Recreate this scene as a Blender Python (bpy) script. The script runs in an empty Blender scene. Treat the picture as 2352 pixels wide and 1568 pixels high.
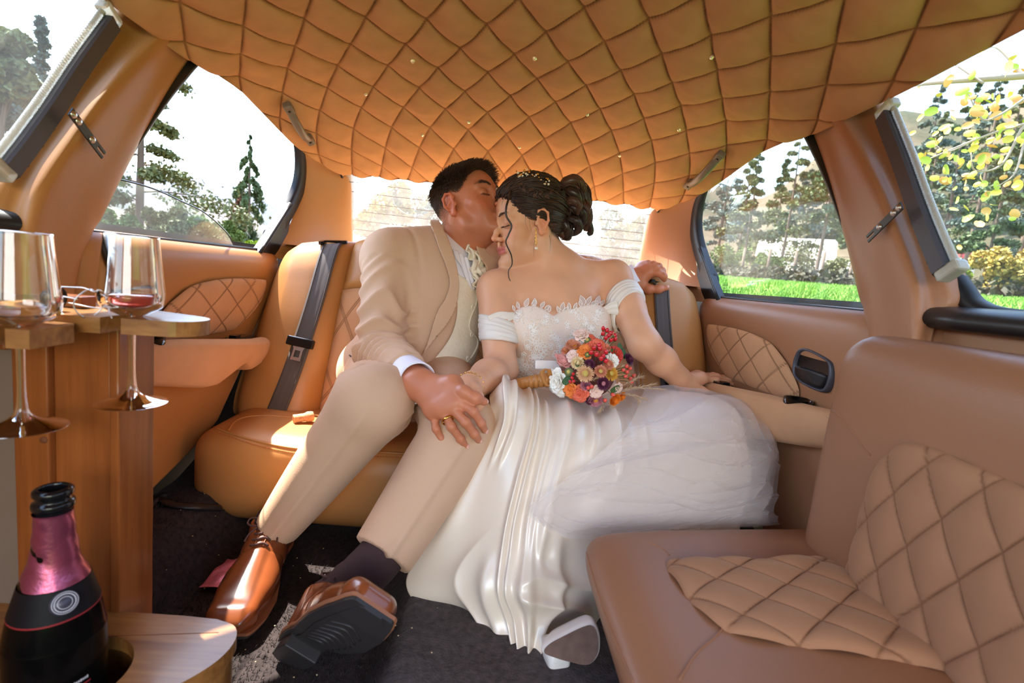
import bpy, bmesh, math, random
import numpy as np
from mathutils import Vector, Matrix
from mathutils.bvhtree import BVHTree
R_ = np.radians
rnd = random.Random(7)
rng = np.random.default_rng(7)
SC = bpy.context.scene
COL = SC.collection

# ------------------------------------------------------------------ camera
CAM = np.array([.01, 0., .70]); FPX = 1111.; CW, CH = 2352, 1568
def _cam_axes(yaw, pitch, roll):
    cy, sy, cp, sp = np.cos(yaw), np.sin(yaw), np.cos(pitch), np.sin(pitch)
    f = np.array([sy*cp, cy*cp, -sp]); r = np.array([cy, -sy, 0.]); u = np.cross(r, f)
    c, s = np.cos(roll), np.sin(roll)
    return np.stack([c*r+s*u, -s*r+c*u, f], 1)
CM = _cam_axes(R_(2.5), R_(7.3), R_(5.85))
cam = bpy.data.objects.new('camera', bpy.data.cameras.new('camera')); COL.objects.link(cam)
cam.data.sensor_width = 36.; cam.data.lens = FPX*36/CW; cam.data.clip_start = .02; cam.data.clip_end = 2000
cam.matrix_world = Matrix([[*CM[i, :2], -CM[i, 2], CAM[i]] for i in range(3)]+[[0, 0, 0, 1]])
cam.data.dof.use_dof = True; cam.data.dof.focus_distance = 1.2; cam.data.dof.aperture_fstop = 5.0
SC.camera = cam

# ------------------------------------------------------------------ sky, sun, exposure
SUN_DIR = np.array([-.40, .30, .87]); SUN_DIR /= np.linalg.norm(SUN_DIR)
w = bpy.data.worlds.new('sky'); SC.world = w; w.use_nodes = True
nt = w.node_tree; bg = nt.nodes['Background']
sky = nt.nodes.new('ShaderNodeTexSky'); sky.sky_type = 'NISHITA'; sky.sun_disc = False
sky.sun_elevation = math.asin(SUN_DIR[2]); sky.sun_rotation = math.atan2(SUN_DIR[0], SUN_DIR[1])
sky.air_density = 1.2; sky.dust_density = 1.2; sky.ozone_density = 1.5
nt.links.new(sky.outputs[0], bg.inputs[0]); bg.inputs[1].default_value = 1.0
sun = bpy.data.objects.new('sun', bpy.data.lights.new('sun', 'SUN')); COL.objects.link(sun)
sun.data.energy = 18.; sun.data.angle = R_(.6); sun.data.color = (1, .95, .87)
sun.rotation_euler = Vector(-SUN_DIR).to_track_quat('-Z', 'Y').to_euler(); sun.location = (-4, 3, 9)
def area(name, loc, target, size, energy, color):
    l = bpy.data.objects.new(name, bpy.data.lights.new(name, 'AREA')); COL.objects.link(l)
    l.data.shape = 'RECTANGLE'; l.data.size, l.data.size_y = size; l.data.energy = energy; l.data.color = color
    l.location = loc; l.rotation_euler = (Vector(target)-Vector(loc)).to_track_quat('-Z', 'Y').to_euler(); return l
area('added_front_fill', (.45, -1.9, 1.12), (-.1, 1.2, .60), (1.3, .7), 27., (1, .98, .96))  # unseen fill lamp added behind the camera to brighten the cabin
SC.view_settings.view_transform = 'Standard'; SC.view_settings.look = 'None'
SC.view_settings.gamma = 1; SC.view_settings.use_curve_mapping = False; SC.view_settings.exposure = .40

# ------------------------------------------------------------------ points from picture rays
def ray(u, v): return CM @ np.array([(u-CW/2)/FPX, -(v-CH/2)/FPX, 1.])
def atx(u, v, X): d = ray(u, v); return CAM+(X-CAM[0])/d[0]*d
def aty(u, v, Y): d = ray(u, v); return CAM+Y/d[1]*d
def atz(u, v, Z): d = ray(u, v); return CAM+(Z-CAM[2])/d[2]*d
def nrm(v): v = np.asarray(v, float); return v/np.linalg.norm(v)

# ------------------------------------------------------------------ objects
ORG = {}
def tag(o, label=None, cat=None, group=None, kind=None):
    for k, v in (('label', label), ('category', cat), ('group', group), ('kind', kind)):
        if v: o[k] = v
    return o
def root(name, loc, label, cat, group=None):
    o = bpy.data.objects.new(name, None); o.empty_display_size = .05; COL.objects.link(o)
    o.location = loc; ORG[o.name] = np.array(loc, float); return tag(o, label, cat, group)
def mk(name, VF, mat, parent=None, label=None, cat=None, group=None, kind=None, smooth=True, cols=None, uv=None):
    V, F = VF[0], VF[1]
    V = np.asarray(V, float)
    if parent is not None: org = ORG[parent.name]
    else:
        org = (V.min(0)+V.max(0))/2; org[2] = V[:, 2].min()
    me = bpy.data.meshes.new(name)
    if isinstance(F, np.ndarray):
        n, k = F.shape
        me.vertices.add(len(V)); me.vertices.foreach_set('co', (V-org).astype(np.float32).ravel())
        me.loops.add(n*k); me.loops.foreach_set('vertex_index', F.astype(np.int32).ravel())
        me.polygons.add(n); me.polygons.foreach_set('loop_start', np.arange(0, n*k, k, dtype=np.int32))
        me.update(calc_edges=True)
    else:
        me.from_pydata((V-org).tolist(), [], F)
    me.polygons.foreach_set('use_smooth', np.full(len(me.polygons), smooth))
    if cols is not None:
        cols = np.asarray(cols, float)
        a = me.color_attributes.new('Col', 'FLOAT_COLOR', 'POINT')
        a.data.foreach_set('color', np.c_[cols, np.ones(len(cols))].astype(np.float32).ravel())
    if uv is not None:
        a = me.attributes.new('uvw', 'FLOAT_VECTOR', 'POINT'); a.data.foreach_set('vector', np.asarray(uv, np.float32).ravel())
    for m in (mat if isinstance(mat, (list, tuple)) else [mat]): me.materials.append(m)
    me.update()
    o = bpy.data.objects.new(name, me); COL.objects.link(o)
    ORG[o.name] = org
    if parent is not None: o.parent = parent
    else: o.location = org
    return tag(o, label, cat, group, kind)
def solid(o, t, offset=-1.):
    m = o.modifiers.new('thickness', 'SOLIDIFY'); m.thickness = t; m.offset = offset; return o
def bevel(o, wdt, seg=2):
    m = o.modifiers.new('bevel', 'BEVEL'); m.width = wdt; m.segments = seg; m.limit_method = 'ANGLE'; return o

# ------------------------------------------------------------------ mesh makers
def merge(parts):
    Vs, Fs, n = [], [], 0
    allnp = all(isinstance(f, np.ndarray) for _, f in parts) and len({f.shape[1] for _, f in parts}) == 1
    for V, F in parts:
        V = np.asarray(V); Vs.append(V)
        if allnp: Fs.append(F+n)
        else: Fs += [[i+n for i in f] for f in (F.tolist() if isinstance(F, np.ndarray) else F)]
        n += len(V)
    return np.concatenate(Vs), (np.concatenate(Fs) if allnp else Fs)
def grid(P, cu=False, cv=False, flip=False):
    P = np.asarray(P, float); n, m = P.shape[:2]
    i = np.arange(n if cu else n-1); j = np.arange(m if cv else m-1)
    I, J = np.meshgrid(i, j, indexing='ij'); I2, J2 = (I+1) % n, (J+1) % m
    F = np.stack([I*m+J, I2*m+J, I2*m+J2, I*m+J2], -1).reshape(-1, 4)
    if flip: F = F[:, ::-1]
    return P.reshape(-1, 3), F
def cat(P, n, axis=0, closed=False):
    """Catmull-Rom resample of control points along an axis."""
    P = np.moveaxis(np.asarray(P, float), axis, 0); k = len(P)
    if closed: t = np.linspace(0, k, n, endpoint=False)
    else: t = np.linspace(0, k-1, n)
    i = np.floor(t).astype(int)
    if not closed: i = np.clip(i, 0, k-2)
    f = (t-i).reshape((-1,)+(1,)*(P.ndim-1))
    def g(a):
        if closed: return P[a % k]
        b = np.clip(a, 0, k-1); Q = P[b].copy()
        Q[a < 0] = 2*P[0]-P[1]; Q[a > k-1] = 2*P[-1]-P[-2]; return Q
    a, b, c, d = g(i-1), g(i), g(i+1), g(i+2)
    Q = .5*(2*b+(c-a)*f+(2*a-5*b+4*c-d)*f**2+(3*b-a-3*c+d)*f**3)
    return np.moveaxis(Q, 0, axis)
def frames(path, up0=None):
    T = np.gradient(path, axis=0); T /= np.linalg.norm(T, axis=1, keepdims=True)+1e-12
    up = np.array(up0 if up0 is not None else ([0, 0, 1.] if abs(T[0][2]) < .9 else [1., 0, 0]))
    N = []
    for t in T:
        up = up-t*np.dot(up, t); up /= np.linalg.norm(up)+1e-12; N.append(up.copy())
    N = np.array(N); return T, N, np.cross(T, N)
def tube(path, r, seg=8, closed=False, flat=1., up=None, caps=True):
    path = np.asarray(path, float); n = len(path); r = np.broadcast_to(np.asarray(r, float), (n,))
    T, N, B = frames(path, up); a = np.linspace(0, 2*np.pi, seg, endpoint=False)
    P = path[:, None]+r[:, None, None]*(np.cos(a)[None, :, None]*B[:, None]+flat*np.sin(a)[None, :, None]*N[:, None])
    V, F = grid(P, cu=closed, cv=True)
    if closed or not caps: return V, F
    V = np.concatenate([V, path[:1], path[-1:]]); k = len(V)
    j = np.arange(seg); j2 = (j+1) % seg
    c0 = np.stack([np.full(seg, k-2), j, j2, j2], 1); c1 = np.stack([np.full(seg, k-1), (n-1)*seg+j2, (n-1)*seg+j, (n-1)*seg+j], 1)
    F = F.tolist()+c0[:, :3].tolist()+c1[:, :3].tolist()
    return V, F
def tubes(paths, radii, seg=4):
    """many open strands at once: paths (N,P,3), radii (N,P)"""
    paths = np.asarray(paths, float); N, P = paths.shape[:2]; radii = np.broadcast_to(radii, (N, P))
    T = np.gradient(paths, axis=1); T /= np.linalg.norm(T, axis=2, keepdims=True)+1e-12
    up = np.array([.31, .52, .79]); U = up-T*(T@up)[..., None]; U /= np.linalg.norm(U, axis=2, keepdims=True)+1e-12
    B = np.cross(T, U); a = np.linspace(0, 2*np.pi, seg, endpoint=False)
    V = paths[:, :, None]+radii[:, :, None, None]*(np.cos(a)[:, None]*U[:, :, None]+np.sin(a)[:, None]*B[:, :, None])
    n, p, s = np.meshgrid(np.arange(N), np.arange(P-1), np.arange(seg), indexing='ij'); s2 = (s+1) % seg
    b = n*P*seg
    F = np.stack([b+p*seg+s, b+p*seg+s2, b+(p+1)*seg+s2, b+(p+1)*seg+s], -1).reshape(-1, 4)
    return V.reshape(-1, 3), F
def lathe(prof, n=40, M=None):
    """prof [(r,z)...] about local z, optional 4x4 numpy transform"""
    prof = np.asarray(prof, float); a = np.linspace(0, 2*np.pi, n, endpoint=False)
    P = np.stack([prof[:, None, 0]*np.cos(a), prof[:, None, 0]*np.sin(a), np.repeat(prof[:, None, 1], n, 1)], -1)
    V, F = grid(P, cv=True, flip=True)
    return (V if M is None else xf(V, M)), F
def xf(V, M): return np.asarray(V)@np.asarray(M)[:3, :3].T+np.asarray(M)[:3, 3]
def frame_m(o, z, x=None):
    z = nrm(z); x = np.array([1., 0, 0]) if x is None else np.asarray(x, float)
    if abs(np.dot(nrm(x), z)) > .97: x = np.array([0, 1., 0])
    x = nrm(x-z*np.dot(x, z)); y = np.cross(z, x)
    M = np.eye(4); M[:3, 0], M[:3, 1], M[:3, 2], M[:3, 3] = x, y, z, o; return M
def box(lo, hi, M=None):
    lo, hi = np.array(lo, float), np.array(hi, float)
    V = np.array([[(lo, hi)[i][0], (lo, hi)[j][1], (lo, hi)[k][2]] for i in (0, 1) for j in (0, 1) for k in (0, 1)])
    F = [[0, 1, 3, 2], [4, 6, 7, 5], [0, 4, 5, 1], [2, 3, 7, 6], [0, 2, 6, 4], [1, 5, 7, 3]]
    return (V if M is None else xf(V, M)), F
def prism(poly, t0, t1, M=None):
    """2-D polygon (x,y) extruded along z between t0 and t1"""
    p = np.asarray(poly, float); n = len(p)
    V = np.concatenate([np.c_[p, np.full(n, t0)], np.c_[p, np.full(n, t1)]])
    F = [list(range(n))[::-1], list(range(n, 2*n))]+[[i, (i+1) % n, n+(i+1) % n, n+i] for i in range(n)]
    return (V if M is None else xf(V, M)), F
def ball(c, r, n=12, M=None):
    a = np.linspace(0, np.pi, n); V, F = lathe(np.c_[np.maximum(np.sin(a), 1e-4), -np.cos(a)], int(n*1.6))
    V = V*np.asarray(r); 
    if M is not None: V = V@np.asarray(M)[:3, :3].T
    return V+np.asarray(c), F
def sstep(a, b, x): t = np.clip((x-a)/(b-a), 0, 1); return t*t*(3-2*t)
def fbm(P, scale, octv=3, seed=0):
    """cheap smooth pseudo-noise from summed sines, -1..1"""
    g = np.random.default_rng(seed); P = np.asarray(P)*scale; o = 0; amp = 1.; tot = 0
    for k in range(octv):
        for _ in range(4):
            d = g.normal(size=3); d /= np.linalg.norm(d); o = o+amp*np.sin(P@(d*(2**k)*g.uniform(.7, 1.4))+g.uniform(0, 6.3))
        tot += amp*2; amp *= .5
    return o/tot
def inpoly(x, y, poly):
    poly = np.asarray(poly, float); r = np.zeros(np.shape(x), bool); n = len(poly)
    for i in range(n):
        (x1, y1), (x2, y2) = poly[i], poly[(i+1) % n]
        c = ((y1 > y) != (y2 > y)); r ^= c & (x < (x2-x1)*(y-y1)/(y2-y1+1e-15)+x1)
    return r
def polydist(x, y, poly, closed=True):
    poly = np.asarray(poly, float); d = np.full(np.shape(x), 1e9); n = len(poly)
    for i in range(n if closed else n-1):
        a, b = poly[i], poly[(i+1) % n]; e = b-a; t = np.clip(((x-a[0])*e[0]+(y-a[1])*e[1])/(e@e+1e-15), 0, 1)
        d = np.minimum(d, np.hypot(x-a[0]-t*e[0], y-a[1]-t*e[1]))
    return d

# ------------------------------------------------------------------ smooth bodies from distance fields
class SDF:
    def __init__(s, lo, hi, h):
        s.lo = np.array(lo, float); s.h = h
        s.n = np.ceil((np.array(hi)-s.lo)/h).astype(int)+1
        s.d = np.full(s.n, .25, np.float32)
        s.ax = [(s.lo[i]+h*np.arange(s.n[i])).astype(np.float32) for i in range(3)]
    def _win(s, lo, hi):
        a = np.clip(np.floor((np.asarray(lo)-s.lo)/s.h).astype(int), 0, s.n); b = np.clip(np.ceil((np.asarray(hi)-s.lo)/s.h).astype(int)+1, 0, s.n)
        if (b <= a).any(): return None, None
        sl = tuple(slice(a[i], b[i]) for i in range(3))
        return sl, (s.ax[0][sl[0]][:, None, None], s.ax[1][sl[1]][None, :, None], s.ax[2][sl[2]][None, None, :])
    def apply(s, lo, hi, f, k=.01, op='u'):
        m = k+4*s.h
        sl, X = s._win(np.asarray(lo)-m, np.asarray(hi)+m)
        if sl is None: return s
        e = f(*X).astype(np.float32); d = s.d[sl]
        if op == 'u':
            h = np.maximum(k-np.abs(d-e), 0)/max(k, 1e-6); s.d[sl] = np.minimum(d, e)-h*h*k*.25
        elif op == 's':
            e = -e; h = np.maximum(k-np.abs(d-e), 0)/max(k, 1e-6); s.d[sl] = np.maximum(d, e)+h*h*k*.25
        elif op == 'i':
            h = np.maximum(k-np.abs(d-e), 0)/max(k, 1e-6); s.d[sl] = np.maximum(d, e)+h*h*k*.25
        return s
    def cone(s, a, b, ra, rb=None, k=.012, op='u', n=None, sc=1.):
        a, b = np.asarray(a, float), np.asarray(b, float); rb = ra if rb is None else rb
        e = b-a; L2 = float(e@e)+1e-12; rm = max(ra, rb)*max(1, sc)
        if n is not None: n = nrm(n)
        def f(x, y, z):
            px, py, pz = x-a[0], y-a[1], z-a[2]
            t = np.clip((px*e[0]+py*e[1]+pz*e[2])/L2, 0, 1)
            qx, qy, qz = px-t*e[0], py-t*e[1], pz-t*e[2]
            l2 = qx*qx+qy*qy+qz*qz
            if n is not None:
                w = qx*n[0]+qy*n[1]+qz*n[2]; l2 = l2+w*w*(1/sc**2-1)
                return (np.sqrt(np.maximum(l2, 0))-(ra+t*(rb-ra)))*min(1, sc)
            return np.sqrt(l2)-(ra+t*(rb-ra))
        return s.apply(np.minimum(a, b)-rm, np.maximum(a, b)+rm, f, k, op)
    def chain(s, pts, rs, **kw):
        for i in range(len(pts)-1): s.cone(pts[i], pts[i+1], rs[i], rs[i+1], **kw)
        return s
    def ell(s, c, r, M=None, k=.012, op='u'):
        c = np.asarray(c, float); r = np.broadcast_to(np.asarray(r, float), (3,)); M = np.eye(3) if M is None else np.asarray(M)[:3, :3]
        def f(x, y, z):
            p = [x-c[0], y-c[1], z-c[2]]
            q = [p[0]*M[0, i]+p[1]*M[1, i]+p[2]*M[2, i] for i in range(3)]
            k0 = np.sqrt(sum((q[i]/r[i])**2 for i in range(3))); k1 = np.sqrt(sum((q[i]/r[i]**2)**2 for i in range(3)))+1e-6
            return k0*(k0-1)/k1
        ext = np.sqrt(((M*r)**2).sum(1))
        return s.apply(c-ext, c+ext, f, k, op)
    def rbox(s, c, hf, rad, M=None, k=.01, op='u'):
        c = np.asarray(c, float); hf = np.asarray(hf, float)-rad; M = np.eye(3) if M is None else np.asarray(M)[:3, :3]
        def f(x, y, z):
            p = [x-c[0], y-c[1], z-c[2]]
            q = [np.abs(p[0]*M[0, i]+p[1]*M[1, i]+p[2]*M[2, i])-hf[i] for i in range(3)]
            o = np.sqrt(sum(np.maximum(v, 0)**2 for v in q)); return o+np.minimum(np.maximum(np.maximum(q[0], q[1]), q[2]), 0)-rad
        ext = np.abs(M)@(hf+rad)
        return s.apply(c-ext, c+ext, f, k, op)
    def half(s, p, n, k=.004):
        """cut away everything on the side n points to"""
        p = np.asarray(p, float); n = nrm(n)
        return s.apply(s.lo, s.lo+s.h*s.n, lambda x, y, z: (x-p[0])*n[0]+(y-p[1])*n[1]+(z-p[2])*n[2], k, 'i')
    def pts(s):
        return np.stack(np.broadcast_arrays(s.ax[0][:, None, None], s.ax[1][None, :, None], s.ax[2][None, None, :]), -1)
    def mesh(s):
        d = np.pad(s.d, 1, constant_values=.3); lo = s.lo-s.h; neg = d < 0
        S = lambda a: [a[i:a.shape[0]-1+i, j:a.shape[1]-1+j, k:a.shape[2]-1+k] for i in (0, 1) for j in (0, 1) for k in (0, 1)]
        cnt = sum(x.astype(np.int8) for x in S(neg)); act = (cnt > 0) & (cnt < 8)
        idx = np.full(act.shape, -1, np.int32); ijk = np.argwhere(act); idx[act] = np.arange(len(ijk))
        corn = [(i, j, k) for i in (0, 1) for j in (0, 1) for k in (0, 1)]
        val = np.stack([d[ijk[:, 0]+c[0], ijk[:, 1]+c[1], ijk[:, 2]+c[2]] for c in corn], 1)
        acc = np.zeros((len(ijk), 3)); num = np.zeros(len(ijk))
        for a in range(8):
            for b in range(a+1, 8):
                if sum(abs(corn[a][q]-corn[b][q]) for q in range(3)) != 1: continue
                va, vb = val[:, a], val[:, b]; m = (va < 0) != (vb < 0)
                t = np.where(m, va/np.where(va-vb == 0, 1, va-vb), 0)
                p = np.array(corn[a])+t[:, None]*(np.array(corn[b])-np.array(corn[a]))
                acc += np.where(m[:, None], p, 0); num += m
        V = lo+s.h*(ijk+acc/np.maximum(num, 1)[:, None])
        F = []
        for ax in range(3):
            o = [q for q in range(3) if q != ax]
            n0 = np.take(neg, range(neg.shape[ax]-1), ax); n1 = np.take(neg, range(1, neg.shape[ax]), ax)
            for sgn, mm in ((1, n0 & ~n1), (-1, ~n0 & n1)):
                e = np.argwhere(mm)
                e = e[(e[:, o[0]] > 0) & (e[:, o[1]] > 0)]
                q = []
                for da, db in ((-1, -1), (0, -1), (0, 0), (-1, 0)):
                    c = e.copy(); c[:, o[0]] += da; c[:, o[1]] += db; q.append(idx[c[:, 0], c[:, 1], c[:, 2]])
                q = np.stack(q, 1)
                if (sgn < 0) != (ax == 1): q = q[:, ::-1]
                F.append(q)
        return V, np.concatenate(F)
def relax(VF, it=2, lam=.5):
    V, F = VF; V = V.copy(); n = len(V)
    e = np.concatenate([F[:, [0, 1]], F[:, [1, 2]], F[:, [2, 3]], F[:, [3, 0]]])
    for _ in range(it):
        s = np.zeros((n, 3)); c = np.zeros(n)
        for a in range(3):
            s[:, a] = np.bincount(e[:, 0], V[e[:, 1], a], n)+np.bincount(e[:, 1], V[e[:, 0], a], n)
        c = np.bincount(e[:, 0], minlength=n)+np.bincount(e[:, 1], minlength=n)
        V += lam*(s/np.maximum(c, 1)[:, None]-V)
    return V, F
def vnormals(V, F):
    F = np.asarray(F); n = np.cross(V[F[:, 2]]-V[F[:, 0]], V[F[:, 3]]-V[F[:, 1]]); N = np.zeros_like(V)
    for k in range(4):
        for a in range(3): N[:, a] += np.bincount(F[:, k], n[:, a], len(V))
    return N/(np.linalg.norm(N, axis=1, keepdims=True)+1e-12)

# ------------------------------------------------------------------ materials
def lin(r, g, b): return tuple(((c/255+.055)/1.055)**2.4 if c > 10 else c/255/12.92 for c in (r, g, b))
def mat(name, rgb, rough=.5, metal=0., spec=.5, bump=None, var=None, sheen=0., coat=0., sss=0., sssr=(1, .35, .2), attr=False, emit=None, alpha=1., trans=0., ior=1.45, wood=None, aniso=0., coord='Object'):
    m = bpy.data.materials.new(name); m.use_nodes = True; t = m.node_tree; p = t.nodes['Principled BSDF']; L = t.links.new
    N = t.nodes.new
    p.inputs['Base Color'].default_value = (*rgb, 1); p.inputs['Roughness'].default_value = rough; p.inputs['Metallic'].default_value = metal
    p.inputs['Specular IOR Level'].default_value = spec; p.inputs['IOR'].default_value = ior
    if sheen: p.inputs['Sheen Weight'].default_value = sheen; p.inputs['Sheen Roughness'].default_value = .4; p.inputs['Sheen Tint'].default_value = (*[min(1, c*1.6+.1) for c in rgb], 1)
    if coat: p.inputs['Coat Weight'].default_value = coat; p.inputs['Coat Roughness'].default_value = .12
    if sss: p.inputs['Subsurface Weight'].default_value = sss; p.inputs['Subsurface Radius'].default_value = sssr; p.inputs['Subsurface Scale'].default_value = .008
    if trans: p.inputs['Transmission Weight'].default_value = trans
    if alpha < 1: p.inputs['Alpha'].default_value = alpha
    if aniso: p.inputs['Anisotropic'].default_value = aniso
    tc = N('ShaderNodeTexCoord'); src = None
    if attr:
        a = N('ShaderNodeAttribute'); a.attribute_name = 'Col'; src = a.outputs['Color']; L(src, p.inputs['Base Color'])
    if wood:
        mp = N('ShaderNodeMapping'); mp.inputs['Scale'].default_value = wood[0]; L(tc.outputs[coord], mp.inputs[0])
        nz = N('ShaderNodeTexNoise'); nz.inputs['Scale'].default_value = 3.; nz.inputs['Detail'].default_value = 6; nz.inputs['Distortion'].default_value = .6; L(mp.outputs[0], nz.inputs[0])
        n2 = N('ShaderNodeTexNoise'); n2.inputs['Scale'].default_value = 14.; n2.inputs['Detail'].default_value = 3; L(mp.outputs[0], n2.inputs[0])
        cr = N('ShaderNodeValToRGB'); cr.color_ramp.elements[0].color = (*wood[1], 1); cr.color_ramp.elements[1].color = (*wood[2], 1)
        cr.color_ramp.elements[0].position = .35; cr.color_ramp.elements[1].position = .65
        ad = N('ShaderNodeMath'); ad.operation = 'MULTIPLY_ADD'; ad.inputs[1].default_value = .35; L(n2.outputs[0], ad.inputs[0])
        s2 = N('ShaderNodeMath'); s2.operation = 'MULTIPLY'; s2.inputs[1].default_value = .65; L(nz.outputs[0], s2.inputs[0]); L(s2.outputs[0], ad.inputs[2])
        L(ad.outputs[0], cr.inputs[0]); src = cr.outputs[0]; L(src, p.inputs['Base Color'])
    if var:
        nz = N('ShaderNodeTexNoise'); nz.inputs['Scale'].default_value = var[0]; nz.inputs['Detail'].default_value = 5; L(tc.outputs[coord], nz.inputs[0])
        mr = N('ShaderNodeMapRange'); mr.inputs[1].default_value = .25; mr.inputs[2].default_value = .75; mr.inputs[3].default_value = 1-var[1]; mr.inputs[4].default_value = 1+var[1]; L(nz.outputs[0], mr.inputs[0])
        mx = N('ShaderNodeVectorMath'); mx.operation = 'SCALE'; L(mr.outputs[0], mx.inputs['Scale'])
        if src is not None: L(src, mx.inputs[0])
        else: mx.inputs[0].default_value = rgb
        L(mx.outputs[0], p.inputs['Base Color'])
    if bump:
        nz = N('ShaderNodeTexNoise'); nz.inputs['Scale'].default_value = bump[0]; nz.inputs['Detail'].default_value = 4; L(tc.outputs[coord], nz.inputs[0])
        b = N('ShaderNodeBump'); b.inputs['Strength'].default_value = bump[1]; b.inputs['Distance'].default_value = .002; L(nz.outputs[0], b.inputs['Height']); L(b.outputs[0], p.inputs['Normal'])
    if emit: p.inputs['Emission Color'].default_value = (*emit[0], 1); p.inputs['Emission Strength'].default_value = emit[1]
    return m
def glass_mat(name, tint, refl=1.45, boost=1., rough=0., haze=0.):
    """thin pane: see-through, mirror-like by Fresnel, optional pale haze mixed in"""
    m = bpy.data.materials.new(name); m.use_nodes = True; t = m.node_tree; t.nodes.clear(); N = t.nodes.new; L = t.links.new
    o = N('ShaderNodeOutputMaterial'); mx = N('ShaderNodeMixShader'); tr = N('ShaderNodeBsdfTransparent'); gl = N('ShaderNodeBsdfGlossy'); fr = N('ShaderNodeLayerWeight')
    tr.inputs[0].default_value = (*tint, 1); gl.inputs['Roughness'].default_value = rough
    f0 = ((refl-1)/(refl+1))**2*boost
    pw = N('ShaderNodeMath'); pw.operation = 'POWER'; pw.inputs[1].default_value = 5.; L(fr.outputs['Facing'], pw.inputs[0])
    mu = N('ShaderNodeMath'); mu.operation = 'MULTIPLY_ADD'; mu.inputs[1].default_value = 1-f0; mu.inputs[2].default_value = f0; mu.use_clamp = True
    L(pw.outputs[0], mu.inputs[0]); L(mu.outputs[0], mx.inputs[0]); L(gl.outputs[0], mx.inputs[2])
    if haze:
        df = N('ShaderNodeBsdfDiffuse'); df.inputs[0].default_value = (.9, .9, .88, 1); tl = N('ShaderNodeBsdfTranslucent'); tl.inputs[0].default_value = (.9, .9, .88, 1)
        m1 = N('ShaderNodeMixShader'); m1.inputs[0].default_value = .5; L(df.outputs[0], m1.inputs[1]); L(tl.outputs[0], m1.inputs[2])
        m2 = N('ShaderNodeMixShader'); tc = N('ShaderNodeTexCoord'); nz = N('ShaderNodeTexNoise'); nz.inputs['Scale'].default_value = 9.; nz.inputs['Detail'].default_value = 5; L(tc.outputs['Object'], nz.inputs[0])
        mh = N('ShaderNodeMath'); mh.operation = 'MULTIPLY'; mh.inputs[1].default_value = haze*2; L(nz.outputs[0], mh.inputs[0]); L(mh.outputs[0], m2.inputs[0])
        L(tr.outputs[0], m2.inputs[1]); L(m1.outputs[0], m2.inputs[2]); L(m2.outputs[0], mx.inputs[1])
    else: L(tr.outputs[0], mx.inputs[1])
    L(mx.outputs[0], o.inputs[0]); return m
MAT = {}
TAN = lin(180, 124, 70)
MAT['leather'] = mat('tan_leather', TAN, .42, bump=(420, .10), var=(5, .07), spec=.45)
MAT['leather_right_lit'] = mat('tan_leather_right_lit', lin(168, 116, 82), .42, bump=(420, .12), var=(5, .06), spec=.45)  # same tan leather, the right side's pinker light put into its colour
MAT['leather_shaded'] = mat('bench_leather_shaded', lin(146, 98, 68), .42, bump=(420, .12), var=(5, .06), spec=.45)  # leather darkened evenly, the bench's shade is put into its colour
MAT['suede'] = mat('tan_suede', lin(196, 134, 82), .9, bump=(900, .12), attr=True, var=(22, .10), sheen=.35, spec=.15)
MAT['suede_pale'] = mat('pale_suede', lin(214, 168, 128), .9, bump=(900, .12), attr=True, var=(16, .06), sheen=.3, spec=.15)
MAT['black'] = mat('black_plastic', lin(34, 32, 33), .38, bump=(700, .05))
MAT['black_gloss'] = mat('gloss_black_plastic', lin(18, 18, 20), .12)
MAT['rubber'] = mat('black_rubber', lin(28, 27, 28), .45)
MAT['grey_metal'] = mat('dark_grey_anodised', lin(78, 76, 84), .42, metal=.3)
MAT['grey_plastic'] = mat('grey_plastic', lin(120, 108, 98), .35)
MAT['chrome'] = mat('chrome', (.8, .8, .8), .12, metal=1.)
MAT['steel'] = mat('brushed_steel', (.62, .6, .58), .3, metal=1.)
MAT['gold'] = mat('gold', lin(222, 170, 84), .2, metal=1.)
MAT['webbing'] = mat('belt_webbing', lin(82, 72, 68), .7, bump=(900, .2))
MAT['thread'] = mat('dark_thread', lin(112, 62, 30), .8)
MAT['thread_tan'] = mat('tan_thread', lin(190, 112, 58), .7)
# ================================================================== shell of the car
def interp(x, xs, ys): return np.interp(x, xs, ys)
def bvh_of(VF): return BVHTree.FromPolygons([tuple(v) for v in VF[0]], [tuple(f) for f in (VF[1].tolist() if isinstance(VF[1], np.ndarray) else VF[1])])
def hit(bvh, u, v):
    d = ray(u, v); h = bvh.ray_cast(Vector(CAM), Vector(d)); 
    return (None, None) if h[0] is None else (np.array(h[0]), np.array(h[1]))
def quilt(a, b, p=.33, wdt=.05):
    """diamond quilting: (height 0..1, seam 0..1)"""
    s, t = a+b, a-b
    fs, ft = np.abs(s-np.round(s)), np.abs(t-np.round(t))
    h = (np.sin(np.pi*np.abs(s-np.floor(s)))*np.sin(np.pi*np.abs(t-np.floor(t)))+1e-9)**p
    return h, 1-sstep(wdt*.35, wdt, np.minimum(fs, ft))
SUEDE, SUEDE2, THREAD = np.array(lin(192, 144, 100)), np.array(lin(204, 154, 114)), np.array(lin(92, 52, 28))
def mixc(a, b, t): return a*(1-t[..., None])+b*t[..., None]

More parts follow.
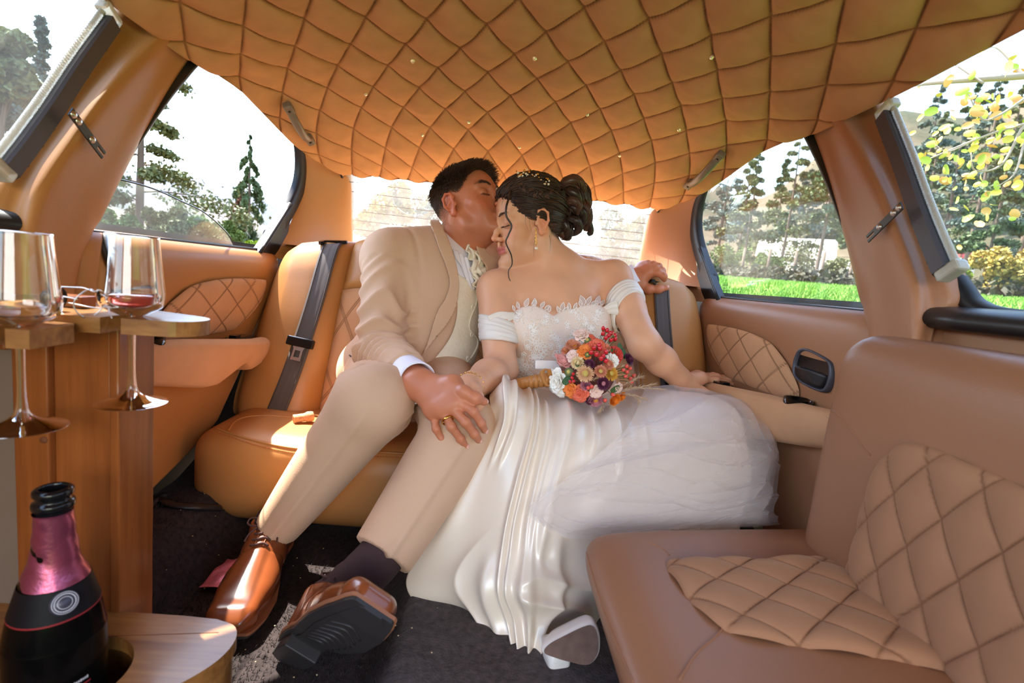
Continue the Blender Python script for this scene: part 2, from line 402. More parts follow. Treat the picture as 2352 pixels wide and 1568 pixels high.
# ---- headliner
nu, nv = 440, 540
th = np.linspace(-np.pi/2, np.pi/2, nu); tt = np.sin(th)*.55+th/(np.pi/2)*.45
Yc = np.linspace(.12, 1.72, nv)
xe = interp(Yc, [.1, 1.2, 1.43, 1.52, 1.6, 1.72], [.645, .64, .625, .60, .575, .54])
ze = interp(Yc, [.1, .5, .8, 1.03, 1.2, 1.3, 1.43, 1.5, 1.6, 1.72], [1.09, 1.085, 1.066, 1.062, 1.084, 1.063, 1.036, 1.012, 1.0, .998])
k = np.ones(41)/41
ze = np.convolve(np.pad(ze, 20, mode='edge'), k, 'valid'); xe = np.convolve(np.pad(xe, 20, mode='edge'), k, 'valid')
zc = interp(Yc, [.1, .5, .9, 1.2, 1.4, 1.55, 1.65, 1.72], [1.195, 1.195, 1.185, 1.165, 1.13, 1.082, 1.035, 1.0])
zc = np.convolve(np.pad(zc, 20, mode='edge'), k, 'valid'); zc[-1] = .999
HX = xe[:, None]*tt; HZ = ze[:, None]+(zc-ze)[:, None]*(1-np.abs(tt)**2.3)**.75
HY = np.repeat(Yc[:, None], nu, 1)
arc = np.concatenate([[0], np.cumsum(np.hypot(np.diff(HX[nv//2]), np.diff(HZ[nv//2])))]); arc -= arc[-1]/2
P = np.stack([HX, HY, HZ], -1)
wob = .10*fbm(P, 6., 2, 3)
qh, qs = quilt(np.broadcast_to(arc, HX.shape)/.115+wob*.35, (HY+.02)/.185+wob*.35, .42, .035)
N = np.cross(np.gradient(P, axis=0), np.gradient(P, axis=1)); N /= np.linalg.norm(N, axis=2, keepdims=True)+1e-9
N *= np.where(N[..., 2:] > 0, -1, 1)
wr = fbm(P*np.array([1, 3, 1.]), 30., 2, 5)*.0012
P = P+N*(qh*.019+wr)[..., None]
HL = grid(P)
head = mk('ceiling', HL, MAT['suede'], cols=mixc(SUEDE, THREAD, qs*.55).reshape(-1, 3), kind='structure', label='diamond quilted tan suede headliner')
BH = bvh_of(HL)
# roof skin above, so the sky does not come through
P2 = np.stack([HX*1.06, HY, HZ+.035], -1)[::9, ::9]
mk('roof', grid(P2, flip=True), mat('roof_paint', lin(200, 196, 190), .3, coat=.5), kind='structure')
for u, v in [(948, 140), (1228, 134), (1635, 130), (840, 216), (1077, 280), (1349, 263), (970, 310), (1560, 298), (1193, 338), (1424, 357)]:
    h, n = hit(BH, u, v)
    if h is None: continue
    if n[2] > 0: n = -n
    V, F = lathe([(1e-4, -.001), (.0052, 0), (.0052, .0015), (.0034, .0042), (1e-4, .0046)], 9, frame_m(h-n*.0005, n))
    if 'gem' not in MAT: MAT['gem'] = mat('cut_crystal', lin(252, 236, 200), .12, spec=1., coat=1., metal=.35)
    mk('crystal_stud', (V, F), MAT['gem'], head, smooth=False)

# ---- sides
def curve(pts, n): return cat(np.array(pts, float), n)
DOORX = .66
def side(s, nm):
    S = np.array([s, 1, 1.])
    m = MAT['leather_right_lit'] if s > 0 else MAT['leather']
    # window opening outline in (Y,Z) near X=.68, from the picture's left side
    op = [(.846, .701), (1.413, .706), (1.505, .775), (1.60, .86), (1.65, .945), (1.635, 1.03), (1.56, 1.10), (1.40, 1.14), (1.22, 1.14), (1.12, 1.098), (1.05, 1.02), (.985, .93), (.915, .82), (.87, .745)]
    # door panel: cross-section rolled over at the sill
    zs = np.array([.712, .709, .700, .685, .665, .63, .58, .52, .46, .40, .33, .26, .20, .14])
    xs = np.array([.690, .678, .665, .655, .650, .648, .652, .660, .668, .672, .675, .676, .676, .67])
    n = 60; zz = cat(zs, n); xx = cat(xs, n)
    yr = interp(zz, [.14, .17, .20, .23, .26, .36, .44, .60, .66, .69, .705], [.86, .98, 1.10, 1.20, 1.27, 1.36, 1.41, 1.49, 1.525, 1.535, 1.525])
    t = np.linspace(0, 1, 70); t = .5-.5*np.cos(np.pi*t)*(.35)-.5*(1-2*t)*.65
    Y = .795+(yr[:, None]-.795)*t; X = np.repeat(xx[:, None], 70, 1)
    edge = np.minimum(t, 1-t)*np.ptp(Y, axis=1)[:, None]
    X = X+.022*np.exp(-edge/.012)                      # rolls away at the ends
    # shallow recess around the quilted insert
    ins = np.array([(1.43, .622), (1.405, .56), (1.31, .50), (1.24, .492), (1.0, .50), (.965, .52), (.985, .56), (1.06, .61), (1.14, .628), (1.25, .635), (1.40, .632)])
    Z = np.repeat(zz[:, None], 70, 1)
    dd = polydist(Y, Z, ins); ii = inpoly(Y, Z, ins)
    X = X+np.where(ii, .006, .006*np.exp(-dd/.012))
    door = mk('door_1' if s < 0 else 'door_2', grid(np.stack([s*X, Y, Z], -1), flip=s > 0), m, kind='structure', label='tan leather rear door trim on the %s side' % nm)
    solid(door, .012, -1)
    # quilted insert
    gy, gz = np.meshgrid(np.linspace(.955, 1.44, 120), np.linspace(.48, .645, 60), indexing='ij')
    # fan the grid into the outline: scale rows so that it fills the polygon
    c = np.array([1.2, .56]); ang = np.linspace(0, 2*np.pi, 300, endpoint=False); rad = np.linspace(0, 1, 80)
    oc = cat(ins, 240, closed=True); oa = np.arctan2(oc[:, 1]-c[1], oc[:, 0]-c[0]); o_ = np.argsort(oa)
    ro = np.interp(ang-np.pi, oa[o_], np.hypot(*(oc-c).T)[o_], period=2*np.pi)
    A = ang-np.pi
    gy = c[0]+rad[:, None]*ro*np.cos(A)*.975; gz = c[1]+rad[:, None]*ro*np.sin(A)*.95
    qh, qs = quilt((gy)/.115, (gz+.03)/.085, .3, .045)
    ex = np.interp(gz, zz[::-1], xx[::-1])+.004-.010*np.sqrt(np.clip(1-rad[:, None]**6, 0, 1))-.004*qh
    ex = np.broadcast_to(ex, gy.shape)
    mk('quilted_panel', grid(np.stack([s*ex, gy, gz], -1), cv=True, flip=s < 0), MAT['suede_pale'], door, cols=mixc(SUEDE2, THREAD, qs*.6).reshape(-1, 3), label='pale diamond stitched insert')
    # armrest with pocket: a swept suede shelf
    ya = np.linspace(.80, 1.395, 50)
    top = interp(ya, [.8, 1.0, 1.25, 1.34, 1.395], [.520, .505, .475, .468, .452])
    bot = interp(ya, [.8, .9, 1.0, 1.08, 1.12, 1.16, 1.22, 1.26, 1.262, 1.35, 1.395], [.470, .440, .415, .395, .392, .402, .418, .420, .398, .405, .435])
    out = interp(ya, [.8, .9, 1.05, 1.2, 1.3, 1.36, 1.395], [.645, .612, .597, .592, .594, .602, .635])
    sec = []
    for y, a, b, x in zip(ya, top, bot, out):
        r = .010
        q = [(.664, a-.012), (.640, a-.012), (.628, a-.004), (x+.020, a+.002), (x+.008, a), (x, a-r), (x+.002, (a+b)/2), (x+.012, b+.012), (x+.024, b), (.672, b-.004)]
        q = cat(np.array(q), 30); sec.append(np.c_[s*q[:, 0], np.full(30, y), q[:, 1]])
    sec = np.array(sec)
    arm = mk('armrest', grid(sec, flip=s > 0), MAT['suede_pale'], door, cols=np.tile(SUEDE2, (1500, 1)), label='suede covered armrest with pull pocket')
    solid(arm, .004, -1)
    capf = [sec[-1].mean(0)]
    V = np.concatenate([sec[-1], [sec[-1].mean(0)]]); mk('armrest_end', (V, [[i, (i+1) % 30, 30] for i in range(30)]), MAT['suede_pale'], door, cols=np.tile(SUEDE2, (31, 1)))
    mk('armrest_seam', tube(np.c_[s*(out-.0006), ya, top-.013], .0011, 5), MAT['thread'], door)
    mk('armrest_switch', merge([box((-.014, -.05, -.004), (.014, .05, .006), frame_m((s*.622, 1.22, .483), (0, .0, 1), (1, 0, 0))), box((-.009, -.02, .006), (.009, .0, .011), frame_m((s*.622, 1.22, .483), (0, 0, 1), (1, 0, 0)))]), MAT['black_gloss'], door, smooth=False)
    mk('pocket_cup', lathe([(.018, -.02), (.024, .006), (.027, .007), (.027, -.02)], 24, frame_m((s*.636, .93, .515), (0, 0, 1))), MAT['black_gloss'], door)
    # inner door handle: recessed cup with a lever
    hp = [(.868, .600), (.885, .612), (.945, .622), (.972, .618), (.982, .602), (.984, .580), (.975, .560), (.945, .550), (.90, .546), (.874, .550), (.864, .572)]
    hc = cat(np.array(hp), 60, closed=True); cc = hc.mean(0); rings = []
    for k_, off in ((1.0, -.004), (.98, .006), (.90, .008), (.86, .004), (.82, -.004), (.01, -.008)):
        rings.append(np.c_[np.full(60, s*(.651-off)), cc[0]+(hc[:, 0]-cc[0])*k_, cc[1]+(hc[:, 1]-cc[1])*k_])
    hd = mk('door_handle', grid(np.array(rings), cv=True, flip=s > 0), MAT['grey_metal'], door, label='dark glossy inner door handle')
    rings = []
    for k_, off in ((.8, -.004), (.78, .007), (.70, .011), (.01, .013)):
        q = cc+(hc-cc)*k_; q[:, 1] = np.where(q[:, 1] > .580, .580+(q[:, 1]-.580)*.05, q[:, 1])
        rings.append(np.c_[np.full(60, s*(.651-off)), q])
    mk('handle_lever', grid(np.array(rings), cv=True, flip=s > 0), MAT['black'], hd)
    q = cc+(hc-cc)*.90; q[:, 1] = np.where(q[:, 1] < .582, .582, q[:, 1])
    mk('handle_cup', ([(s*.6495, *p) for p in q], [list(range(60))]), MAT['black_gloss'], hd)
    # glass, black frame around the opening
    o2 = cat(np.array(op), 160, closed=True); ctr = np.array([1.25, .90])
    o2[:, 1] = np.where(o2[:, 1] < .708, np.interp(o2[:, 0], [.8, 1.5], [.701, .707]), o2[:, 1])
    def gx(z): return .693-.10*np.clip(z-.70, 0, 1)**1.2       # tumblehome of the glass
    d_ = o2-ctr; ln = np.linalg.norm(d_, axis=1, keepdims=True)
    def ring(off, xoff): q = o2+d_/ln*off; return np.c_[s*(gx(q[:, 1])-xoff), q]
    fw = .012+.035*sstep(1.38, 1.52, o2[:, 0])*sstep(1.09, 1.02, o2[:, 1])
    q1 = o2+d_/ln*fw[:, None]
    rings = [ring(-.004, -.006), ring(-.004, .008), ring(.002, .016), np.c_[s*(gx(q1[:, 1])-.020), q1], np.c_[s*(gx(q1[:, 1])-.004), o2+d_/ln*(fw[:, None]+.012)]]
    win = mk('window_1' if s < 0 else 'window_2', grid(np.array(rings), cv=True, flip=s > 0), MAT['rubber'], kind='structure', label='rear door window on the %s side' % nm)
    # triangular quarter-light trim at the rear lower corner
    tri = np.array([(1.405, .700), (1.52, .700), (1.60, .775), (1.625, .86), (1.605, .87), (1.50, .775)])
    mk('corner_trim', prism([(y, z) for y, z in tri], 0, s*.02, np.array([[0, 0, 1, s*.668], [1, 0, 0, 0], [0, 1, 0, 0], [0, 0, 0, 1.]])), MAT['black'], win, smooth=False, label='ribbed triangular black trim')
    for f_ in (.25, .5):
        a, b = np.array((1.405, .702)), np.array((1.60, .868)); q = a+(b-a)*np.linspace(0, 1, 8)[:, None]+np.array([.02, -.004])*f_*1.6
        mk('trim_rib', tube(np.c_[np.full(8, s*.667), q], .003, 6), MAT['black'], win)
    mk('sill_seal', tube(np.array([(s*.679, y, np.interp(y, [.8, 1.5], [.706, .711])) for y in np.linspace(.83, 1.45, 20)]), .0045, 6), MAT['rubber'], win)
    # pane
    if s > 0: po = o2+d_/ln*.004
    else:       # half-lowered pane with a curved upper edge
        up = [atx(u, v, -.685)[1:] for u, v in [(236, 405), (300, 418), (360, 436), (420, 463), (465, 484), (500, 510), (530, 540), (548, 572)]]
        up = cat(np.array(up), 40)
        po = np.concatenate([[(.84, .697), (1.35, .702)], up[::-1], [(.868, .76), (.85, .72)]])
    pb = np.array(po); MX = lambda q, o_: np.c_[s*(gx(q[:, 1])-o_), q]
    n = len(pb); V = np.concatenate([MX(pb, -.0005), MX(pb, -.0040)])
    F = [list(range(n)), list(range(n, 2*n))[::-1]]+[[i, n+i, n+(i+1) % n, (i+1) % n] for i in range(n)]
    if s > 0: F = [f[::-1] for f in F]
    mk('glass_pane', (V, F), MAT['glass_r' if s > 0 else 'glass_l'], win, smooth=False, label='clear window glass')
    if s < 0:
        mk('pane_edge', tube(MX(up, .0004), .0016, 5), mat('dark_glass_edge', lin(40, 52, 50), .2), win)
    else:
        V, F = merge([box((0, 0, 0), (.0003, .0028+.0016*(i % 3), .0024)) for i in range(1)])
        ps = []
        for r_, row in enumerate([4, 3, 5, 4, 5, 2]):
            for c_ in range(row):
                p = atx(1661+c_*3.2, 655+r_*6.2, .679); ps.append(box(p-(0, .0016, .0018), p+(.0004, .0014, .002)))
        mk('glass_marking', merge(ps), MAT['black'], win, kind='stuff', smooth=False)
    # B pillar: window-edge, crease and front-edge polylines taken on the right side of the picture
    A = [(.676, y, z) for y, z in ((1.13, 1.115), (1.06, 1.03), (.99, .93), (.92, .82), (.87, .735), (.842, .69), (.80, .55), (.80, .40), (.80, .20))]
    Bq = [(1925, 275), (1968, 350), (2009, 430), (2042, 515), (2072, 600), (2092, 680), (2097, 780)]
    Bp = [atx(u, v, .628) for u, v in Bq]; Bp = cat(np.array([Bp[0]+(Bp[0]-Bp[1])*.4]+Bp), 30)
    Bp = np.concatenate([Bp, [(.628, Bp[-1][1]-.004, .55), (.628, Bp[-1][1]-.006, .40), (.628, Bp[-1][1]-.006, .20)]])
    Cq = [(2013, 235), (2045, 300), (2095, 440), (2140, 560), (2178, 650), (2185, 695), (2165, 730)]
    Cp = [atx(u, v, .668) for u, v in Cq]; Cp = cat(np.array([Cp[0]+(Cp[0]-Cp[1])*.3]+Cp), 30)
    Cp = np.concatenate([Cp, [(.668, Cp[-1][1]+.005, .55), (.668, Cp[-1][1]+.005, .40), (.668, Cp[-1][1]+.005, .20)]])
    A = cat(np.array(A), 60); Bp = cat(Bp, 60); Cp = cat(Cp, 60)
    D = A+np.array([.022, 0, 0]); E_ = Cp+np.array([.03, -.004, 0]); 
    mid1 = A*.75+Bp*.25+np.array([-.012, 0, 0]); mid2 = Bp*.55+A*.45+np.array([-.004, 0, 0]); b2 = Bp*.7+Cp*.3+np.array([.012, 0, 0])
    b3 = Bp*.25+Cp*.75+np.array([.002, 0, 0])
    rows = cat(np.stack([D, A+np.array([-.004, 0, 0]), mid1, mid2, Bp, b2, b3, Cp, E_]), 40)*S
    mk('wall_left_pillar' if s < 0 else 'wall_right_pillar', grid(rows, flip=s > 0), m, kind='structure', label='tan leather covered door pillar on the %s side' % nm)
    # C pillar
    f0 = [(.668, 1.50, .69), (.672, 1.56, .74), (.672, 1.64, .83), (.668, 1.68, .93), (.655, 1.665, 1.02), (.63, 1.60, 1.07)]
    f1 = [(.60, 1.60, .69), (.612, 1.65, .75), (.612, 1.70, .85), (.60, 1.72, .94), (.585, 1.71, 1.01), (.56, 1.66, 1.06)]
    f2 = [(.545, 1.80, .69), (.540, 1.80, .76), (.538, 1.78, .85), (.536, 1.76, .94), (.534, 1.74, 1.01), (.53, 1.73, 1.05)]
    f3 = [(x-.004, y+.05, z) for x, y, z in f2]
    g_ = cat(cat(np.array([f0, f1, f2, f3]), 30, 0), 30, 1)*S
    mk('wall_left_quarter' if s < 0 else 'wall_right_quarter', grid(g_, flip=s < 0), m, kind='structure', label='tan leather rear quarter trim on the %s side' % nm)
    # front side window: black frame with rounded lower rear corner, pane, dark ledge, panel below
    fr = [(.965, 1.115), (.875, 1.02), (.80, .90), (.730, .80), (.690, .755), (.665, .733), (.62, .724), (.50, .722), (.10, .722), (.10, 1.16), (.6, 1.16)]
    fo = cat(np.array(fr), 160, closed=True); cf = np.array([.45, .93]); e_ = fo-cf; e_ /= np.linalg.norm(e_, axis=1, keepdims=True)
    rg = [np.c_[np.full(160, s*x), fo+e_*o_] for x, o_ in ((.70, -.006), (.685, -.006), (.680, 0), (.677, .012), (.69, .02))]
    w2 = mk('window_3' if s < 0 else 'window_4', grid(np.array(rg), cv=True, flip=s > 0), MAT['rubber'], kind='structure', label='front compartment side window on the %s side' % nm)
    pb = fo; n = len(pb); V = np.concatenate([np.c_[np.full(n, s*.690), pb], np.c_[np.full(n, s*.6935), pb]])
    F = [list(range(n)), list(range(n, 2*n))[::-1]]+[[i, n+i, n+(i+1) % n, (i+1) % n] for i in range(n)]
    mk('glass_pane', (V, F if s < 0 else [f[::-1] for f in F]), MAT['glass_r' if s > 0 else 'glass_l'], w2, smooth=False, label='clear window glass')
    sec = [(.690, .722), (.680, .726), (.655, .722), (.640, .712), (.638, .700), (.650, .692), (.685, .690)]
    sec = cat(np.array(sec), 20); ys = np.linspace(.10, .705, 10); lg = np.array([np.c_[s*sec[:, 0], np.full(20, y), sec[:, 1]] for y in ys])
    V, F = grid(lg, flip=s > 0)
    mk('window_ledge', (V, F.tolist()+[list(range(180, 200))]), MAT['black'], w2, label='black plastic window ledge')
    py, pz = np.meshgrid(np.linspace(.05, .76, 10), np.linspace(.70, .15, 10), indexing='ij')
    mk('wall_left' if s < 0 else 'wall_right', grid(np.stack([np.full_like(py, s*.675)+.02*s*sstep(.7, .62, pz)*0, py, pz], -1), flip=s > 0), m, kind='structure', label='tan leather lower side trim on the %s side' % nm)
    # outer body side so that daylight only enters through the windows
    yb, zb = np.meshgrid(np.linspace(.05, 2.05, 12), np.linspace(.725, -.05, 6), indexing='ij')
    mk('trim_1' if s < 0 else 'trim_2', grid(np.stack([np.full_like(yb, s*.72), yb, zb], -1)), MAT['black'], kind='structure')
    # roof rail above windows
    yr_ = np.linspace(.05, 1.72, 20); zr = interp(yr_, [.05, .8, 1.2, 1.5, 1.72], [1.15, 1.14, 1.13, 1.08, 1.04])
    xr = interp(yr_, [.05, 1.2, 1.5, 1.72], [.66, .66, .64, .57])
    rr = np.array([np.c_[s*(xr+a), yr_, zr+b] for a, b in ((.0, .0), (-.03, .05), (-.06, .09))])
    mk('trim_3' if s < 0 else 'trim_4', grid(rr), MAT['rubber'], kind='structure')
MAT['glass_l'] = glass_mat('window_glass', (.95, .97, .96), 1.45, 1.0, haze=.03)
MAT['glass_r'] = glass_mat('window_glass_reflecting', (.93, .95, .94), 1.5, 1.6, haze=.02)
side(-1, 'left'); side(1, 'right')

# ---- rear window, parcel shelf
MAT['glass_b'] = glass_mat('hazy_rear_glass', (.92, .96, .94), 1.5, 1.4, haze=.12)  # diffuse haze in the pane stands in for the bright daylight wash
def rearglass(n=20, m=10):
    P = []
    for t in np.linspace(0, 1, m):
        y = 1.99+(1.70-1.99)*t; z = .75+(1.03-.75)*t; hw = .64+(.545-.64)*t
        x = np.linspace(-hw, hw, n); P.append(np.c_[x, y+.03*(1-(x/hw)**2), np.full(n, z)+.0*x])
    return np.array(P)
rw = mk('window_5', grid(rearglass(), flip=True), MAT['glass_b'], kind='structure', label='sloping rear window with defroster lines')
for i in range(9):
    t = .08+i*.105; g = rearglass(20, 101)[int(t*100)]; g = g.copy(); g[:, 1] -= .003
    mk('defroster_line', tube(g, .0011, 4), mat('defroster', lin(96, 78, 62), .5) if i == 0 else bpy.data.materials['defroster'], rw)
for s in (-1, 1):
    e = rearglass(2, 20)[:, 0 if s < 0 else 1]; e = e+np.array([-s*.006, -.006, 0])
    mk('glass_edge', tube(e, .006, 6), MAT['rubber'], rw)
x, y = np.meshgrid(np.linspace(-.66, .66, 30), np.linspace(1.50, 2.02, 14), indexing='ij')
shelf = mk('wall_rear', grid(np.stack([x, y, np.full_like(x, .735)], -1)), mat('shelf_cloth', lin(206, 158, 112), .9), kind='structure', label='tan parcel shelf below the rear window')
for cx in (-.34, .36):
    sp = root('shelf_speaker', (cx, 1.76, .735), 'round speaker with pale ring set in the shelf %s' % ('behind the man' if cx < 0 else 'at the right behind the woman'), 'speaker', 'speakers on the parcel shelf')
    M_ = frame_m((cx, 1.76, .735), (0, 0, 1))
    mk('speaker_ring', lathe([(.078, .0), (.080, .006), (.087, .008), (.092, .004), (.093, 0)], 40, M_), MAT['chrome'], sp)
    mk('speaker_cone', lathe([(.078, .003), (.05, -.004), (.022, -.010), (.020, -.004), (.001, .002)], 40, M_), MAT['black'], sp)
# bulkhead behind the seat
x, z = np.meshgrid(np.linspace(-.68, .68, 4), np.linspace(0, .735, 4), indexing='ij')
mk('wall_rear_bulkhead', grid(np.stack([x, np.full_like(x, 1.78), z], -1)), MAT['black'], kind='structure')

# ---- floor with carpet, transmission hump and side sills
nx, ny = 150, 140
x, y = np.meshgrid(np.linspace(-.70, .70, nx), np.linspace(.05, 1.75, ny), indexing='ij')
z = .045+.055*sstep(-.145, -.085, x)*sstep(.36, .30, x)*sstep(1.30, 1.12, y)+.105*sstep(.50, .60, np.abs(x))
z += .03*sstep(1.10, 1.22, y)
Pf = np.stack([x, y, z+.004*fbm(np.stack([x, y, z], -1), 24., 3, 9)], -1)
FL = grid(Pf)
MAT['carpet'] = mat('black_carpet', lin(52, 45, 44), .95, bump=(260, .9), var=(70, .35), sheen=.3, spec=.1)
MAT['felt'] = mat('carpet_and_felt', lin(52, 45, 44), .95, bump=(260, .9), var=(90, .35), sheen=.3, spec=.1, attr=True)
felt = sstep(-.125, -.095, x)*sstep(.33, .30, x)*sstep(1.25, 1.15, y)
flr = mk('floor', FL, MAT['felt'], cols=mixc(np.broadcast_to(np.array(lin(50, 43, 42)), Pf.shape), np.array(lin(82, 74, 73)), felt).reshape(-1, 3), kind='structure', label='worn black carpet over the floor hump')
BF = bvh_of(FL)
# carpet pile
npile = 26000
px, py = rng.uniform(-.68, .60, npile), rng.uniform(.40, 1.25, npile)
pz = np.interp(py, [0, 1], [0, 0])
ix = np.clip(((px+.70)/1.4*(nx-1)).round().astype(int), 0, nx-1); iy = np.clip(((py-.05)/1.70*(ny-1)).round().astype(int), 0, ny-1)
kp = ~((px > -.10) & (px < .31)); px, py, ix, iy = px[kp], py[kp], ix[kp], iy[kp]; npile = len(px)
base = np.c_[px, py, Pf[ix, iy, 2]-.001]
lean = np.c_[fbm(base, 12., 2, 21), fbm(base, 12., 2, 22), np.zeros(npile)]*.007+rng.normal(size=(npile, 3))*.002
pth = np.stack([base, base+lean*.4+np.array([0, 0, .0035]), base+lean+np.array([0, 0, .006])], 1)
mk('carpet_pile', tubes(pth, np.array([.0007, .0006, .0002]), 3), MAT['carpet'], flr, kind='stuff')
# crumbs on the carpet
cr = []
for _ in range(70):
    x_, y_ = rng.uniform(-.6, 0), rng.uniform(.5, 1.1)
    ixx = int(np.clip((x_+.70)/1.4*(nx-1), 0, nx-1)); iyy = int(np.clip((y_-.05)/1.7*(ny-1), 0, ny-1))
    r_ = rng.uniform(.0008, .0018); V, F = ball((x_, y_, Pf[ixx, iyy, 2]+.007), (r_, r_*.8, r_*.6), 4); cr.append((V, F))
mk('crumbs', merge(cr), mat('crumbs', lin(205, 180, 140), .8), flr, kind='stuff')
# plastic sill trims by the left door
for q, nm_ in (([(262, 1225), (300, 1200), (345, 1165), (375, 1145)], 'a'), ([(360, 1150), (400, 1165), (450, 1170), (503, 1172)], 'b')):
    pts = []
    for u, v in q:
        h, n = hit(BF, u, v); pts.append(h+np.array([0, 0, .006]))
    mk('sill_trim', tube(cat(np.array(pts), 24), .011, 8, flat=.55), MAT['black'], flr)

# front part of the cabin, behind the camera
x, y = np.meshgrid(np.linspace(-.66, .66, 12), np.linspace(-1.3, .13, 12), indexing='ij')
mk('ceiling_front', grid(np.stack([x, y, 1.195-.11*np.abs(x/.66)**3], -1)), MAT['suede'], cols=np.tile(SUEDE, (144, 1)), kind='structure')
mk('roof_front', grid(np.stack([x*1.06, y, 1.235-.11*np.abs(x/.66)**3], -1)), bpy.data.materials['roof_paint'], kind='structure')
x, y = np.meshgrid(np.linspace(-.70, .70, 8), np.linspace(-1.3, .06, 8), indexing='ij'); mk('floor_front', grid(np.stack([x, y, np.full_like(x, .045)], -1)), MAT['carpet'], kind='structure')
for s in (-1, 1):
    y, z = np.meshgrid(np.linspace(-1.3, .06, 6), np.linspace(.70, .0, 6), indexing='ij'); mk('wall_left_front' if s < 0 else 'wall_right_front', grid(np.stack([np.full_like(y, s*.70), y, z], -1)), MAT['leather'], kind='structure')
# ================================================================== seats
def drape(bvh, pts, off, n=40):
    """pull a picture polyline onto a surface; returns lifted points and normals"""
    P, Nn = [], []
    for u, v in cat(np.array(pts, float), n):
        h, nn = hit(bvh, u, v)
        if h is None: continue
        if nn@(CAM-h) < 0: nn = -nn
        P.append(h+nn*off); Nn.append(nn)
    return np.array(P), np.array(Nn)
rs = root('rear_bench_seat', (0, 1.25, .06), 'tan leather rear bench seat that the couple sits on', 'seat')
S_ = SDF((-.70, 1.0, .05), (.70, 1.55, .40), .009)
S_.rbox((0, 1.285, .195), (.655, .225, .105), .07)
S_.rbox((0, 1.17, .17), (.60, .10, .09), .06, k=.05)
S_.apply((-.7, 1., .05), (.7, 1.55, .4), lambda x, y, z: (z-.302-.012*np.cos(x*9)*np.cos((y-1.27)*6)+.10*np.clip(np.abs(x)-.5, 0, 1)**1.2+.05*np.clip(1.12-y, 0, 1)), .04, 'i')
VFc = relax(S_.mesh(), 2)
cu = mk('seat_cushion', VFc, MAT['leather'], rs); BC = bvh_of(VFc)
for pl, r, m_ in (([(478, 975), (520, 992), (580, 1010), (640, 1024), (700, 1032), (780, 1036), (860, 1038), (950, 1043)], .0028, 'leather'), ([(525, 988), (540, 968), (570, 957), (620, 955), (700, 962)], .0022, 'leather')):
    p, n_ = drape(BC, pl, .0006)
    if len(p) > 3: mk('seam_piping', tube(p, r, 6), MAT[m_], cu)
p, n_ = drape(BC, [(500, 993), (580, 1020), (640, 1034), (700, 1042), (860, 1048), (950, 1053)], .001, 90)
st = []
for i in range(0, len(p)-1, 1):
    a, b = p[i], p[i]+(p[i+1]-p[i])*.6
    st.append(tube(np.array([a, b]), .0011, 4))
mk('stitching', merge(st), MAT['thread_tan'], cu, kind='stuff')
# backrest
prof = np.array([(1.37, .235), (1.325, .255), (1.318, .285), (1.338, .36), (1.372, .45), (1.405, .55), (1.44, .64), (1.462, .69), (1.488, .73), (1.52, .752), (1.56, .750), (1.60, .72), (1.61, .66)])
def ztop(x): return np.interp(np.abs(x), [0, .30, .40, .44, .50, .58, .62, .645, .66], [.80, .795, .775, .762, .758, .742, .715, .67, .62])
def back(x, v, bul=0):
    q = cat(prof, 400); i = v*399; y = np.interp(i, np.arange(400), q[:, 0]); z = np.interp(i, np.arange(400), q[:, 1])
    f = np.clip((z-.30)/(.752-.30), 0, 1.2)
    z = z+(ztop(x)-.752)*f
    return np.stack([x+np.sign(x)*(.02)*(1-f)*np.abs(x)/.65, y-bul+.02*np.clip(np.abs(x)-.5, 0, 1)/.15*0, z], -1)
def panel(x0, x1, v0, v1, nx, nv, puff, name, m_, qp=None, roll=.02, cols=None, lab=None):
    x = np.linspace(x0, x1, nx)[:, None]+np.zeros((1, nv)); v = np.linspace(v0, v1, nv)[None]+np.zeros((nx, 1))
    ax = np.minimum(x-x0, x1-x); av = np.minimum(v-v0, v1-v)*.95
    b = puff*(1-(np.abs(x-(x0+x1)/2)/((x1-x0)/2))**3)*np.ones_like(v)
    e = np.minimum(ax, av); b = b-roll*np.exp(-e/.012)
    b += .0016*fbm(np.stack([x, v, x*0], -1), 22., 2, 4)
    c = None
    if qp:
        h, s = quilt(x/qp[0], v/qp[1], .28, .022); h2, s2 = quilt(x/qp[0]+.05, v/qp[1], .28, .022)
        b = b+.004*h; c = mixc(SUEDE2*np.array([.95, .88, .80]), THREAD, np.maximum(s, s2)*.6).reshape(-1, 3)
    return mk(name, grid(back(x, v, b)), MAT[m_], rs, cols=c, label=lab)
for s in (-1, 1):
    a, b = sorted((s*.655, s*.435)); panel(a, b, 0, 1, 60, 110, .035, 'side_bolster', 'leather')
    a, b = sorted((s*.435, s*.0)); panel(a, b, .47, 1, 60, 50, .014, 'headrest_panel', 'leather')
    panel(a, b, .0, .47, 220, 180, .012, 'quilted_panel', 'suede_pale', (.115, .16), lab='pale panel stitched in double diamond lines')
    e = np.array([back(np.array(s*.657), np.array(v)) for v in np.linspace(0, 1, 30)]); f_ = e+np.array([0, .09, 0])
    mk('backrest_side', grid(np.array([e, f_]), flip=s > 0), MAT['leather'], rs)
x = np.linspace(-.64, .64, 60); v = np.linspace(0, 1, 60); X_, V_ = np.meshgrid(x, v, indexing='ij'); VFb = grid(back(X_, V_, .028)); BB = bvh_of(VFb)

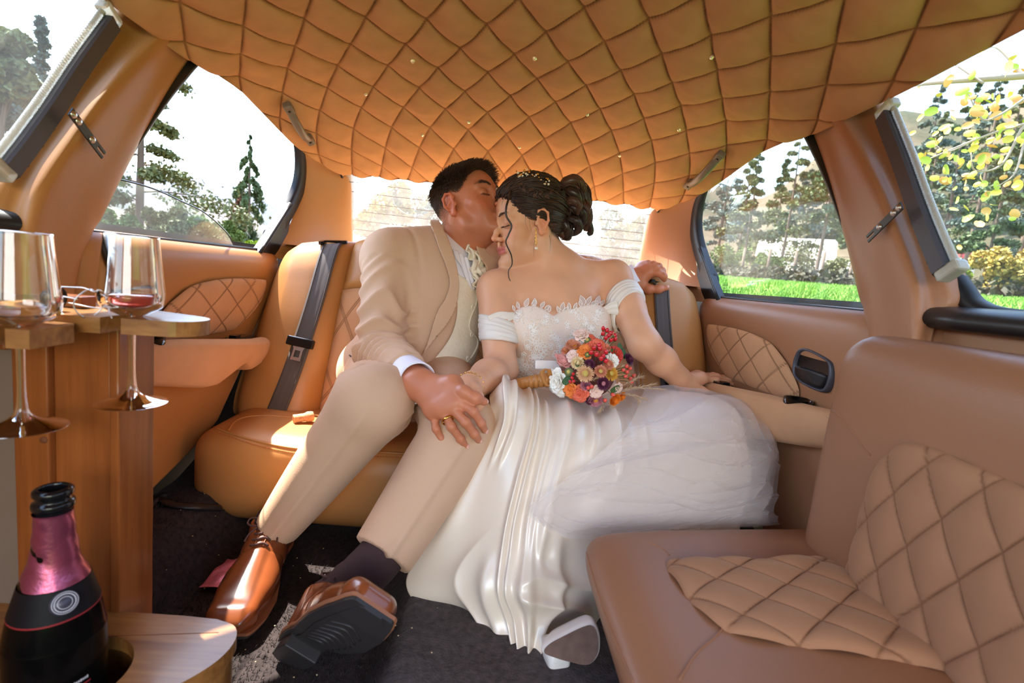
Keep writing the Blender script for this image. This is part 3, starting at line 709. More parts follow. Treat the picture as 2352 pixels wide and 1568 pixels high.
# seat belts
def belt(pl, wd, label, slot, buckle=None, bolt=None):
    p, n_ = drape(BB, pl, .010, 50)
    p = np.concatenate([p[:1]+np.array([0, .02, -.01]), p])
    n_ = np.concatenate([n_[:1], n_])
    for _ in range(6): p[1:-1] = (p[:-2]+2*p[1:-1]+p[2:])/4
    T = np.gradient(p, axis=0); side_ = np.cross(T, n_); side_ /= np.linalg.norm(side_, axis=1, keepdims=True)
    nn = np.cross(side_, T); nn /= np.linalg.norm(nn, axis=1, keepdims=True)
    r = root('seat_belt', tuple(p[-1]), label, 'seat belt')
    sec = []
    for c in np.linspace(-1, 1, 9): sec.append(p+side_*c*wd/2+nn*.0008*np.sin(c*9))
    o = mk('webbing', grid(np.array(sec)), MAT['webbing'], r); solid(o, .0016, 0)
    for c in (-.8, .8): mk('webbing_edge', tube(p+side_*c*wd/2+nn*.0016, .0012, 4), MAT['webbing'], r)
    c = p[1]; M_ = frame_m(c+nn[1]*.004, nn[1], side_[1])
    q = [(-.036, -.012), (.02, -.012), (.036, .0), (.036, .030), (.028, .034), (.024, .026), (.024, .006), (-.036, -.002)]
    mk('belt_guide', prism(q, -.006, .004, M_), MAT['black_gloss'], r, smooth=False, label='open black hook the belt runs through')
    if buckle is not None:
        i = int(np.argmin([np.hypot(*(uvof(a)-np.array(buckle))) for a in p])); M_ = frame_m(p[i]+nn[i]*.006, nn[i], side_[i])
        o = mk('buckle_body', box((-.037, -.014, -.006), (.037, .012, .010), M_), MAT['black_gloss'], r, smooth=False); bevel(o, .004, 3)
        sg = 1 if (M_[:3, 1]@np.array([0, 0, 1])) < 0 else -1
        out = [(-.018, .010), (.018, .010), (.013, .020), (.014, .050), (-.014, .050), (-.013, .020)]; hole = [(-.0075, .022), (-.0075, .041), (.0075, .041), (.0075, .022)]
        mk('latch_plate', holed([(x, sg*y) for x, y in out], [[(x, sg*y) for x, y in hole]], .0, .003, M_), MAT['steel'], r, smooth=False, label='steel latch plate')
    if bolt is not None:
        M_ = frame_m(p[-4]+nn[-4]*.002, nn[-4]); mk('anchor_bolt', lathe([(.0001, .004), (.006, .004), (.007, .002), (.011, .001), (.012, 0)], 18, M_), MAT['black_gloss'], r)
    return r
def uvof(p):
    q = (np.asarray(p)-CAM)@CM; return np.array([CW/2+FPX*q[0]/q[2], CH/2-FPX*q[1]/q[2]])
from mathutils.geometry import tessellate_polygon
def holed(outer, holes, z0, z1, M=None):
    loops = [np.asarray(outer, float)]+[np.asarray(h, float) for h in holes]
    tri = tessellate_polygon([[Vector((*p, 0)) for p in l] for l in loops]); A = np.concatenate(loops); n = len(A)
    V = np.concatenate([np.c_[A, np.full(n, z0)], np.c_[A, np.full(n, z1)]])
    F = [[t[0]+n, t[1]+n, t[2]+n] for t in tri]; ar = sum((A[t[1]][0]-A[t[0]][0])*(A[t[2]][1]-A[t[0]][1])-(A[t[2]][0]-A[t[0]][0])*(A[t[1]][1]-A[t[0]][1]) for t in tri)
    if ar < 0: F = [f[::-1] for f in F]
    F += [[i-n for i in f[::-1]] for f in F]; k = 0
    for l in loops:
        m = len(l); F += [[k+i, k+(i+1) % m, n+k+(i+1) % m, n+k+i] for i in range(m)]; k += m
    return (V if M is None else xf(V, M)), F
belt([(768, 556), (752, 600), (733, 670), (712, 740), (698, 782), (688, 815), (668, 870), (650, 915), (632, 958)], .050, 'dark grey seat belt with steel latch plate on the left backrest', None, buckle=(691, 790))
belt([(1516, 652), (1518, 700), (1522, 760), (1528, 830), (1533, 893)], .046, 'dark grey seat belt behind the bride\'s outstretched arm on the right', None, bolt=1)

# grab handles on the headliner
for a, b, lb in (((664, 246), (708, 312), 'grey grab handle on the headliner above the left rear door window'), ((1652, 356), (1588, 416), 'grey grab handle on the headliner above the right rear door window')):
    h1, n1 = hit(BH, *a); h2, n2 = hit(BH, *b)
    n1 = n1 if n1@(CAM-h1) > 0 else -n1; n2 = n2 if n2@(CAM-h2) > 0 else -n2; nn = nrm(n1+n2)
    h1 = h1+nn*.004; h2 = h2+nn*.004; r = root('grab_handle', tuple((h1+h2)/2), lb, 'handle'); ax = nrm(h2-h1)
    t = np.linspace(0, 1, 24); path = h1+(h2-h1)*t[:, None]+nn*(.006+.026*np.sin(np.pi*t)**.6)[:, None]
    mk('grip', tube(path, .0105*np.ones(24), 10, flat=.6, up=nn), MAT['grey_plastic'], r)
    for h in (h1-ax*.006, h2+ax*.006):
        o = mk('mount', box((-.016, -.011, -.004), (.016, .011, .016), frame_m(h, nn, ax)), MAT['grey_plastic'], r, smooth=False); bevel(o, .005, 3)
        M_ = frame_m(h+nn*.016, nn); mk('mount_screw', lathe([(.0001, .0005), (.003, .0015), (.0035, 0)], 10, M_), MAT['black_gloss'], o)

# pillar light bars
MAT['acrylic'] = mat('ridged_clear_acrylic', lin(226, 220, 205), .18, trans=.55, spec=.6, bump=(600, .3))
for s in (-1, 1):
    q = [(2047, 268), (2090, 375), (2128, 480), (2160, 560), (2187, 622)]
    c = cat(np.array([atx(u, v, .650) for u, v in q]), 40)*np.array([s, 1, 1.])
    T = np.gradient(c, axis=0); T /= np.linalg.norm(T, axis=1, keepdims=True); inn = np.array([-s, 0, 0.])
    W_ = np.cross(T, inn)*s; W_ *= np.where((W_[:, 1] > 0), -1, 1)[:, None]     # towards the front window
    r = root('pillar_light_bar', tuple(c[-1]), 'black curved light bar with ridged clear edge on the %s pillar' % ('left' if s < 0 else 'right'), 'light bar')
    sec = [(-.020, -.004), (-.020, .006), (-.012, .020), (.010, .022), (.012, .018), (.012, -.004)]
    P = np.array([c+W_*a+inn*b for a, b in sec])
    V, F = grid(P, cu=True); mk('housing', (V, F.tolist()+[list(range(0, 240, 40)), list(range(39, 240, 40))[::-1]]), MAT['grey_metal'], r, smooth=False)
    rid = 1+.06*np.sin(np.arange(320)*1.57); cc = cat(c, 320); WW = cat(W_, 320)
    mk('clear_strip', tube(cc+WW*.017+inn*.010, .0050*rid, 8), MAT['acrylic'], r, label='ridged clear acrylic strip')
    for e, d_ in ((0, -1), (-1, 1)):
        M_ = frame_m(c[e]+W_[e]*.008+inn*.012, T[e]*d_, inn); o = mk('end_cap', box((-.011, -.018, -.002), (.009, .018, .016), M_), MAT['acrylic'], r, smooth=False); bevel(o, .004, 2)
    for i in (4, 10, 15, 22, 27, 34):
        M_ = frame_m(c[i]-W_[i]*.0165+inn*.0135, -W_[i]*.87+inn*.5); mk('fixing_hole', lathe([(.0001, .0004), (.0028, .0006), (.0032, 0)], 10, M_), MAT['black_gloss'], r)
    i = 19; b0 = c[i]-W_[i]*.008+inn*.026; dirb = nrm(-W_[i]+inn*.16); 
    M_ = frame_m(b0+dirb*.034, nrm(inn+dirb*.12), dirb)
    out = [(-.040, -.007), (.044, -.007), (.044, -.0025), (.026, -.0025), (.026, .0025), (.044, .0025), (.044, .007), (-.040, .007)]
    br = mk('bracket', prism(out, -.001, .001, M_), MAT['black'], r, smooth=False, label='slotted black bracket')
    for x_ in (-.034, -.022, .012):
        mk('screw', lathe([(.0001, .003), (.0035, .0025), (.005, .001), (.0055, .0)], 14, xf4(M_, (x_, 0, .001)) if False else frame_m(xf([(x_, 0, .001)], M_)[0], M_[:3, 2])), MAT['steel'], br)

# ---- side bench in the foreground
sb = root('side_bench', (.42, .58, .05), 'shade-darkened leather side bench with diamond quilted panels in the right foreground', 'seat')
S_ = SDF((.10, .28, .02), (.72, .90, .38), .007)
S_.rbox((.43, .62, .187), (.264, .26, .140), .045)
S_.half((.178, .728, .2), (-.26, .965, 0), .05); S_.half((.176, .5, .275), (-1, 0, -.62), .06); S_.half((.4, .335, .2), (0, -1, 0), .05)
S_.apply((.1, .28, .0), (.72, .86, .4), lambda x, y, z: z-.328+.02*np.clip(.24-x, 0, 1)/.1+.015*np.clip(y-.74, 0, 1)/.05, .03, 'i')
VFs = relax(S_.mesh(), 2); sc = mk('seat_cushion', VFs, MAT['leather_shaded'], sb); BS = bvh_of(VFs)
S_ = SDF((.46, .14, .22), (.74, .84, .74), .007)
S_.rbox((.620, .48, .475), (.072, .285, .198), .055)
S_.apply((.4, .1, .2), (.8, .9, .8), lambda x, y, z: (.535+.07*np.clip(z-.45, 0, 1)-x)+.12*np.clip(z-.60, 0, 1), .05, 'i')
VFk = relax(S_.mesh(), 2); sk = mk('backrest', VFk, MAT['leather_shaded'], sb); BK = bvh_of(VFk)
def insert(outline, bv, nm, scale, puff, par, depth, lab, ray_dir):
    """quilted insert: patch over an outline (list of 2-D points in the seat's own plane) lying on the cushion"""
    o = cat(np.array(outline, float), 200, closed=True); c = o.mean(0); d = o-c; a = np.arctan2(d[:, 1], d[:, 0]); od = np.argsort(a)
    A = np.linspace(-np.pi, np.pi, 320, endpoint=False); ro = np.interp(A, a[od], np.hypot(*d.T)[od], period=2*np.pi); rr = np.linspace(0, 1, 110)[:, None]
    x, y = c[0]+rr*ro*np.cos(A), c[1]+rr*ro*np.sin(A)
    h, s = quilt(x/scale[0], y/scale[1], .36, .030); prof_ = np.sqrt(np.clip(1-rr**8, 0, 1))*depth-.004
    out = np.zeros(x.shape+(3,))
    for i in range(x.shape[0]):
        for j in range(x.shape[1]):
            p, n_ = ray_dir(x[i, j], y[i, j]); hh = bv.ray_cast(Vector(p), Vector(n_))
            q = np.array(hh[0]) if hh[0] is not None else np.array(p)+np.array(n_)*.1
            out[i, j] = q-np.array(n_)*(prof_[i, 0]+puff*h[i, j])
    col = mixc(SUEDE2*np.array([.56, .50, .50]), THREAD, s*.5).reshape(-1, 3)  # pale suede darkened here, the bench's shade put into its colour
    mk(nm, grid(out, cv=True), MAT['suede_pale'], par, cols=col, label=lab)
q = [atz(u, v, .334)[:2] for u, v in [(1535, 1272), (1620, 1268), (1760, 1268), (1900, 1268), (2010, 1330), (2120, 1420), (2230, 1520), (2050, 1490), (1850, 1462), (1690, 1432), (1610, 1380), (1560, 1320)]]
insert(q, BS, 'quilted_seat_panel', (.098, .070), .008, sc, .013, 'pale suede diamond quilted seat panel', lambda x, y: ((x, y, .5), (0, 0, -1.)))
q = [(.625, .30), (.632, .40), (.622, .49), (.600, .532), (.565, .548), (.50, .548), (.42, .545), (.33, .54), (.29, .52), (.27, .45), (.27, .36), (.29, .30), (.40, .285), (.52, .285)]
insert(q, BK, 'quilted_back_panel', (.068, .106), .008, sk, .013, 'pale suede diamond quilted back panel', lambda y, z: ((.40, y, z), (1., 0, 0)))
for pl, bv, par in (([(1343, 1250), (1355, 1300), (1385, 1400), (1425, 1500), (1455, 1567)], BS, sc), ([(1490, 1245), (1520, 1258), (1537, 1275)], BS, sc), ([(1560, 1560), (1600, 1500), (1640, 1465), (1662, 1440)], BS, sc), ([(1885, 930), (1915, 945), (1950, 980), (1985, 1030), (2000, 1045)], BK, sk)):
    p, n_ = drape(bv, pl, .0004)
    if len(p) > 3: mk('seam_piping', tube(p-n_*.0006, .0016, 6), MAT['leather_shaded'], par)
# ================================================================== wooden bar on the left
W1, W2 = lin(176, 98, 42), lin(226, 150, 76)
MAT['wood'] = mat('varnished_pine_upright', W1, .28, coat=.4, wood=((9, 9, .55), lin(118, 60, 24), lin(156, 88, 40)))
MAT['wood_top'] = mat('varnished_pine_planks', W2, .32, coat=.35, wood=((1.2, 14, 10), lin(120, 74, 34), lin(166, 114, 60)))
MAT['grey_door'] = mat('grey_gloss_door', lin(120, 104, 92), .22, coat=.3)
MAT['glass'] = mat('clear_glass', (.98, .98, .98), .02, trans=1., ior=1.46, spec=.5)
MAT['wine'] = mat('rose_wine', lin(238, 120, 112), .02, trans=.85, ior=1.34)
bar = root('wooden_bar', (-.55, .60, .05), 'varnished pine bar with slotted counter and low shelf at the left edge', 'bar cabinet')
def plank(nm, lo, hi, m_='wood', lab=None, par=bar):
    o = mk(nm, box(lo, hi), MAT[m_], par, smooth=False, label=lab); bevel(o, .002, 2); return o
plank('upright_panel', (-.520, .60, .05), (-.452, .628, .592))
plank('corner_strip', (-.452, .597, .05), (-.440, .66, .592))
plank('left_post', (-.562, .592, .05), (-.520, .625, .592))
plank('side_board', (-.70, .640, .05), (-.452, .66, .592))
plank('top_rail', (-.70, .585, .556), (-.562, .610, .592)); plank('bottom_rail', (-.70, .575, .05), (-.562, .610, .20))
plank('cupboard_door', (-.70, .600, .20), (-.562, .615, .556), 'grey_door', 'smoky grey glossy cupboard door')
for u, v in ((122, 788), (101, 1010)):
    p = aty(u, v, .592); mk('screw_cap', lathe([(.0001, .0012), (.004, .001), (.0045, 0)], 12, frame_m(p-np.array([0, .0005, 0]), (0, -1, 0))), MAT['thread'], bar)
def arc(c, r, a0, a1, n=14): a = np.radians(np.linspace(a0, a1, n)); return [(c[0]+r*np.cos(t), c[1]+r*np.sin(t)) for t in a]
GLR, GLL = aty(303, 640, .585), aty(42, 640, .500)
gx1, gy1 = GLR[0], GLR[1]; gx0, gy0 = GLL[0], GLL[1]
# counter: two planks, each with a slot for a glass stem
far = [(-.70, .70), (-.50, .668)]+arc((-.375, .600), .036, 75, -80)+[(gx1+.009, .556)]+arc((gx1, gy1), .009, 0, 180, 8)+[(gx1-.009, .550), (-.458, .543), (-.70, .545)]
mk('counter_plank', prism(far, .594, .612), MAT['wood_top'], bar, smooth=False, label='far counter plank with rounded end')
near = [(-.70, .545), (-.446, .5425), (-.436, .530), (-.436, .480), (gx0+.009, .476)]+arc((gx0, gy0), .009, 0, 180, 8)+[(gx0-.009, .476), (-.70, .470)]
mk('counter_plank', prism(near, .585, .604), MAT['wood_top'], bar, smooth=False, label='near counter plank with a stem slot')
# low shelf with bottle hole
bc = aty(126, 1300, .5)[:2]
sh = [(-.70, .60), (-.36, .600), (-.315, .598)]+cat(np.array([(-.315, .598), (-.287, .588), (-.274, .565), (-.276, .535), (-.292, .505), (-.32, .475), (-.36, .445), (-.42, .415)]), 26).tolist()[1:]+[(-.70, .33)]
hole = arc(bc+np.array([.012, .0]), .058, 0, 360, 41)[:-1]
shelf_t = mk('shelf_top', holed(sh, [hole], .199, .217), MAT['wood_top'], bar, smooth=False, label='low pine shelf with round bottle hole')
sk_ = [(x-.004 if x > -.4 else x, y+.004 if y < .5 else y) for x, y in sh]
mk('shelf_apron', holed(sk_, [arc(bc, .075, 0, 360, 31)[:-1]], .12, .199), MAT['wood_top'], bar, smooth=False)
for k_ in (-.06, .045):
    a, b = np.array([-.70, .47+k_]), np.array([-.30, .53+k_]); t = np.linspace(0, 1, 12)[:, None]; q = a+(b-a)*t
    q = q[[np.hypot(*(p-bc)) > .062 and inpoly(p[0], p[1], sh) for p in q]]
    mk('plank_joint', tube(np.c_[q, np.full(len(q), .2168)], .0008, 4), MAT['thread'], shelf_t)
mk('shelf_underboard', box((-.70, .36, .10), (-.38, .60, .119)), MAT['wood'], bar, smooth=False)
# bottle
bt = root('wine_bottle', (bc[0], bc[1], .119), 'dark sparkling wine bottle with pink foil neck in the shelf hole', 'bottle')
Mb = frame_m((bc[0], bc[1], .119), (-.0, .0, 1))
body = [(.0001, .004), (.036, .0), (.0425, .006), (.0435, .02), (.0435, .135), (.0425, .155), (.037, .185), (.029, .213), (.022, .232), (.0185, .25), (.0165, .27), (.0155, .285)]
bt.location = (bc[0], bc[1], .119)
mk('bottle_body', lathe(cat(np.array(body), 80), 56, Mb), mat('dark_green_black_glass', lin(9, 8, 8), .2, spec=.15), bt)
mk('bottle_lip', lathe(cat(np.array([(.0155, .283), (.0155, .292), (.0178, .295), (.0178, .300), (.0150, .303), (.0150, .307), (.0170, .309), (.0165, .314), (.0115, .315), (.0105, .300)]), 60), 40, Mb), MAT['black_gloss'], bt)
foil = cat(np.array([(.0295, .2135), (.0225, .2325), (.019, .2505), (.0172, .270), (.0164, .286), (.0168, .290)]), 40)
V, F = lathe(foil, 56, Mb); V = V+.0006*fbm(V, 260., 2, 12)[:, None]*np.array([1, 1, 0])
mk('neck_foil', (V, F), mat('pink_foil', lin(160, 80, 104), .28, metal=.75, bump=(300, .15)), bt, label='pink metallic neck foil')
V, F = lathe(np.array([(.0385, .1815), (.0300, .2130)]), 56, Mb); mk('neck_band', (V, F), mat('black_label', lin(20, 17, 20), .5, spec=.2), bt)
V, F = lathe(np.array([(.0386, .1805), (.0384, .1822)]), 56, Mb); mk('band_edge', (V, F), mat('red_print', lin(150, 40, 44), .4), bt)
dc = nrm((.12, -.9, .48)); pc = np.array([bc[0]+.0345*.80, bc[1]-.0345*.60, .119+.2005])
Ms = frame_m(pc, nrm((.80*.90, -.60*.90, .42)))
MAT['seal'] = mat('dark_seal', lin(58, 54, 66), .35); MAT['print'] = mat('pale_print', lin(190, 186, 190), .5)
sl = mk('round_seal', lathe([(.0001, .0015), (.0118, .0014), (.0122, -.004)], 36, Ms), MAT['seal'], bt, label='round dark neck seal with pale ring print')
for r_ in (.0108, .0062): mk('seal_ring', lathe([(r_, .0017), (r_-.0006, .0018)], 36, Ms), MAT['print'], sl)
for i in range(24):
    a = i*2*np.pi/24; M_ = Ms.copy(); mk('seal_letter', box((-.0005, -.001, .0015), (.0005, .001, .0018), Ms@np.array([[np.cos(a), -np.sin(a), 0, .0086*np.cos(a)], [np.sin(a), np.cos(a), 0, .0086*np.sin(a)], [0, 0, 1, 0], [0, 0, 0, 1.]])), MAT['print'], sl, smooth=False)
lr = []
a = np.linspace(-2.3, -.2, 40); zl = .100
V, F = grid(np.stack([np.stack([bc[0]+.0439*np.cos(a), bc[1]+.0439*np.sin(a), np.full(40, .119+z)], -1) for z in (.02, .102)])); lb_ = mk('front_label', (V, F), mat('dark_label', lin(26, 17, 19), .5, spec=.2), bt)
for z0, z1, m_ in ((.1015, .1030, 'red_print'), (.0965, .0975, 'red_print')):
    V, F = grid(np.stack([np.stack([bc[0]+.0441*np.cos(a), bc[1]+.0441*np.sin(a), np.full(40, .119+z)], -1) for z in (z0, z1)])); mk('label_line', (V, F), bpy.data.materials[m_], lb_)
for i in range(16):
    t = -.95+i*.045; p = np.array([bc[0]+.0440*np.cos(t), bc[1]+.0440*np.sin(t), .119+.1085]); hgt = .0022 if i % 3 else .003
    mk('label_letter', box((-.0007, -hgt/2, 0), (.0007, hgt/2, .0004), frame_m(p, (np.cos(t), np.sin(t), 0), (-np.sin(t), np.cos(t), 0))), MAT['print'], lb_, smooth=False)
# wine glasses hanging in the slots
def wineglass(x, y, z, label, wine):
    g = root('wine_glass', (x, y, z-.108), label, 'wine glass', None); M_ = frame_m((x, y, z), (0, 0, 1))
    o_ = cat(np.array([(.0262, .092), (.0272, .08), (.0293, .06), (.0318, .035), (.0328, .022), (.0300, .010), (.0170, .0015), (.0062, -.004), (.0042, -.018), (.0037, -.045), (.0040, -.075), (.0062, -.091), (.013, -.099), (.025, -.104), (.0335, -.1065), (.0338, -.1078), (.0001, -.1078)]), 110)
    i_ = cat(np.array([(.0254, .092), (.0264, .08), (.0285, .06), (.0310, .035), (.0319, .022), (.0288, .0115), (.0160, .0042), (.0001, .0030)]), 60)
    mk('glass', lathe(np.concatenate([i_[::-1], o_]), 56, M_), MAT['glass'], g)
    if wine:
        l = cat(np.array([(.0001, .0034), (.0158, .0046), (.0285, .0119), (.0315, .019), (.03165, .0225)]), 30); l = np.concatenate([l, [(.0305, .0218), (.0001, .0218)]])
        mk('wine', lathe(l, 56, M_), MAT['wine'], g, label='little rose wine left in the glass')
    else:
        l = cat(np.array([(.0001, .0034), (.0158, .0046), (.024, .0078)]), 20); l = np.concatenate([l, [(.0001, .0078)]])
        mk('wine', lathe(l, 56, M_), MAT['wine'], g, label='few drops left in the glass')
wineglass(gx1, gy1, .6135, 'stemmed glass with pink wine left, hanging in the far counter slot', True)
wineglass(gx0, gy0, .6055, 'nearly empty stemmed glass cut by the left picture edge', False)
# cork cage with its cap, wooden block behind
p = aty(118, 697, .56); p[2] = .612
cg = root('wire_cage', (p[0]+.02, p[1], .612), 'bottle wire cage with dark cap lying on the counter between the glasses', 'wire cage')
Mc = frame_m((p[0], p[1], .6275), (-1, .15, .05), (0, 0, 1))
mk('cage_cap', lathe([(.0001, .003), (.012, .002), (.0145, -.001), (.0145, -.004), (.012, -.003)], 28, Mc), MAT['black'], cg)
for i in range(4):
    a = i*np.pi/2+.4; e = np.array([np.cos(a), np.sin(a), 0]); q = np.array([e*.0135+[0, 0, 0], e*.0150+[0, 0, -.015], e*.017+[0, 0, -.032], e*.0145+[0, 0, -.048]]); mk('wire', tube(cat(xf(q, Mc), 16), .0007, 5), MAT['steel'], cg)
a = np.linspace(0, 2*np.pi, 40); mk('wire_ring', tube(xf(np.c_[.0165*np.cos(a), .0150*np.sin(a), -.047+.002*np.sin(3*a)], Mc), .0007, 5), MAT['steel'], cg)
mk('wire_tail', tube(cat(xf(np.array([(0, .0165, -.047), (.004, .014, -.058), (-.004, .006, -.066), (-.012, .002, -.074)]), Mc), 20), .0008, 5), MAT['steel'], cg)
b0 = aty(160, 690, .61); o = mk('wooden_block', box((b0[0]-.030, .60, .6125), (b0[0]+.022, .622, .6265)), MAT['wood'], None, 'small orange-brown wooden block on the counter behind the wire cage', 'block', smooth=False); bevel(o, .001, 2)
# cork on the seat, wrapper beside the shoe
h, n_ = hit(BC, 695, 970)
M_ = frame_m(h+np.array([0.0, 0, .013]), (.85, .5, .10)); M_[:3, 3] += M_[:3, 2]*.0
V, F = lathe(cat(np.array([(.0001, .026), (.010, .0255), (.0128, .022), (.0135, .012), (.0112, .006), (.0102, -.002), (.0108, -.02), (.0095, -.0225), (.0001, -.023)]), 40), 28, M_)
mk('cork', (V+.0005*fbm(V, 500., 2, 3)[:, None], F), mat('cork', lin(206, 150, 110), .85, bump=(300, .5), var=(160, .25)), None, 'mushroom shaped cork lying on the seat beside the man\'s hip', 'cork')

h, n_ = hit(BF, 512, 1322); g_u, g_v = np.meshgrid(np.linspace(-.03, .03, 14), np.linspace(-.05, .05, 20), indexing='ij'); q = np.stack([g_u, g_v, .010+.006*fbm(np.stack([g_u, g_v, 0*g_u], -1), 90., 2, 66)], -1)
if h is not None:
    o = mk('candy_wrapper', grid(q+h+np.array([.012, .0, .0])), mat('pink_wrapper', lin(222, 120, 140), .35, metal=.3, var=(60, .4)), None, 'small crumpled pink wrapper on the carpet beside the man\'s right shoe', 'wrapper'); solid(o, .0006, 0)
# ================================================================== people
W = aty
def head_prims(S, C, M, s, female=False, pucker=False):
    """face and skull, local frame x = own right, y = forward, z = up"""
    def w(p): return C+s*(M@np.array(p, float))
    def E(p, r, k=.012, op='u', rot=None):
        S.ell(w(p), np.array(r)*s, M if rot is None else M@rot, k*s, op)
    def K(p, q, a, b, k=.010, op='u', n=None, sc=1.): S.cone(w(p), w(q), a*s, b*s, k*s, op, None if n is None else M@np.array(n), sc)
    j = .92 if female else 1.
    E((0, -.018, .032), (.0735, .095, .086), .01)
    E((0, .022, .030), (.064, .066, .070), .02)          # forehead
    E((0, .030, -.030), (.058*j, .055, .078), .02)         # mid face
    E((0, .040, -.078), (.036*j, .044, .038), .02)
    for t in (-1, 1):
        K((t*.058*j, -.004, -.040), (t*.050*j, .012, -.074), .014, .014, .02)
        K((t*.050*j, .012, -.074), (t*.016, .074, -.101), .015, .014, .02)
        E((t*.043*j, .052, -.026), (.024, .022, .022), .018)   # cheekbone
        E((t*.034, .058, -.060), (.020, .022, .026), .02)
        K((t*.012, .083, .024), (t*.044, .066, .024), .0085 if not female else .006, .006, .014)
        E((t*.031, .093, .005), (.017, .013, .012), .014, 's')       # socket
        E((t*.031, .0695, .003), (.0165, .0150, .0125), .005)          # closed lid
        K((t*.018, .083, -.0045), (t*.031, .0862, -.0075), .0012, .0013, .0012, 's'); K((t*.031, .0862, -.0075), (t*.044, .078, -.0045), .0013, .0011, .0012, 's')
    E((0, .080+(.004 if female else 0), -.103), (.021*j, .017, .016), .014)           # chin
    nf = .0055 if female else 0; q_ = .86 if female else 1.
    K((0, .083, .016), (0, .100-nf*.6, -.016), .0075*q_, .0085*q_, .010); K((0, .100-nf*.6, -.016), (0, .1105-nf, -.033), .0085*q_, .0092*q_, .006)
    E((0, .1105-nf, -.0345), (.0100*q_, .0100*q_, .0088*q_), .006)
    for t in (-1, 1):
        E((t*.0120*q_, .0985-nf, -.0390), (.0070, .0100*q_, .0070), .006)
        E((t*.0065, .1035-nf, -.0468), (.0040, .0060, .0040), .003, 's')
    K((0, .094, -.049), (0, .0945, -.058), .004, .005, .008)
    py = .006 if pucker else 0.; lw = .018 if pucker else .024
    up = [(-lw, .080+py*.3, -.0665), (-lw*.45, .0925+py, -.0625), (0, .0942+py, -.0635), (lw*.45, .0925+py, -.0625), (lw, .080+py*.3, -.0665)]
    lo = [(-lw*.9, .079+py*.3, -.0695), (-lw*.4, .0895+py, -.0745), (lw*.4, .0895+py, -.0745), (lw*.9, .079+py*.3, -.0695)]
    for a, b in zip(up[:-1], up[1:]): K(a, b, .0048, .0048, .004)
    for a, b in zip(lo[:-1], lo[1:]): K(a, b, .0060, .0060, .004)
    cr = [(-lw*1.05, .083+py*.3, -.068), (-lw*.5, .096+py, -.0682), (0, .0985+py, -.0690), (lw*.5, .096+py, -.0682), (lw*1.05, .083+py*.3, -.068)]
    for a, b in zip(cr[:-1], cr[1:]): K(a, b, .0011, .0011, .0015, 's')
    for t in (-1, 1):    # ears
        c, sn = np.cos(.30), np.sin(.30); rot = np.array([[c, t*sn, 0], [-t*sn, c, 0], [0, 0, 1.]])
        e0 = np.array([t*.0755, EARF if female else EARM, -.006])
        E(e0, (.0065, .0175, .0300), .004, rot=rot)
        E(e0+(t*.0065, .003, .001), (.0036, .0090, .0160), .003, 's', rot)
        hx = [(t*.077, .016, .010), (t*.0815, .010, .022), (t*.0850, -.004, .0255), (t*.0870, -.015, .014), (t*.0855, -.015, -.006), (t*.0810, -.008, -.022)]
        hx = [tuple(e0*(0, 1, 0)+np.array(p)) for p in hx]
        ey = e0[1]+.016
        for a, b in zip(hx[:-1], hx[1:]): K(a, b, .0034, .0034, .004)
        E((t*.0770, ey-.010, -.0335), (.0050, .0080, .0085), .004)
        E((t*.0770, ey+.002, -.010), (.0035, .0035, .0065), .003)
        K((t*.0785, ey-.008, .008), (t*.0815, ey-.022, -.008), .0026, .0026, .004)
def basis(fwd, up):
    y = nrm(fwd); z = np.asarray(up, float); z = nrm(z-y*(z@y)); x = np.cross(y, z); return np.stack([x, y, z], 1)
def finger(S, pts, rs, k=.004, bump=1.12):
    S.chain(pts, rs, k=k)
    for p, r in zip(pts[1:-1], rs[1:-1]): S.ell(p, r*bump*.98, None, k)
def face_cols(V, C, M, s, base, lipc, female):
    L = (V-C)@M/s; x, y, z = L[:, 0], L[:, 1], L[:, 2]; ax = np.abs(x)
    c = np.tile(np.array(base), (len(V), 1)); c *= (1+.05*fbm(V, 60., 3, 31))[:, None]
    face = sstep(.02, .05, y)*sstep(.14, .12, np.abs(z))*sstep(.13, .10, ax)
    def mixin(m, col): nonlocal c; m = np.clip(m, 0, 1)[:, None]; c = c*(1-m)+np.array(col)*m
    g = lambda px, pz, a, b: np.exp(-((ax-px)/a)**2-((z-pz)/b)**2)
    mixin(face*g(.040, -.030, .022, .022)*(.45 if not female else .35), np.array(base)*(1.12, .70, .66))
    mixin(face*np.exp(-(x/.013)**2-((z+.036)/.014)**2)*sstep(.085, .10, y)*.5, np.array(base)*(1.1, .70, .65))
    ear = sstep(.068, .078, ax)*sstep(.02, .0, y)*(np.abs(z+.004) < .045); mixin(ear*.45, np.array(base)*(1.15, .62, .55))
    lw = .026 if female else .022
    lip = face*sstep(.080, .086, y)*sstep(lw, lw*.75, ax)*sstep(.0135, .0095, np.abs(z+.0685)*(1+ax*8)); mixin(lip*.85, lipc)
    mixin(face*g(.031, .006, .014, .008)*(.35 if female else .22), np.array(base)*(.62, .45, .42))
    mixin(face*np.exp(-((z+.0058+.0016*np.cos((ax-.031)/.009))/.0011)**2)*sstep(.0155, .0125, np.abs(ax-.031))*sstep(.068, .075, y), (.012, .007, .006))
    return c, L
SKIN_G = lin(196, 122, 88); SKIN_B = lin(222, 166, 130)
MAT['skin'] = mat('skin', SKIN_G, .42, sss=.18, attr=True, bump=(900, .10), spec=.4)
MAT['nail'] = mat('nail', lin(232, 176, 158), .25, coat=.3)
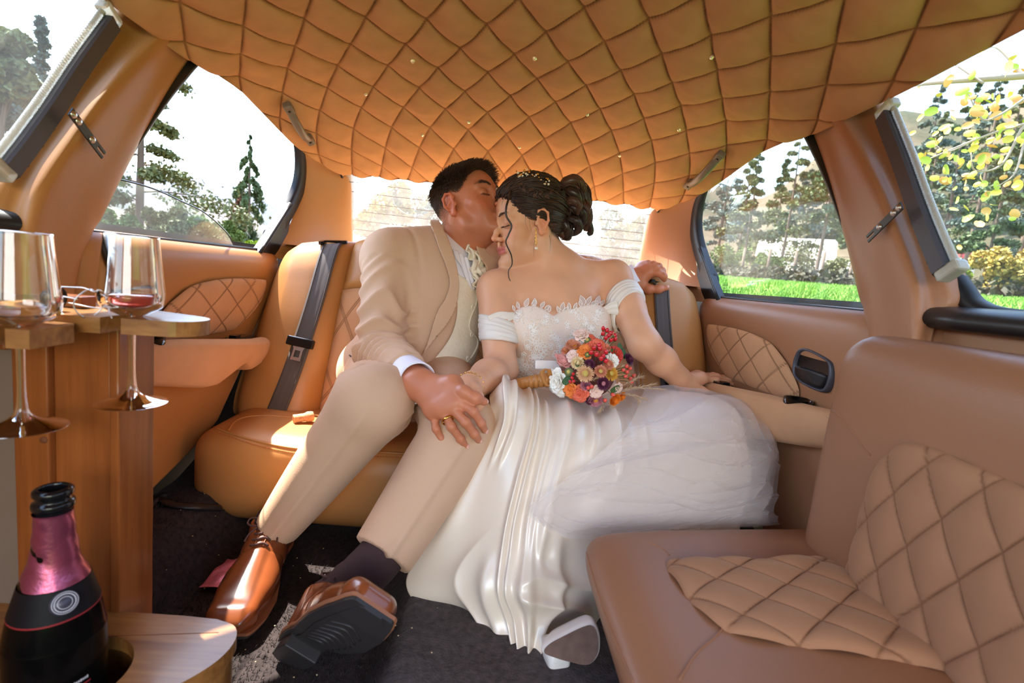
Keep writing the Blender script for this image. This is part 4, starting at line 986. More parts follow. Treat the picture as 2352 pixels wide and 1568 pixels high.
# ------------------------------------------------------------------ poses
EARM, EARF = -.012, -.005
gF = nrm((.77, -.54, .44)); gM = basis(gF, (.03, .02, 1)); gs = .945
gC = W(1033, 468, 1.325)-gM@np.array([.080, EARM, -.004])*gs
bF = nrm((-.90, -.36, -.20)); bM = basis(bF, (-.20, .0, 1)); bs = .96
bC = W(1246, 508, 1.262)-bM@np.array([-.080, EARF, -.006])*bs
G = dict(sR=W(895, 590, 1.31), sL=W(1140, 615, 1.48), eR=W(872, 805, 1.17), wR=W(960, 880, .945), eL=np.array([.20, 1.47, .62]), wL=W(1453, 642, 1.46),
         pel=np.array([-.20, 1.34, .40]), hR=np.array([-.285, 1.33, .39]), hL=np.array([-.115, 1.33, .39]),
         kR=W(852, 926, .940), kL=W(1062, 990, .945), aR=W(622, 1262, .97), aL=W(842, 1300, .74), nb=W(1060, 565, 1.42))
B = dict(sR=W(1140, 664, 1.29), sL=W(1408, 638, 1.36), eR=W(1150, 850, 1.15), wR=W(1072, 893, .96), eL=W(1480, 790, 1.17), wL=W(1574, 880, 1.245),
         nb=W(1290, 612, 1.345), chest=W(1285, 740, 1.30), waist=W(1290, 850, 1.28), pel=W(1300, 930, 1.28))
def dist(a, b): return float(np.linalg.norm(np.asarray(a)-np.asarray(b)))

def hand_prims(S, wrist, fore, J, rp=.0125, rf=.0085, k=.008, dors=None):
    """J: dict of finger -> [mcp, pip, dip, tip]; thumb -> [cmc, mcp, ip, tip]"""
    wrist = np.asarray(wrist); m = [J[f][0] for f in ('index', 'middle', 'ring', 'little')]
    S.cone(wrist-nrm(fore)*.03, wrist, rp*2.0, rp*1.75, .02, n=dors, sc=.78)
    for p, f_ in zip(m, (1.05, 1.1, 1.05, .95)): S.cone(wrist+.15*(p-wrist), p, rp*1.25, rp*f_*.92, .016)
    for a, b in zip(m[:-1], m[1:]): S.cone(a+.1*(wrist-a), b+.1*(wrist-b), rp*.9, rp*.86, .012)
    for f, q in (('index', 1.0), ('middle', 1.05), ('ring', .98), ('little', .85)):
        p = J[f]; finger(S, p, [rf*q*1.12, rf*q*1.02, rf*q*.93, rf*q*.80], k)
    t = J['thumb']; S.cone(wrist, t[0], rp*1.3, rp*1.15, .018); S.cone(t[0], m[0], rp*.9, rp*.7, .02); finger(S, t, [rp*1.15, rf*1.28, rf*1.15, rf*.95], .008)
def nails(J, toward, rf, par, scl=1.):
    for f in J:
        a, b = np.asarray(J[f][-2]), np.asarray(J[f][-1]); d = nrm(b-a); n = nrm(toward-d*(toward@d)); sd = np.cross(d, n)
        r = rf*(.85 if f == 'little' else 1.)*.8
        V, F = ball((0, 0, 0), (r*.72, r*.85, r*.28), 8); M_ = np.eye(4); M_[:3, 0], M_[:3, 1], M_[:3, 2], M_[:3, 3] = sd, d, n, b+d*r*.25+n*r*.80
        mk('fingernail', (xf(V, M_), F), MAT['nail'], par)
def strands_on(root_pts, dirs, nrms, length, lift, P=4, curl=None):
    t = np.linspace(0, 1, P)[None, :, None]; L_ = np.asarray(length)[:, None, None]
    path = root_pts[:, None]+dirs[:, None]*L_*t+nrms[:, None]*np.asarray(lift)[:, None, None]*np.sin(t*np.pi*.6)
    if curl is not None: path = path+curl[:, None]*t**2
    return path
# ------------------------------------------------------------------ the man
MAT['suit'] = mat('beige_suit_wool', lin(206, 168, 138), .75, bump=(700, .25), sheen=.25, spec=.25, var=(9, .03))
MAT['shirt'] = mat('white_shirt_cotton', lin(236, 232, 242), .7, bump=(700, .15), spec=.3)
MAT['brocade'] = mat('ivory_brocade', lin(238, 226, 204), .42, bump=(140, .6), var=(70, .05), sheen=.2)
MAT['brown_shoe'] = mat('brown_polished_leather', lin(128, 66, 34), .24, coat=.35, bump=(900, .06), var=(12, .12))
MAT['sole'] = mat('black_sole', lin(48, 44, 44), .5); MAT['welt'] = mat('tan_welt', lin(150, 96, 66), .5)
MAT['sock'] = mat('dark_brown_sock', lin(66, 46, 46), .9, bump=(500, .4)); MAT['lace'] = mat('brown_lace', lin(84, 54, 46), .8)
MAT['hair_g'] = mat('dark_brown_hair', lin(86, 64, 50), .5, spec=.4)
g_up = nrm(G['nb']-G['pel']); g_lat = nrm(G['sL']-G['sR']); g_n = nrm(np.cross(g_lat, g_up)); g_n = g_n if g_n[1] < 0 else -g_n
g_lat = nrm(np.cross(g_n, g_up)*np.sign(np.cross(g_n, g_up)@g_lat)); g_ch = (G['sR']+G['sL'])/2-g_up*.10
gT = np.stack([g_lat, g_n, g_up], 1)
def torso_g(S, inf=0., k=.05):
    S.cone(G['pel']+g_up*.02, g_ch, .142+inf, .158+inf, k, n=g_n, sc=.72)
    S.ell(g_ch+g_n*.025-g_up*.02, np.array([.150, .085, .125])+inf, gT, k)
    S.ell(G['pel']+g_up*.10+g_n*.045, np.array([.130, .085, .12])+inf, gT, k)
    for s_ in (G['sR'], G['sL']):
        S.cone(g_ch+g_up*.07, s_-g_up*.01, .085+inf, .058+inf, k); S.cone(G['nb']-g_up*.015, s_+g_up*.018, .045+inf, .040+inf, k)
def pxmask(poly, soft=6.):
    """cutting shape: a pattern outline carried straight through the garment's front"""
    poly = cat(np.array(poly, float), 80, closed=True)
    def f(x, y, z):
        q = [(x-CAM[0])*CM[0, i]+(y-CAM[1])*CM[1, i]+(z-CAM[2])*CM[2, i] for i in range(3)]
        u = CW/2+FPX*q[0]/q[2]; v = CH/2-FPX*q[1]/q[2]
        d = polydist(u, v, poly); d = np.where(inpoly(u, v, poly), -d, d); return (d*q[2]/FPX).astype(np.float32)
    return f
# body: head and neck, trunk under the clothes, hands
S = SDF(gC-(.16, .17, .24), gC+(.17, .16, .17), .0021)
head_prims(S, gC, gM, gs, False, True)
nk = gC+gs*(gM@np.array([0, -.030, -.055])); S.cone(nk, G['nb']-g_up*.02, .056, .060, .03); S.cone(gC+gs*(gM@np.array([0, .02, -.085])), G['nb']+g_n*.03-g_up*.02, .030, .035, .04)
hv = S.mesh(); hv = relax(hv, 1, .3)
S = SDF((-.55, .60, .04), (.50, 1.62, .84), .011); torso_g(S, -.022)
for a, b, c in (('sR', 'eR', 'wR'), ('sL', 'eL', 'wL')): S.chain([G[a], G[b], G[c]], [.045, .036, .024], k=.02)
for a, b, h_ in (('hR', 'kR', (640, 1208, .962)), ('hL', 'kL', (890, 1255, .79))): S.chain([G[a], G[b], W(*h_)], [.07, .048, .030], k=.02)
bv = S.mesh()
ha = lambda l: [W(*p) for p in l]
JR = dict(thumb=ha([(1040, 884, .900), (1066, 900, .868), (1092, 914, .862), (1112, 922, .872)]),
          index=ha([(1054, 922, .872), (1088, 946, .848), (1106, 972, .852), (1113, 988, .864)]),
          middle=ha([(1036, 934, .868), (1070, 970, .840), (1090, 997, .846), (1099, 1010, .858)]),
          ring=ha([(1017, 944, .870), (1037, 980, .846), (1058, 1008, .852), (1069, 1023, .864)]),
          little=ha([(995, 950, .882), (1002, 985, .862), (1014, 1007, .864), (1025, 1022, .872)]))
S = SDF(np.min([p for f in JR.values() for p in f]+[G['wR']], 0)-.06, np.max([p for f in JR.values() for p in f]+[G['wR']], 0)+.06, .0019)
hand_prims(S, G['wR'], G['wR']-G['eR'], JR, .0150, .0080, .003, dors=(0, -.6, .8)); S.cone(G['eR']*.35+G['wR']*.65, G['wR'], .031, .029, .02)
h1 = S.mesh()
JL = dict(thumb=ha([(1466, 652, 1.445), (1490, 664, 1.43), (1512, 664, 1.425), (1530, 661, 1.425)]),
          index=ha([(1492, 624, 1.44), (1512, 626, 1.425), (1524, 634, 1.42), (1526, 642, 1.425)]),
          middle=ha([(1488, 616, 1.455), (1506, 616, 1.44), (1520, 622, 1.435), (1524, 632, 1.44)]),
          ring=ha([(1482, 611, 1.475), (1500, 608, 1.47), (1513, 612, 1.465), (1518, 620, 1.465)]),
          little=ha([(1474, 610, 1.495), (1488, 605, 1.50), (1500, 607, 1.50), (1506, 614, 1.50)]))
S = SDF(np.min([p for f in JL.values() for p in f]+[G['wL']], 0)-.06, np.max([p for f in JL.values() for p in f]+[G['wL']], 0)+.06, .0019)
hand_prims(S, G['wL'], G['wL']-G['eL'], JL, .0150, .0092, dors=(0, -.5, .85)); S.cone(G['eL']*.3+G['wL']*.7, G['wL'], .030, .026, .02)
h2 = S.mesh()
Vg, Fg = merge([hv, bv, h1, h2])
cg, Lg = face_cols(Vg, gC, gM, gs, SKIN_G, lin(168, 84, 76), False)
hdm = np.arange(len(Vg)) < len(hv[0])
x, y, z = Lg.T
sb_ = sstep(-.035, -.065, z)*sstep(.0, .02, y)*.28+np.exp(-((z+.055)/.008)**2)*sstep(.075, .085, y)*.3
cg = cg*(1-(sb_*hdm*.5)[:, None])+np.array(lin(90, 74, 66))*(sb_*hdm*.5)[:, None]
hl = sstep(0, .018, z-np.interp(y, [-.11, -.05, -.025, -.012, .012, .03, .05, .075, .09], [-.055, -.045, -.005, .030, .016, .022, .050, .078, .085]))*hdm*(1-sstep(.060, .064, np.abs(x))*sstep(.024, .018, np.abs(y-EARM))*sstep(.036, .030, np.abs(z+.004)))
fade = sstep(-.06, .06, z)*.8
cg = cg*(1-(hl*fade)[:, None])+np.array(lin(78, 58, 46))*(hl*fade)[:, None]
ht = h1[0].shape[0]
man = mk('person', (Vg, Fg), MAT['skin'], None, 'man in beige suit and ivory waistcoat kissing the forehead of the woman beside him', 'person', cols=cg)
nails(JR, nrm((0.05, -.75, .65)), .0080, man); nails({'thumb': JL['thumb']}, nrm((0, -.8, .6)), .0095, man)
# hair
Nh = vnormals(*hv); cand = np.where((hl[:len(hv[0])] > .12))[0]; pr = (.25+.75*sstep(-.05, .05, z[cand]))*hl[cand]
pick = cand[rng.random(len(cand)) < pr*min(1, 13000/len(cand)*1.4)]; rp_, rn = hv[0][pick], Nh[pick]; Lk = Lg[pick]
crown = np.array([.0, -.065, .105]); fl = Lk-crown; fl[:, 2] -= .04; fl = fl/np.linalg.norm(fl, axis=1, keepdims=True); fl = fl+np.array([-.25, .55, .0])*sstep(.05, .1, Lk[:, 2])[:, None]
fl += rng.normal(size=fl.shape)*.28; fl = fl@gM.T; fl -= rn*(fl*rn).sum(1, keepdims=True); fl /= np.linalg.norm(fl, axis=1, keepdims=True)
top = sstep(.035, .085, Lk[:, 2]); ln = (.0022+.008*sstep(-.01, .055, Lk[:, 2])+.019*top)*rng.uniform(.7, 1.15, len(pick))
dv = fl*(.85)+rn*(.30+.45*top*sstep(.0, .07, Lk[:, 1]))[:, None]
pth = strands_on(rp_-rn*.001, dv, rn, ln, ln*.25)
mk('hair', tubes(pth, np.array([.0008, .0008, .0006, .0002]), 3), MAT['hair_g'], man, kind='stuff', label='short dark brown hair faded at the sides')
def brow(C, M, s, t, pts, n, ln, r, mt, par):
    q = cat(np.array(pts, float), n); q = q+rng.normal(size=q.shape)*np.array([.0006, .0004, .0016]); d = np.stack([np.full(n, t*.8), np.full(n, -.25), np.full(n, .28)], 1)+rng.normal(size=(n, 3))*.12
    q[:, 0] *= t; base = C+s*(q@M.T); dd = d@M.T; p = np.stack([base, base+dd*ln*.5, base+dd*ln], 1); mk('eyebrow', tubes(p, np.array([r, r*.8, r*.2]), 3), mt, par)
for t in (1, -1): brow(gC, gM, gs, t, [(.012, .0935, .0215), (.024, .0920, .0265), (.036, .0840, .0285), (.048, .0690, .0235)], 150, .009, .0005, MAT['hair_g'], man)
for t in (1, -1):
    q = cat(np.array([(.018, .083, -.0048), (.031, .0872, -.0082), (.044, .078, -.0048)]), 26); q[:, 0] *= t; b_ = gC+gs*(q@gM.T); d = gM@np.array([t*.25, .8, -.75]); mk('eyelashes', tubes(np.stack([b_, b_+d*.003, b_+d*.0055], 1), np.array([.0005, .0004, .0001]), 3), MAT['hair_g'], man)

# waistcoat
S = SDF((-.50, 1.02, .30), (.30, 1.62, .84), .0055); torso_g(S, 0.0)
S.apply(S.lo, S.lo+.9, pxmask([(996, 488), (1040, 500), (1085, 550), (1110, 545), (1128, 600), (1120, 640), (1105, 690), (1085, 650), (1050, 625), (1024, 580)]), .004, 's')
vv = relax(S.mesh(), 2); BVv = bvh_of(vv)
vest = mk('waistcoat', vv, MAT['brocade'], man, label='ivory brocade waistcoat')
p, n_ = drape(BVv, [(1088, 640), (1094, 690), (1080, 730), (1078, 755), (1096, 780), (1088, 810), (1065, 840), (1062, 870)], .002, 60)
if len(p) > 3: mk('front_edge', tube(p, .0022, 6), MAT['brocade'], vest)
for u, v in ((1086, 705), (1083, 768), (1074, 822), (1066, 848)):
    h, n_ = hit(BVv, u, v)
    if h is None: continue
    n_ = n_ if n_[1] < 0 else -n_
    mk('button', lathe([(.0001, .002), (.0045, .0025), (.0062, .0035), (.0065, .001), (.006, 0)], 18, frame_m(h, n_)), MAT['brocade'], vest)
# shirt front, collar, cuffs
S = SDF((-.35, 1.10, .5), (.15, 1.62, .84), .006); torso_g(S, -.006)
sv = relax(S.mesh(), 2)
BSh = bvh_of(sv)
def patch(bv, poly, off, nm, m_, par, thick=.002, step=3., fold=None, lab=None, cols=None):
    """a cloth piece cut to an outline and laid on a body"""
    poly = np.array(poly, float); a = cat(poly, 160, closed=True); lo, hi = a.min(0)-step, a.max(0)+step
    U, Vv = np.meshgrid(np.arange(lo[0], hi[0], step), np.arange(lo[1], hi[1], step), indexing='ij')
    ins = inpoly(U, Vv, a); dd = polydist(U, Vv, a); keep = ins | (dd < step*.75)
    # snap outside points to the outline
    ids = -np.ones(U.shape, int); V = []
    for i, j in np.argwhere(keep):
        u, v = U[i, j], Vv[i, j]
        if not ins[i, j]:
            k = np.argmin((a[:, 0]-u)**2+(a[:, 1]-v)**2); u, v = a[k]
        h, n_ = hit(bv, u, v)
        if h is None: continue
        if n_@(CAM-h) < 0: n_ = -n_
        e = fold(u, v) if fold else 0.
        ids[i, j] = len(V); V.append(h+n_*(off+e))
    F = []
    for i in range(U.shape[0]-1):
        for j in range(U.shape[1]-1):
            q = [ids[i, j], ids[i+1, j], ids[i+1, j+1], ids[i, j+1]]; q = [x for x in q if x >= 0]
            if len(q) >= 3: F.append(q)
    o = mk(nm, (np.array(V), F), m_, par, label=lab); solid(o, thick, 0); return o
shirt = mk('shirt', sv, MAT['shirt'], man, label='white dress shirt')
pl = lambda u, v: .0022*np.sin((u*.94-v*.25)*.75)
patch(BSh, [(1040, 575), (1062, 590), (1075, 600), (1088, 640), (1082, 668), (1060, 620), (1044, 590)], .005, 'pleated_front', MAT['shirt'], shirt, fold=pl, step=2.)
# collar: band around the neck
ax_ = nrm(nk-G['nb']); Mn = frame_m(G['nb']+ax_*.002, ax_, g_n); a = np.linspace(.16*np.pi, 1.84*np.pi, 60); rows = []
for hgt, r in ((-.012, .076), (.0, .074), (.022, .0700), (.038, .0690), (.041, .0705), (.036, .0740), (.020, .0760), (.002, .0785), (-.010, .0800)):
    rows.append(xf(np.c_[r*np.cos(a), r*1.0*np.sin(a), hgt+.010*np.cos(a)*0+.0*a], Mn))
mk('collar', grid(np.array(rows)), MAT['shirt'], shirt, label='white turned down shirt collar')
# cravat
crav = patch(BSh, [(1066, 572), (1084, 570), (1098, 590), (1108, 618), (1104, 640), (1112, 660), (1100, 690), (1092, 668), (1078, 655), (1080, 640), (1074, 622), (1080, 605), (1068, 592)], 0.014, 'cravat', MAT['brocade'], man, .004, 2., lambda u, v: .006*np.sin(v*.32+u*.06)+.003*np.sin(u*.35), 'ruffled ivory cravat')
for q in ([(1075, 585), (1090, 605), (1084, 625), (1096, 640), (1090, 660)], [(1096, 590), (1106, 615), (1098, 632), (1108, 650), (1100, 680)], [(1068, 578), (1080, 600), (1076, 620), (1086, 645)]):
    p, n_ = drape(BSh, q, .020, 40)
    if len(p) < 4: continue
    t = np.linspace(0, 1, len(p)); mk('ruffle', tube(p+n_*(.004*np.sin(t*14))[:, None], .006*(.5+np.sin(np.pi*t)), 8, flat=.6), MAT['brocade'], crav)
for e, w_, nm in ((G['eR'], G['wR'], 'cuff'), (G['eL'], G['wL'], 'cuff')):
    d = nrm(w_-e); c = w_-d*(.018 if e is G['eR'] else .004); Mc_ = frame_m(c, d, (0, 0, 1)); rows = []
    a = np.linspace(0, 2*np.pi, 48, endpoint=False)
    for t, r in ((-.085, .037), (-.03, .0395), (.0, .0405), (.016, .0410), (.0165, .0385), (.0, .0365), (-.03, .034)):
        rows.append(xf(np.c_[r*1.06*np.cos(a), r*.92*np.sin(a), t+.004*np.cos(a*2+1)], Mc_))
    cf = mk(nm, grid(np.array(rows), cv=True), MAT['shirt'], man, label='white shirt cuff')
    if e is G['eR']:
        q = W(922, 864, .93); h = c-d*.012+nrm((q-c)-d*((q-c)@d))*.0395; mk('cufflink', lathe([(.0001, .0035), (.0048, .0035), (.0056, .0040), (.0066, .0028), (.0066, 0)], 24, frame_m(h, h-(c-d*.012))), MAT['steel'], cf, label='silver cufflink with dark stone')
        mk('cufflink_stone', lathe([(.0001, .0046), (.004, .0040), (.0046, .0036)], 20, frame_m(h, h-(c-d*.012))), MAT['black_gloss'], cf)
# ring
a0, a1 = JR['ring'][0], JR['ring'][1]; c = a0*.42+a1*.58; mk('wedding_ring', lathe(np.array([(.0106, -.002), (.0116, -.0024), (.0120, 0), (.0116, .0024), (.0106, .002), (.0106, -.002)]), 32, frame_m(c, a1-a0)), MAT['gold'], man, label='gold wedding ring')
# jacket with sleeves
S = SDF((-.50, .86, .26), (.52, 1.66, .86), .0055); torso_g(S, .013)
full = SDF((-.50, 1.0, .26), (.30, 1.66, .86), .008); torso_g(full, .014); BVj = bvh_of(full.mesh())
OPEN = [(1000, 500), (1012, 545), (1028, 600), (1046, 668), (1050, 715), (1040, 762), (1018, 800), (985, 840), (964, 880), (952, 930), (1180, 930), (1160, 700), (1122, 640), (1108, 600), (1092, 548), (1084, 500), (1040, 480)]
m_front = pxmask(OPEN)
S.apply(S.lo, S.lo+1.1, lambda x, y, z: np.maximum(m_front(x, y, z), -((x-g_ch[0])*g_n[0]+(y-g_ch[1])*g_n[1]+(z-g_ch[2])*g_n[2])+.0), .004, 's')
S.cone(G['sR']+g_n*.012-g_lat*.006, G['eR']+np.array([.004, -.012, 0]), .066, .060, .007); S.cone(G['eR']+np.array([.004, -.012, 0]), G['wR']-nrm(G['wR']-G['eR'])*.060, .060, .047, .008)
S.cone(G['sL'], G['eL'], .068, .058, .03); S.cone(G['eL'], G['wL']-nrm(G['wL']-G['eL'])*.035, .056, .044, .02)
for e, w_, o_ in ((G['eR'], G['wR'], .066), (G['eL'], G['wL'], .036)):
    d = nrm(w_-e); c = w_-d*o_
    S.apply(c-.06, c+.06, lambda x, y, z: np.where(np.sqrt((x-c[0])**2+(y-c[1])**2+(z-c[2])**2) < .09, -((x-c[0])*d[0]+(y-c[1])*d[1]+(z-c[2])*d[2]), .1), .004, 's')
# skirt of the jacket at the hip
S.cone(G['pel']+g_up*.03-g_lat*.06, G['hR']+np.array([-.02, .0, .02]), .115, .10, .04)
jv, jf = relax(S.mesh(), 1); Nj = vnormals(jv, jf)
def arm_coord(V, a, b): e = b-a; t = ((V-a)@e)/(e@e); q = V-a-np.clip(t, 0, 1)[:, None]*e; return t, np.linalg.norm(q, axis=1)
t1, r1 = arm_coord(jv, G['sR'], G['eR']); t2, r2 = arm_coord(jv, G['eR'], G['wR'])
on = sstep(.095, .075, np.minimum(np.where((t1 > .15), r1, 1), np.where((t2 < 1), r2, 1)))
ph = fbm(jv, 16., 2, 41)*2.2
s_ = np.where(t1 < 1, t1*.27, .27+t2*.24)
wr = np.sin(s_*62+ph*2.6+(jv@np.array([22., 14, -26])))
amp = .0062*np.exp(-((s_-.27)/.13)**2)+.0022
dsp = on*amp*1.2*(1-2.0*np.abs(wr)**.75)+.0045*fbm(jv*np.array([1.6, 1, .7]), 13., 2, 44)*(1-on)
# armhole seam groove and soft body folds
t3 = np.abs(((jv-G['sR'])@nrm(G['eR']-G['sR'])*.35+(jv-G['sR'])@(-g_lat))+.028); dsp -= .0035*np.exp(-(t3/.004)**2)*sstep(.16, .10, np.linalg.norm(jv-G['sR'], axis=1))
jac = mk('jacket', relax((jv+Nj*dsp[:, None], jf), 2, .5), MAT['suit'], man, label='beige suit jacket')
zc_ = lambda l: [(760+a/3.565, 460+b/3.565) for a, b in l]
lap = patch(BVj, zc_([(812, 205), (870, 180), (915, 270), (960, 360), (1010, 520), (1030, 640), (1030, 740), (1005, 880), (940, 1010), (850, 1120), (760, 1250), (738, 1275), (790, 1150), (830, 1010), (870, 900), (930, 800), (962, 690), (950, 600), (905, 470), (872, 388), (860, 345), (830, 270)]), .006, 'lapel', MAT['suit'], jac, .004, 3., lambda u, v: .004, 'jacket lapel')
lap2 = patch(BVj, [(1086, 548), (1096, 552), (1108, 572), (1122, 588), (1148, 600), (1155, 625), (1122, 640), (1112, 612), (1098, 590)], .006, 'lapel', MAT['suit'], jac, .004, 3.)
# trousers
S = SDF((-.52, .62, .10), (.12, 1.52, .56), .006)
S.ell(G['pel'], (.175, .135, .115), gT, .05); S.cone(G['hR'], G['kR'], .096, .072, .04); S.cone(G['hL'], G['kL'], .098, .076, .03)
hemR, hemL = W(636, 1214, .962), W(873, 1279, .775)
S.cone(G['kR'], hemR+(hemR-G['kR'])*.08, .073, .046, .02); S.cone(G['kL'], hemL+(hemL-G['kL'])*.1, .075, .056, .02)
for kk, hm in ((G['kR'], hemR), (G['kL'], hemL)):
    d = nrm(hm-kk); S.apply(hm-.12, hm+.12, lambda x, y, z: np.where(np.sqrt((x-hm[0])**2+(y-hm[1])**2+(z-hm[2])**2) < .13, -((x-hm[0])*d[0]+(y-hm[1])*d[1]+(z-hm[2])*d[2]), .1), .003, 's')
tv, tf = relax(S.mesh(), 2); Nt = vnormals(tv, tf); dsp = .0050*fbm(tv*np.array([1, .5, 1]), 15., 2, 51)
for h_, k_, a_, sgn in ((G['hR'], G['kR'], hemR, 1), (G['hL'], G['kL'], hemL, 1)):
    t, r = arm_coord(tv, k_, a_); e = nrm(a_-k_); fr = nrm(np.array([.25, -1, .25])-e*(np.array([.25, -1, .25])@e)); q = tv-k_-np.clip(t, 0, 1)[:, None]*(a_-k_); sd = q@np.cross(e, fr); fw_ = q@fr
    dsp += .005*np.exp(-(sd/.006)**2)*(fw_ > .02)*sstep(-.2, .1, t)*(r < .1)
    b = np.exp(-((t+.02)/.20)**2)*(r < .11); dsp += b*.0075*np.sin(r*30+(tv@np.array([60., -25, 85]))+fbm(tv, 14., 2, 55)*2.2)*sstep(.02, -.03, fw_)
tro = mk('trousers', (tv+Nt*dsp[:, None], tf), MAT['suit'], man, label='beige suit trousers with pressed creases')
p, n_ = drape(bvh_of((tv, tf)), [(782, 803), (798, 812), (812, 822)], .002, 12)
if len(p) > 3: mk('pocket_slit', tube(p, .0016, 5), MAT['sock'], tro)
def shoe(M, nm_lab):
    """local: y from heel (0) to toe (.30), z up from the sole"""
    def wpt(p): return xf(np.atleast_2d(p), M)
    def outl(s_): # sole outline half-widths along y
        return np.interp(s_, [0, .012, .04, .10, .16, .20, .25, .285, .297, .300], [.012, .026, .032, .030, .041, .047, .044, .036, .031, .026])
    ys = np.concatenate([np.linspace(0, .02, 8), np.linspace(.025, .28, 40), np.linspace(.283, .30, 10)])
    tw = np.interp(ys, [0, .10, .2, .3], [0, .004, 0, -.003]); rise = np.interp(ys, [0, .08, .14, .2, .26, .30], [.024, .024, .012, .008, .010, .016])
    def slab(z0, z1, e):
        rows = []
        for zz, ee in ((z0, -.012), (z0, e), (z1, e), (z1, -.012)):
            hw = np.maximum(outl(ys)+ee, .002); rows.append(np.c_[np.concatenate([hw+tw, (-hw+tw)[::-1]]), np.concatenate([ys, ys[::-1]]), np.concatenate([rise, rise[::-1]])+zz])
        V, F = grid(np.array(rows), cv=True); n = len(ys)*2
        return V, F.tolist()+[[i, i+1, n-2-i, n-1-i] for i in range(len(ys)-1)]+[[3*n+n-1-i, 3*n+n-2-i, 3*n+i+1, 3*n+i] for i in range(len(ys)-1)]
    V, F = slab(-.006, -.001, .003); so = mk('sole', (xf(V, M), F), MAT['sole'], man, smooth=False, label='black rubber shoe sole')
    V, F = slab(-.001, .004, .0055); mk('welt', (xf(V, M), F), MAT['welt'], so, smooth=False)
    V, F = slab(-.0085, -.006, -.012); mk('tread_border', (xf(V, M), F), MAT['sole'], so, smooth=False)
    for i in range(7):
        y0 = .14+i*.017; hw = float(outl(y0))-.018; q = np.array([(-hw, y0-.012, 0), (0, y0+.008, 0), (hw, y0-.012, 0)]); q[:, 2] = np.interp(q[:, 1], ys, rise)-.0088
        mk('tread_rib', tube(xf(cat(q, 10), M), .0018, 5), MAT['sole'], so)
    V, F = prism([(x+0., y) for x, y in [(-.028, .012), (-.014, .0), (.014, .0), (.028, .012), (.031, .045), (.029, .072), (-.029, .072), (-.031, .045)]], -.0005, .019, M); h_ = mk('heel', (V, F), MAT['sole'], man, smooth=False, label='black stacked shoe heel'); bevel(h_, .002, 2)
    Sx = SDF((-.07, -.02, .0), (.07, .32, .13), .0028); k = .02
    Sx.cone((0, .035, .045), (0, .11, .042), .030, .033, k); Sx.cone((0, .11, .042), (0, .20, .034), .034, .040, k, n=(0, 0, 1), sc=.75); Sx.rbox((-.001, .225, .030), (.041, .062, .0215), .018, None, .03)
    Sx.cone((0, .04, .03), (0, .06, .092), .031, .037, k); Sx.cone((0, .06, .088), (0, .17, .040), .036, .030, .03); Sx.rbox((0, .28, .026), (.029, .02, .014), .011, None, .02)
    Sx.apply((-.07, -.02, 0), (.07, .32, .13), lambda x, y, z: (np.interp(y, ys, rise)+.001-z)+0*x, .003, 'i')
    Sx.cone((0, .055, .075), (0, .045, .14), .030, .036, .004, 's'); Sx.apply((-.07, -.02, 0), (.07, .32, .13), lambda x, y, z: z-.092-.10*np.clip(y-.05, -.05, .1)+0*x, .004, 'i')
    V, F = relax(Sx.mesh(), 2); N = vnormals(V, F)
    vamp = np.abs(V[:, 1]-(.150-.55*np.abs(V[:, 0])*sstep(.02, .05, np.abs(V[:, 0])))); dd = -.0012*np.exp(-(vamp/.0025)**2)*(V[:, 2] > .02)
    dd += -.0012*np.exp(-((V[:, 1]-.085+.2*(V[:, 2]-.05))/.0022)**2)*(np.abs(V[:, 0]) > .022)
    u = mk('upper', (xf(V+N*dd[:, None], M), F), MAT['brown_shoe'], man, label='brown polished leather derby shoe'); bu = BVHTree.FromPolygons([tuple(v) for v in V], [tuple(f) for f in F.tolist()])
    def drop(x, y): h = bu.ray_cast(Vector((x, y, .2)), Vector((0, 0, -1))); return np.array(h[0]) if h[0] is not None else np.array([x, y, .05])
    for sgn in (-1, 1):
        q = np.array([drop(sgn*.008, y)+[0, 0, .0008] for y in np.linspace(.092, .148, 14)]); mk('lace_flap_edge', tube(xf(q, M), .0016, 5), MAT['brown_shoe'], u)
    for i in range(5):
        y0 = .100+i*.0115; q = np.array([drop(x, y0+.002*np.sin(x*200))+[0, 0, .0028] for x in np.linspace(-.017, .017, 10)]); mk('shoelace', tube(xf(q, M), .0021, 6), MAT['lace'], u)
    c = drop(0, .098)+[0, 0, .006]
    for sgn in (-1, 1):
        lp = cat(c+np.array([(0, 0, 0), (sgn*.018, -.004, .010), (sgn*.036, -.010, .008), (sgn*.040, -.004, .0), (sgn*.026, .004, -.001), (0, 0, .001)]), 30); mk('lace_loop', tube(xf(lp, M), .0019, 6), MAT['lace'], u)
        lp = cat(c+np.array([(0, 0, 0), (sgn*.014, .012, .002), (sgn*.026, .026, -.006), (sgn*.030, .040, -.014)]), 16); mk('lace_end', tube(xf(lp, M), .0017, 6), MAT['lace'], u)
    mk('lace_knot', ball(xf([c], M)[0], .0045, 8), MAT['lace'], u)
tR = atz(513, 1476, .056); an = G['aR']; yv = nrm(np.array([tR[0]-an[0], tR[1]-an[1], -.0])); xv = np.cross(yv, (0, 0, 1.))
MS1 = np.eye(4); MS1[:3, 0], MS1[:3, 1], MS1[:3, 2] = xv, yv, (0, 0, 1.); MS1[:3, 3] = tR-yv*.300+np.array([0, 0, -.004]); shoe(MS1, 'flat')
hb = W(672, 1512, .705); v_ = nrm(CAM-hb); e_ = CM[:, 0]-v_*(CM[:, 0]@v_); e_ = nrm(e_); u_ = CM[:, 1]-v_*(CM[:, 1]@v_)-e_*(CM[:, 1]@e_); u_ = nrm(u_)
yv = nrm(.90*v_+.30*e_+.16*u_); zv = nrm(-.36*v_+.30*e_+.80*u_); zv = nrm(zv-yv*(zv@yv)); xv = np.cross(yv, zv)
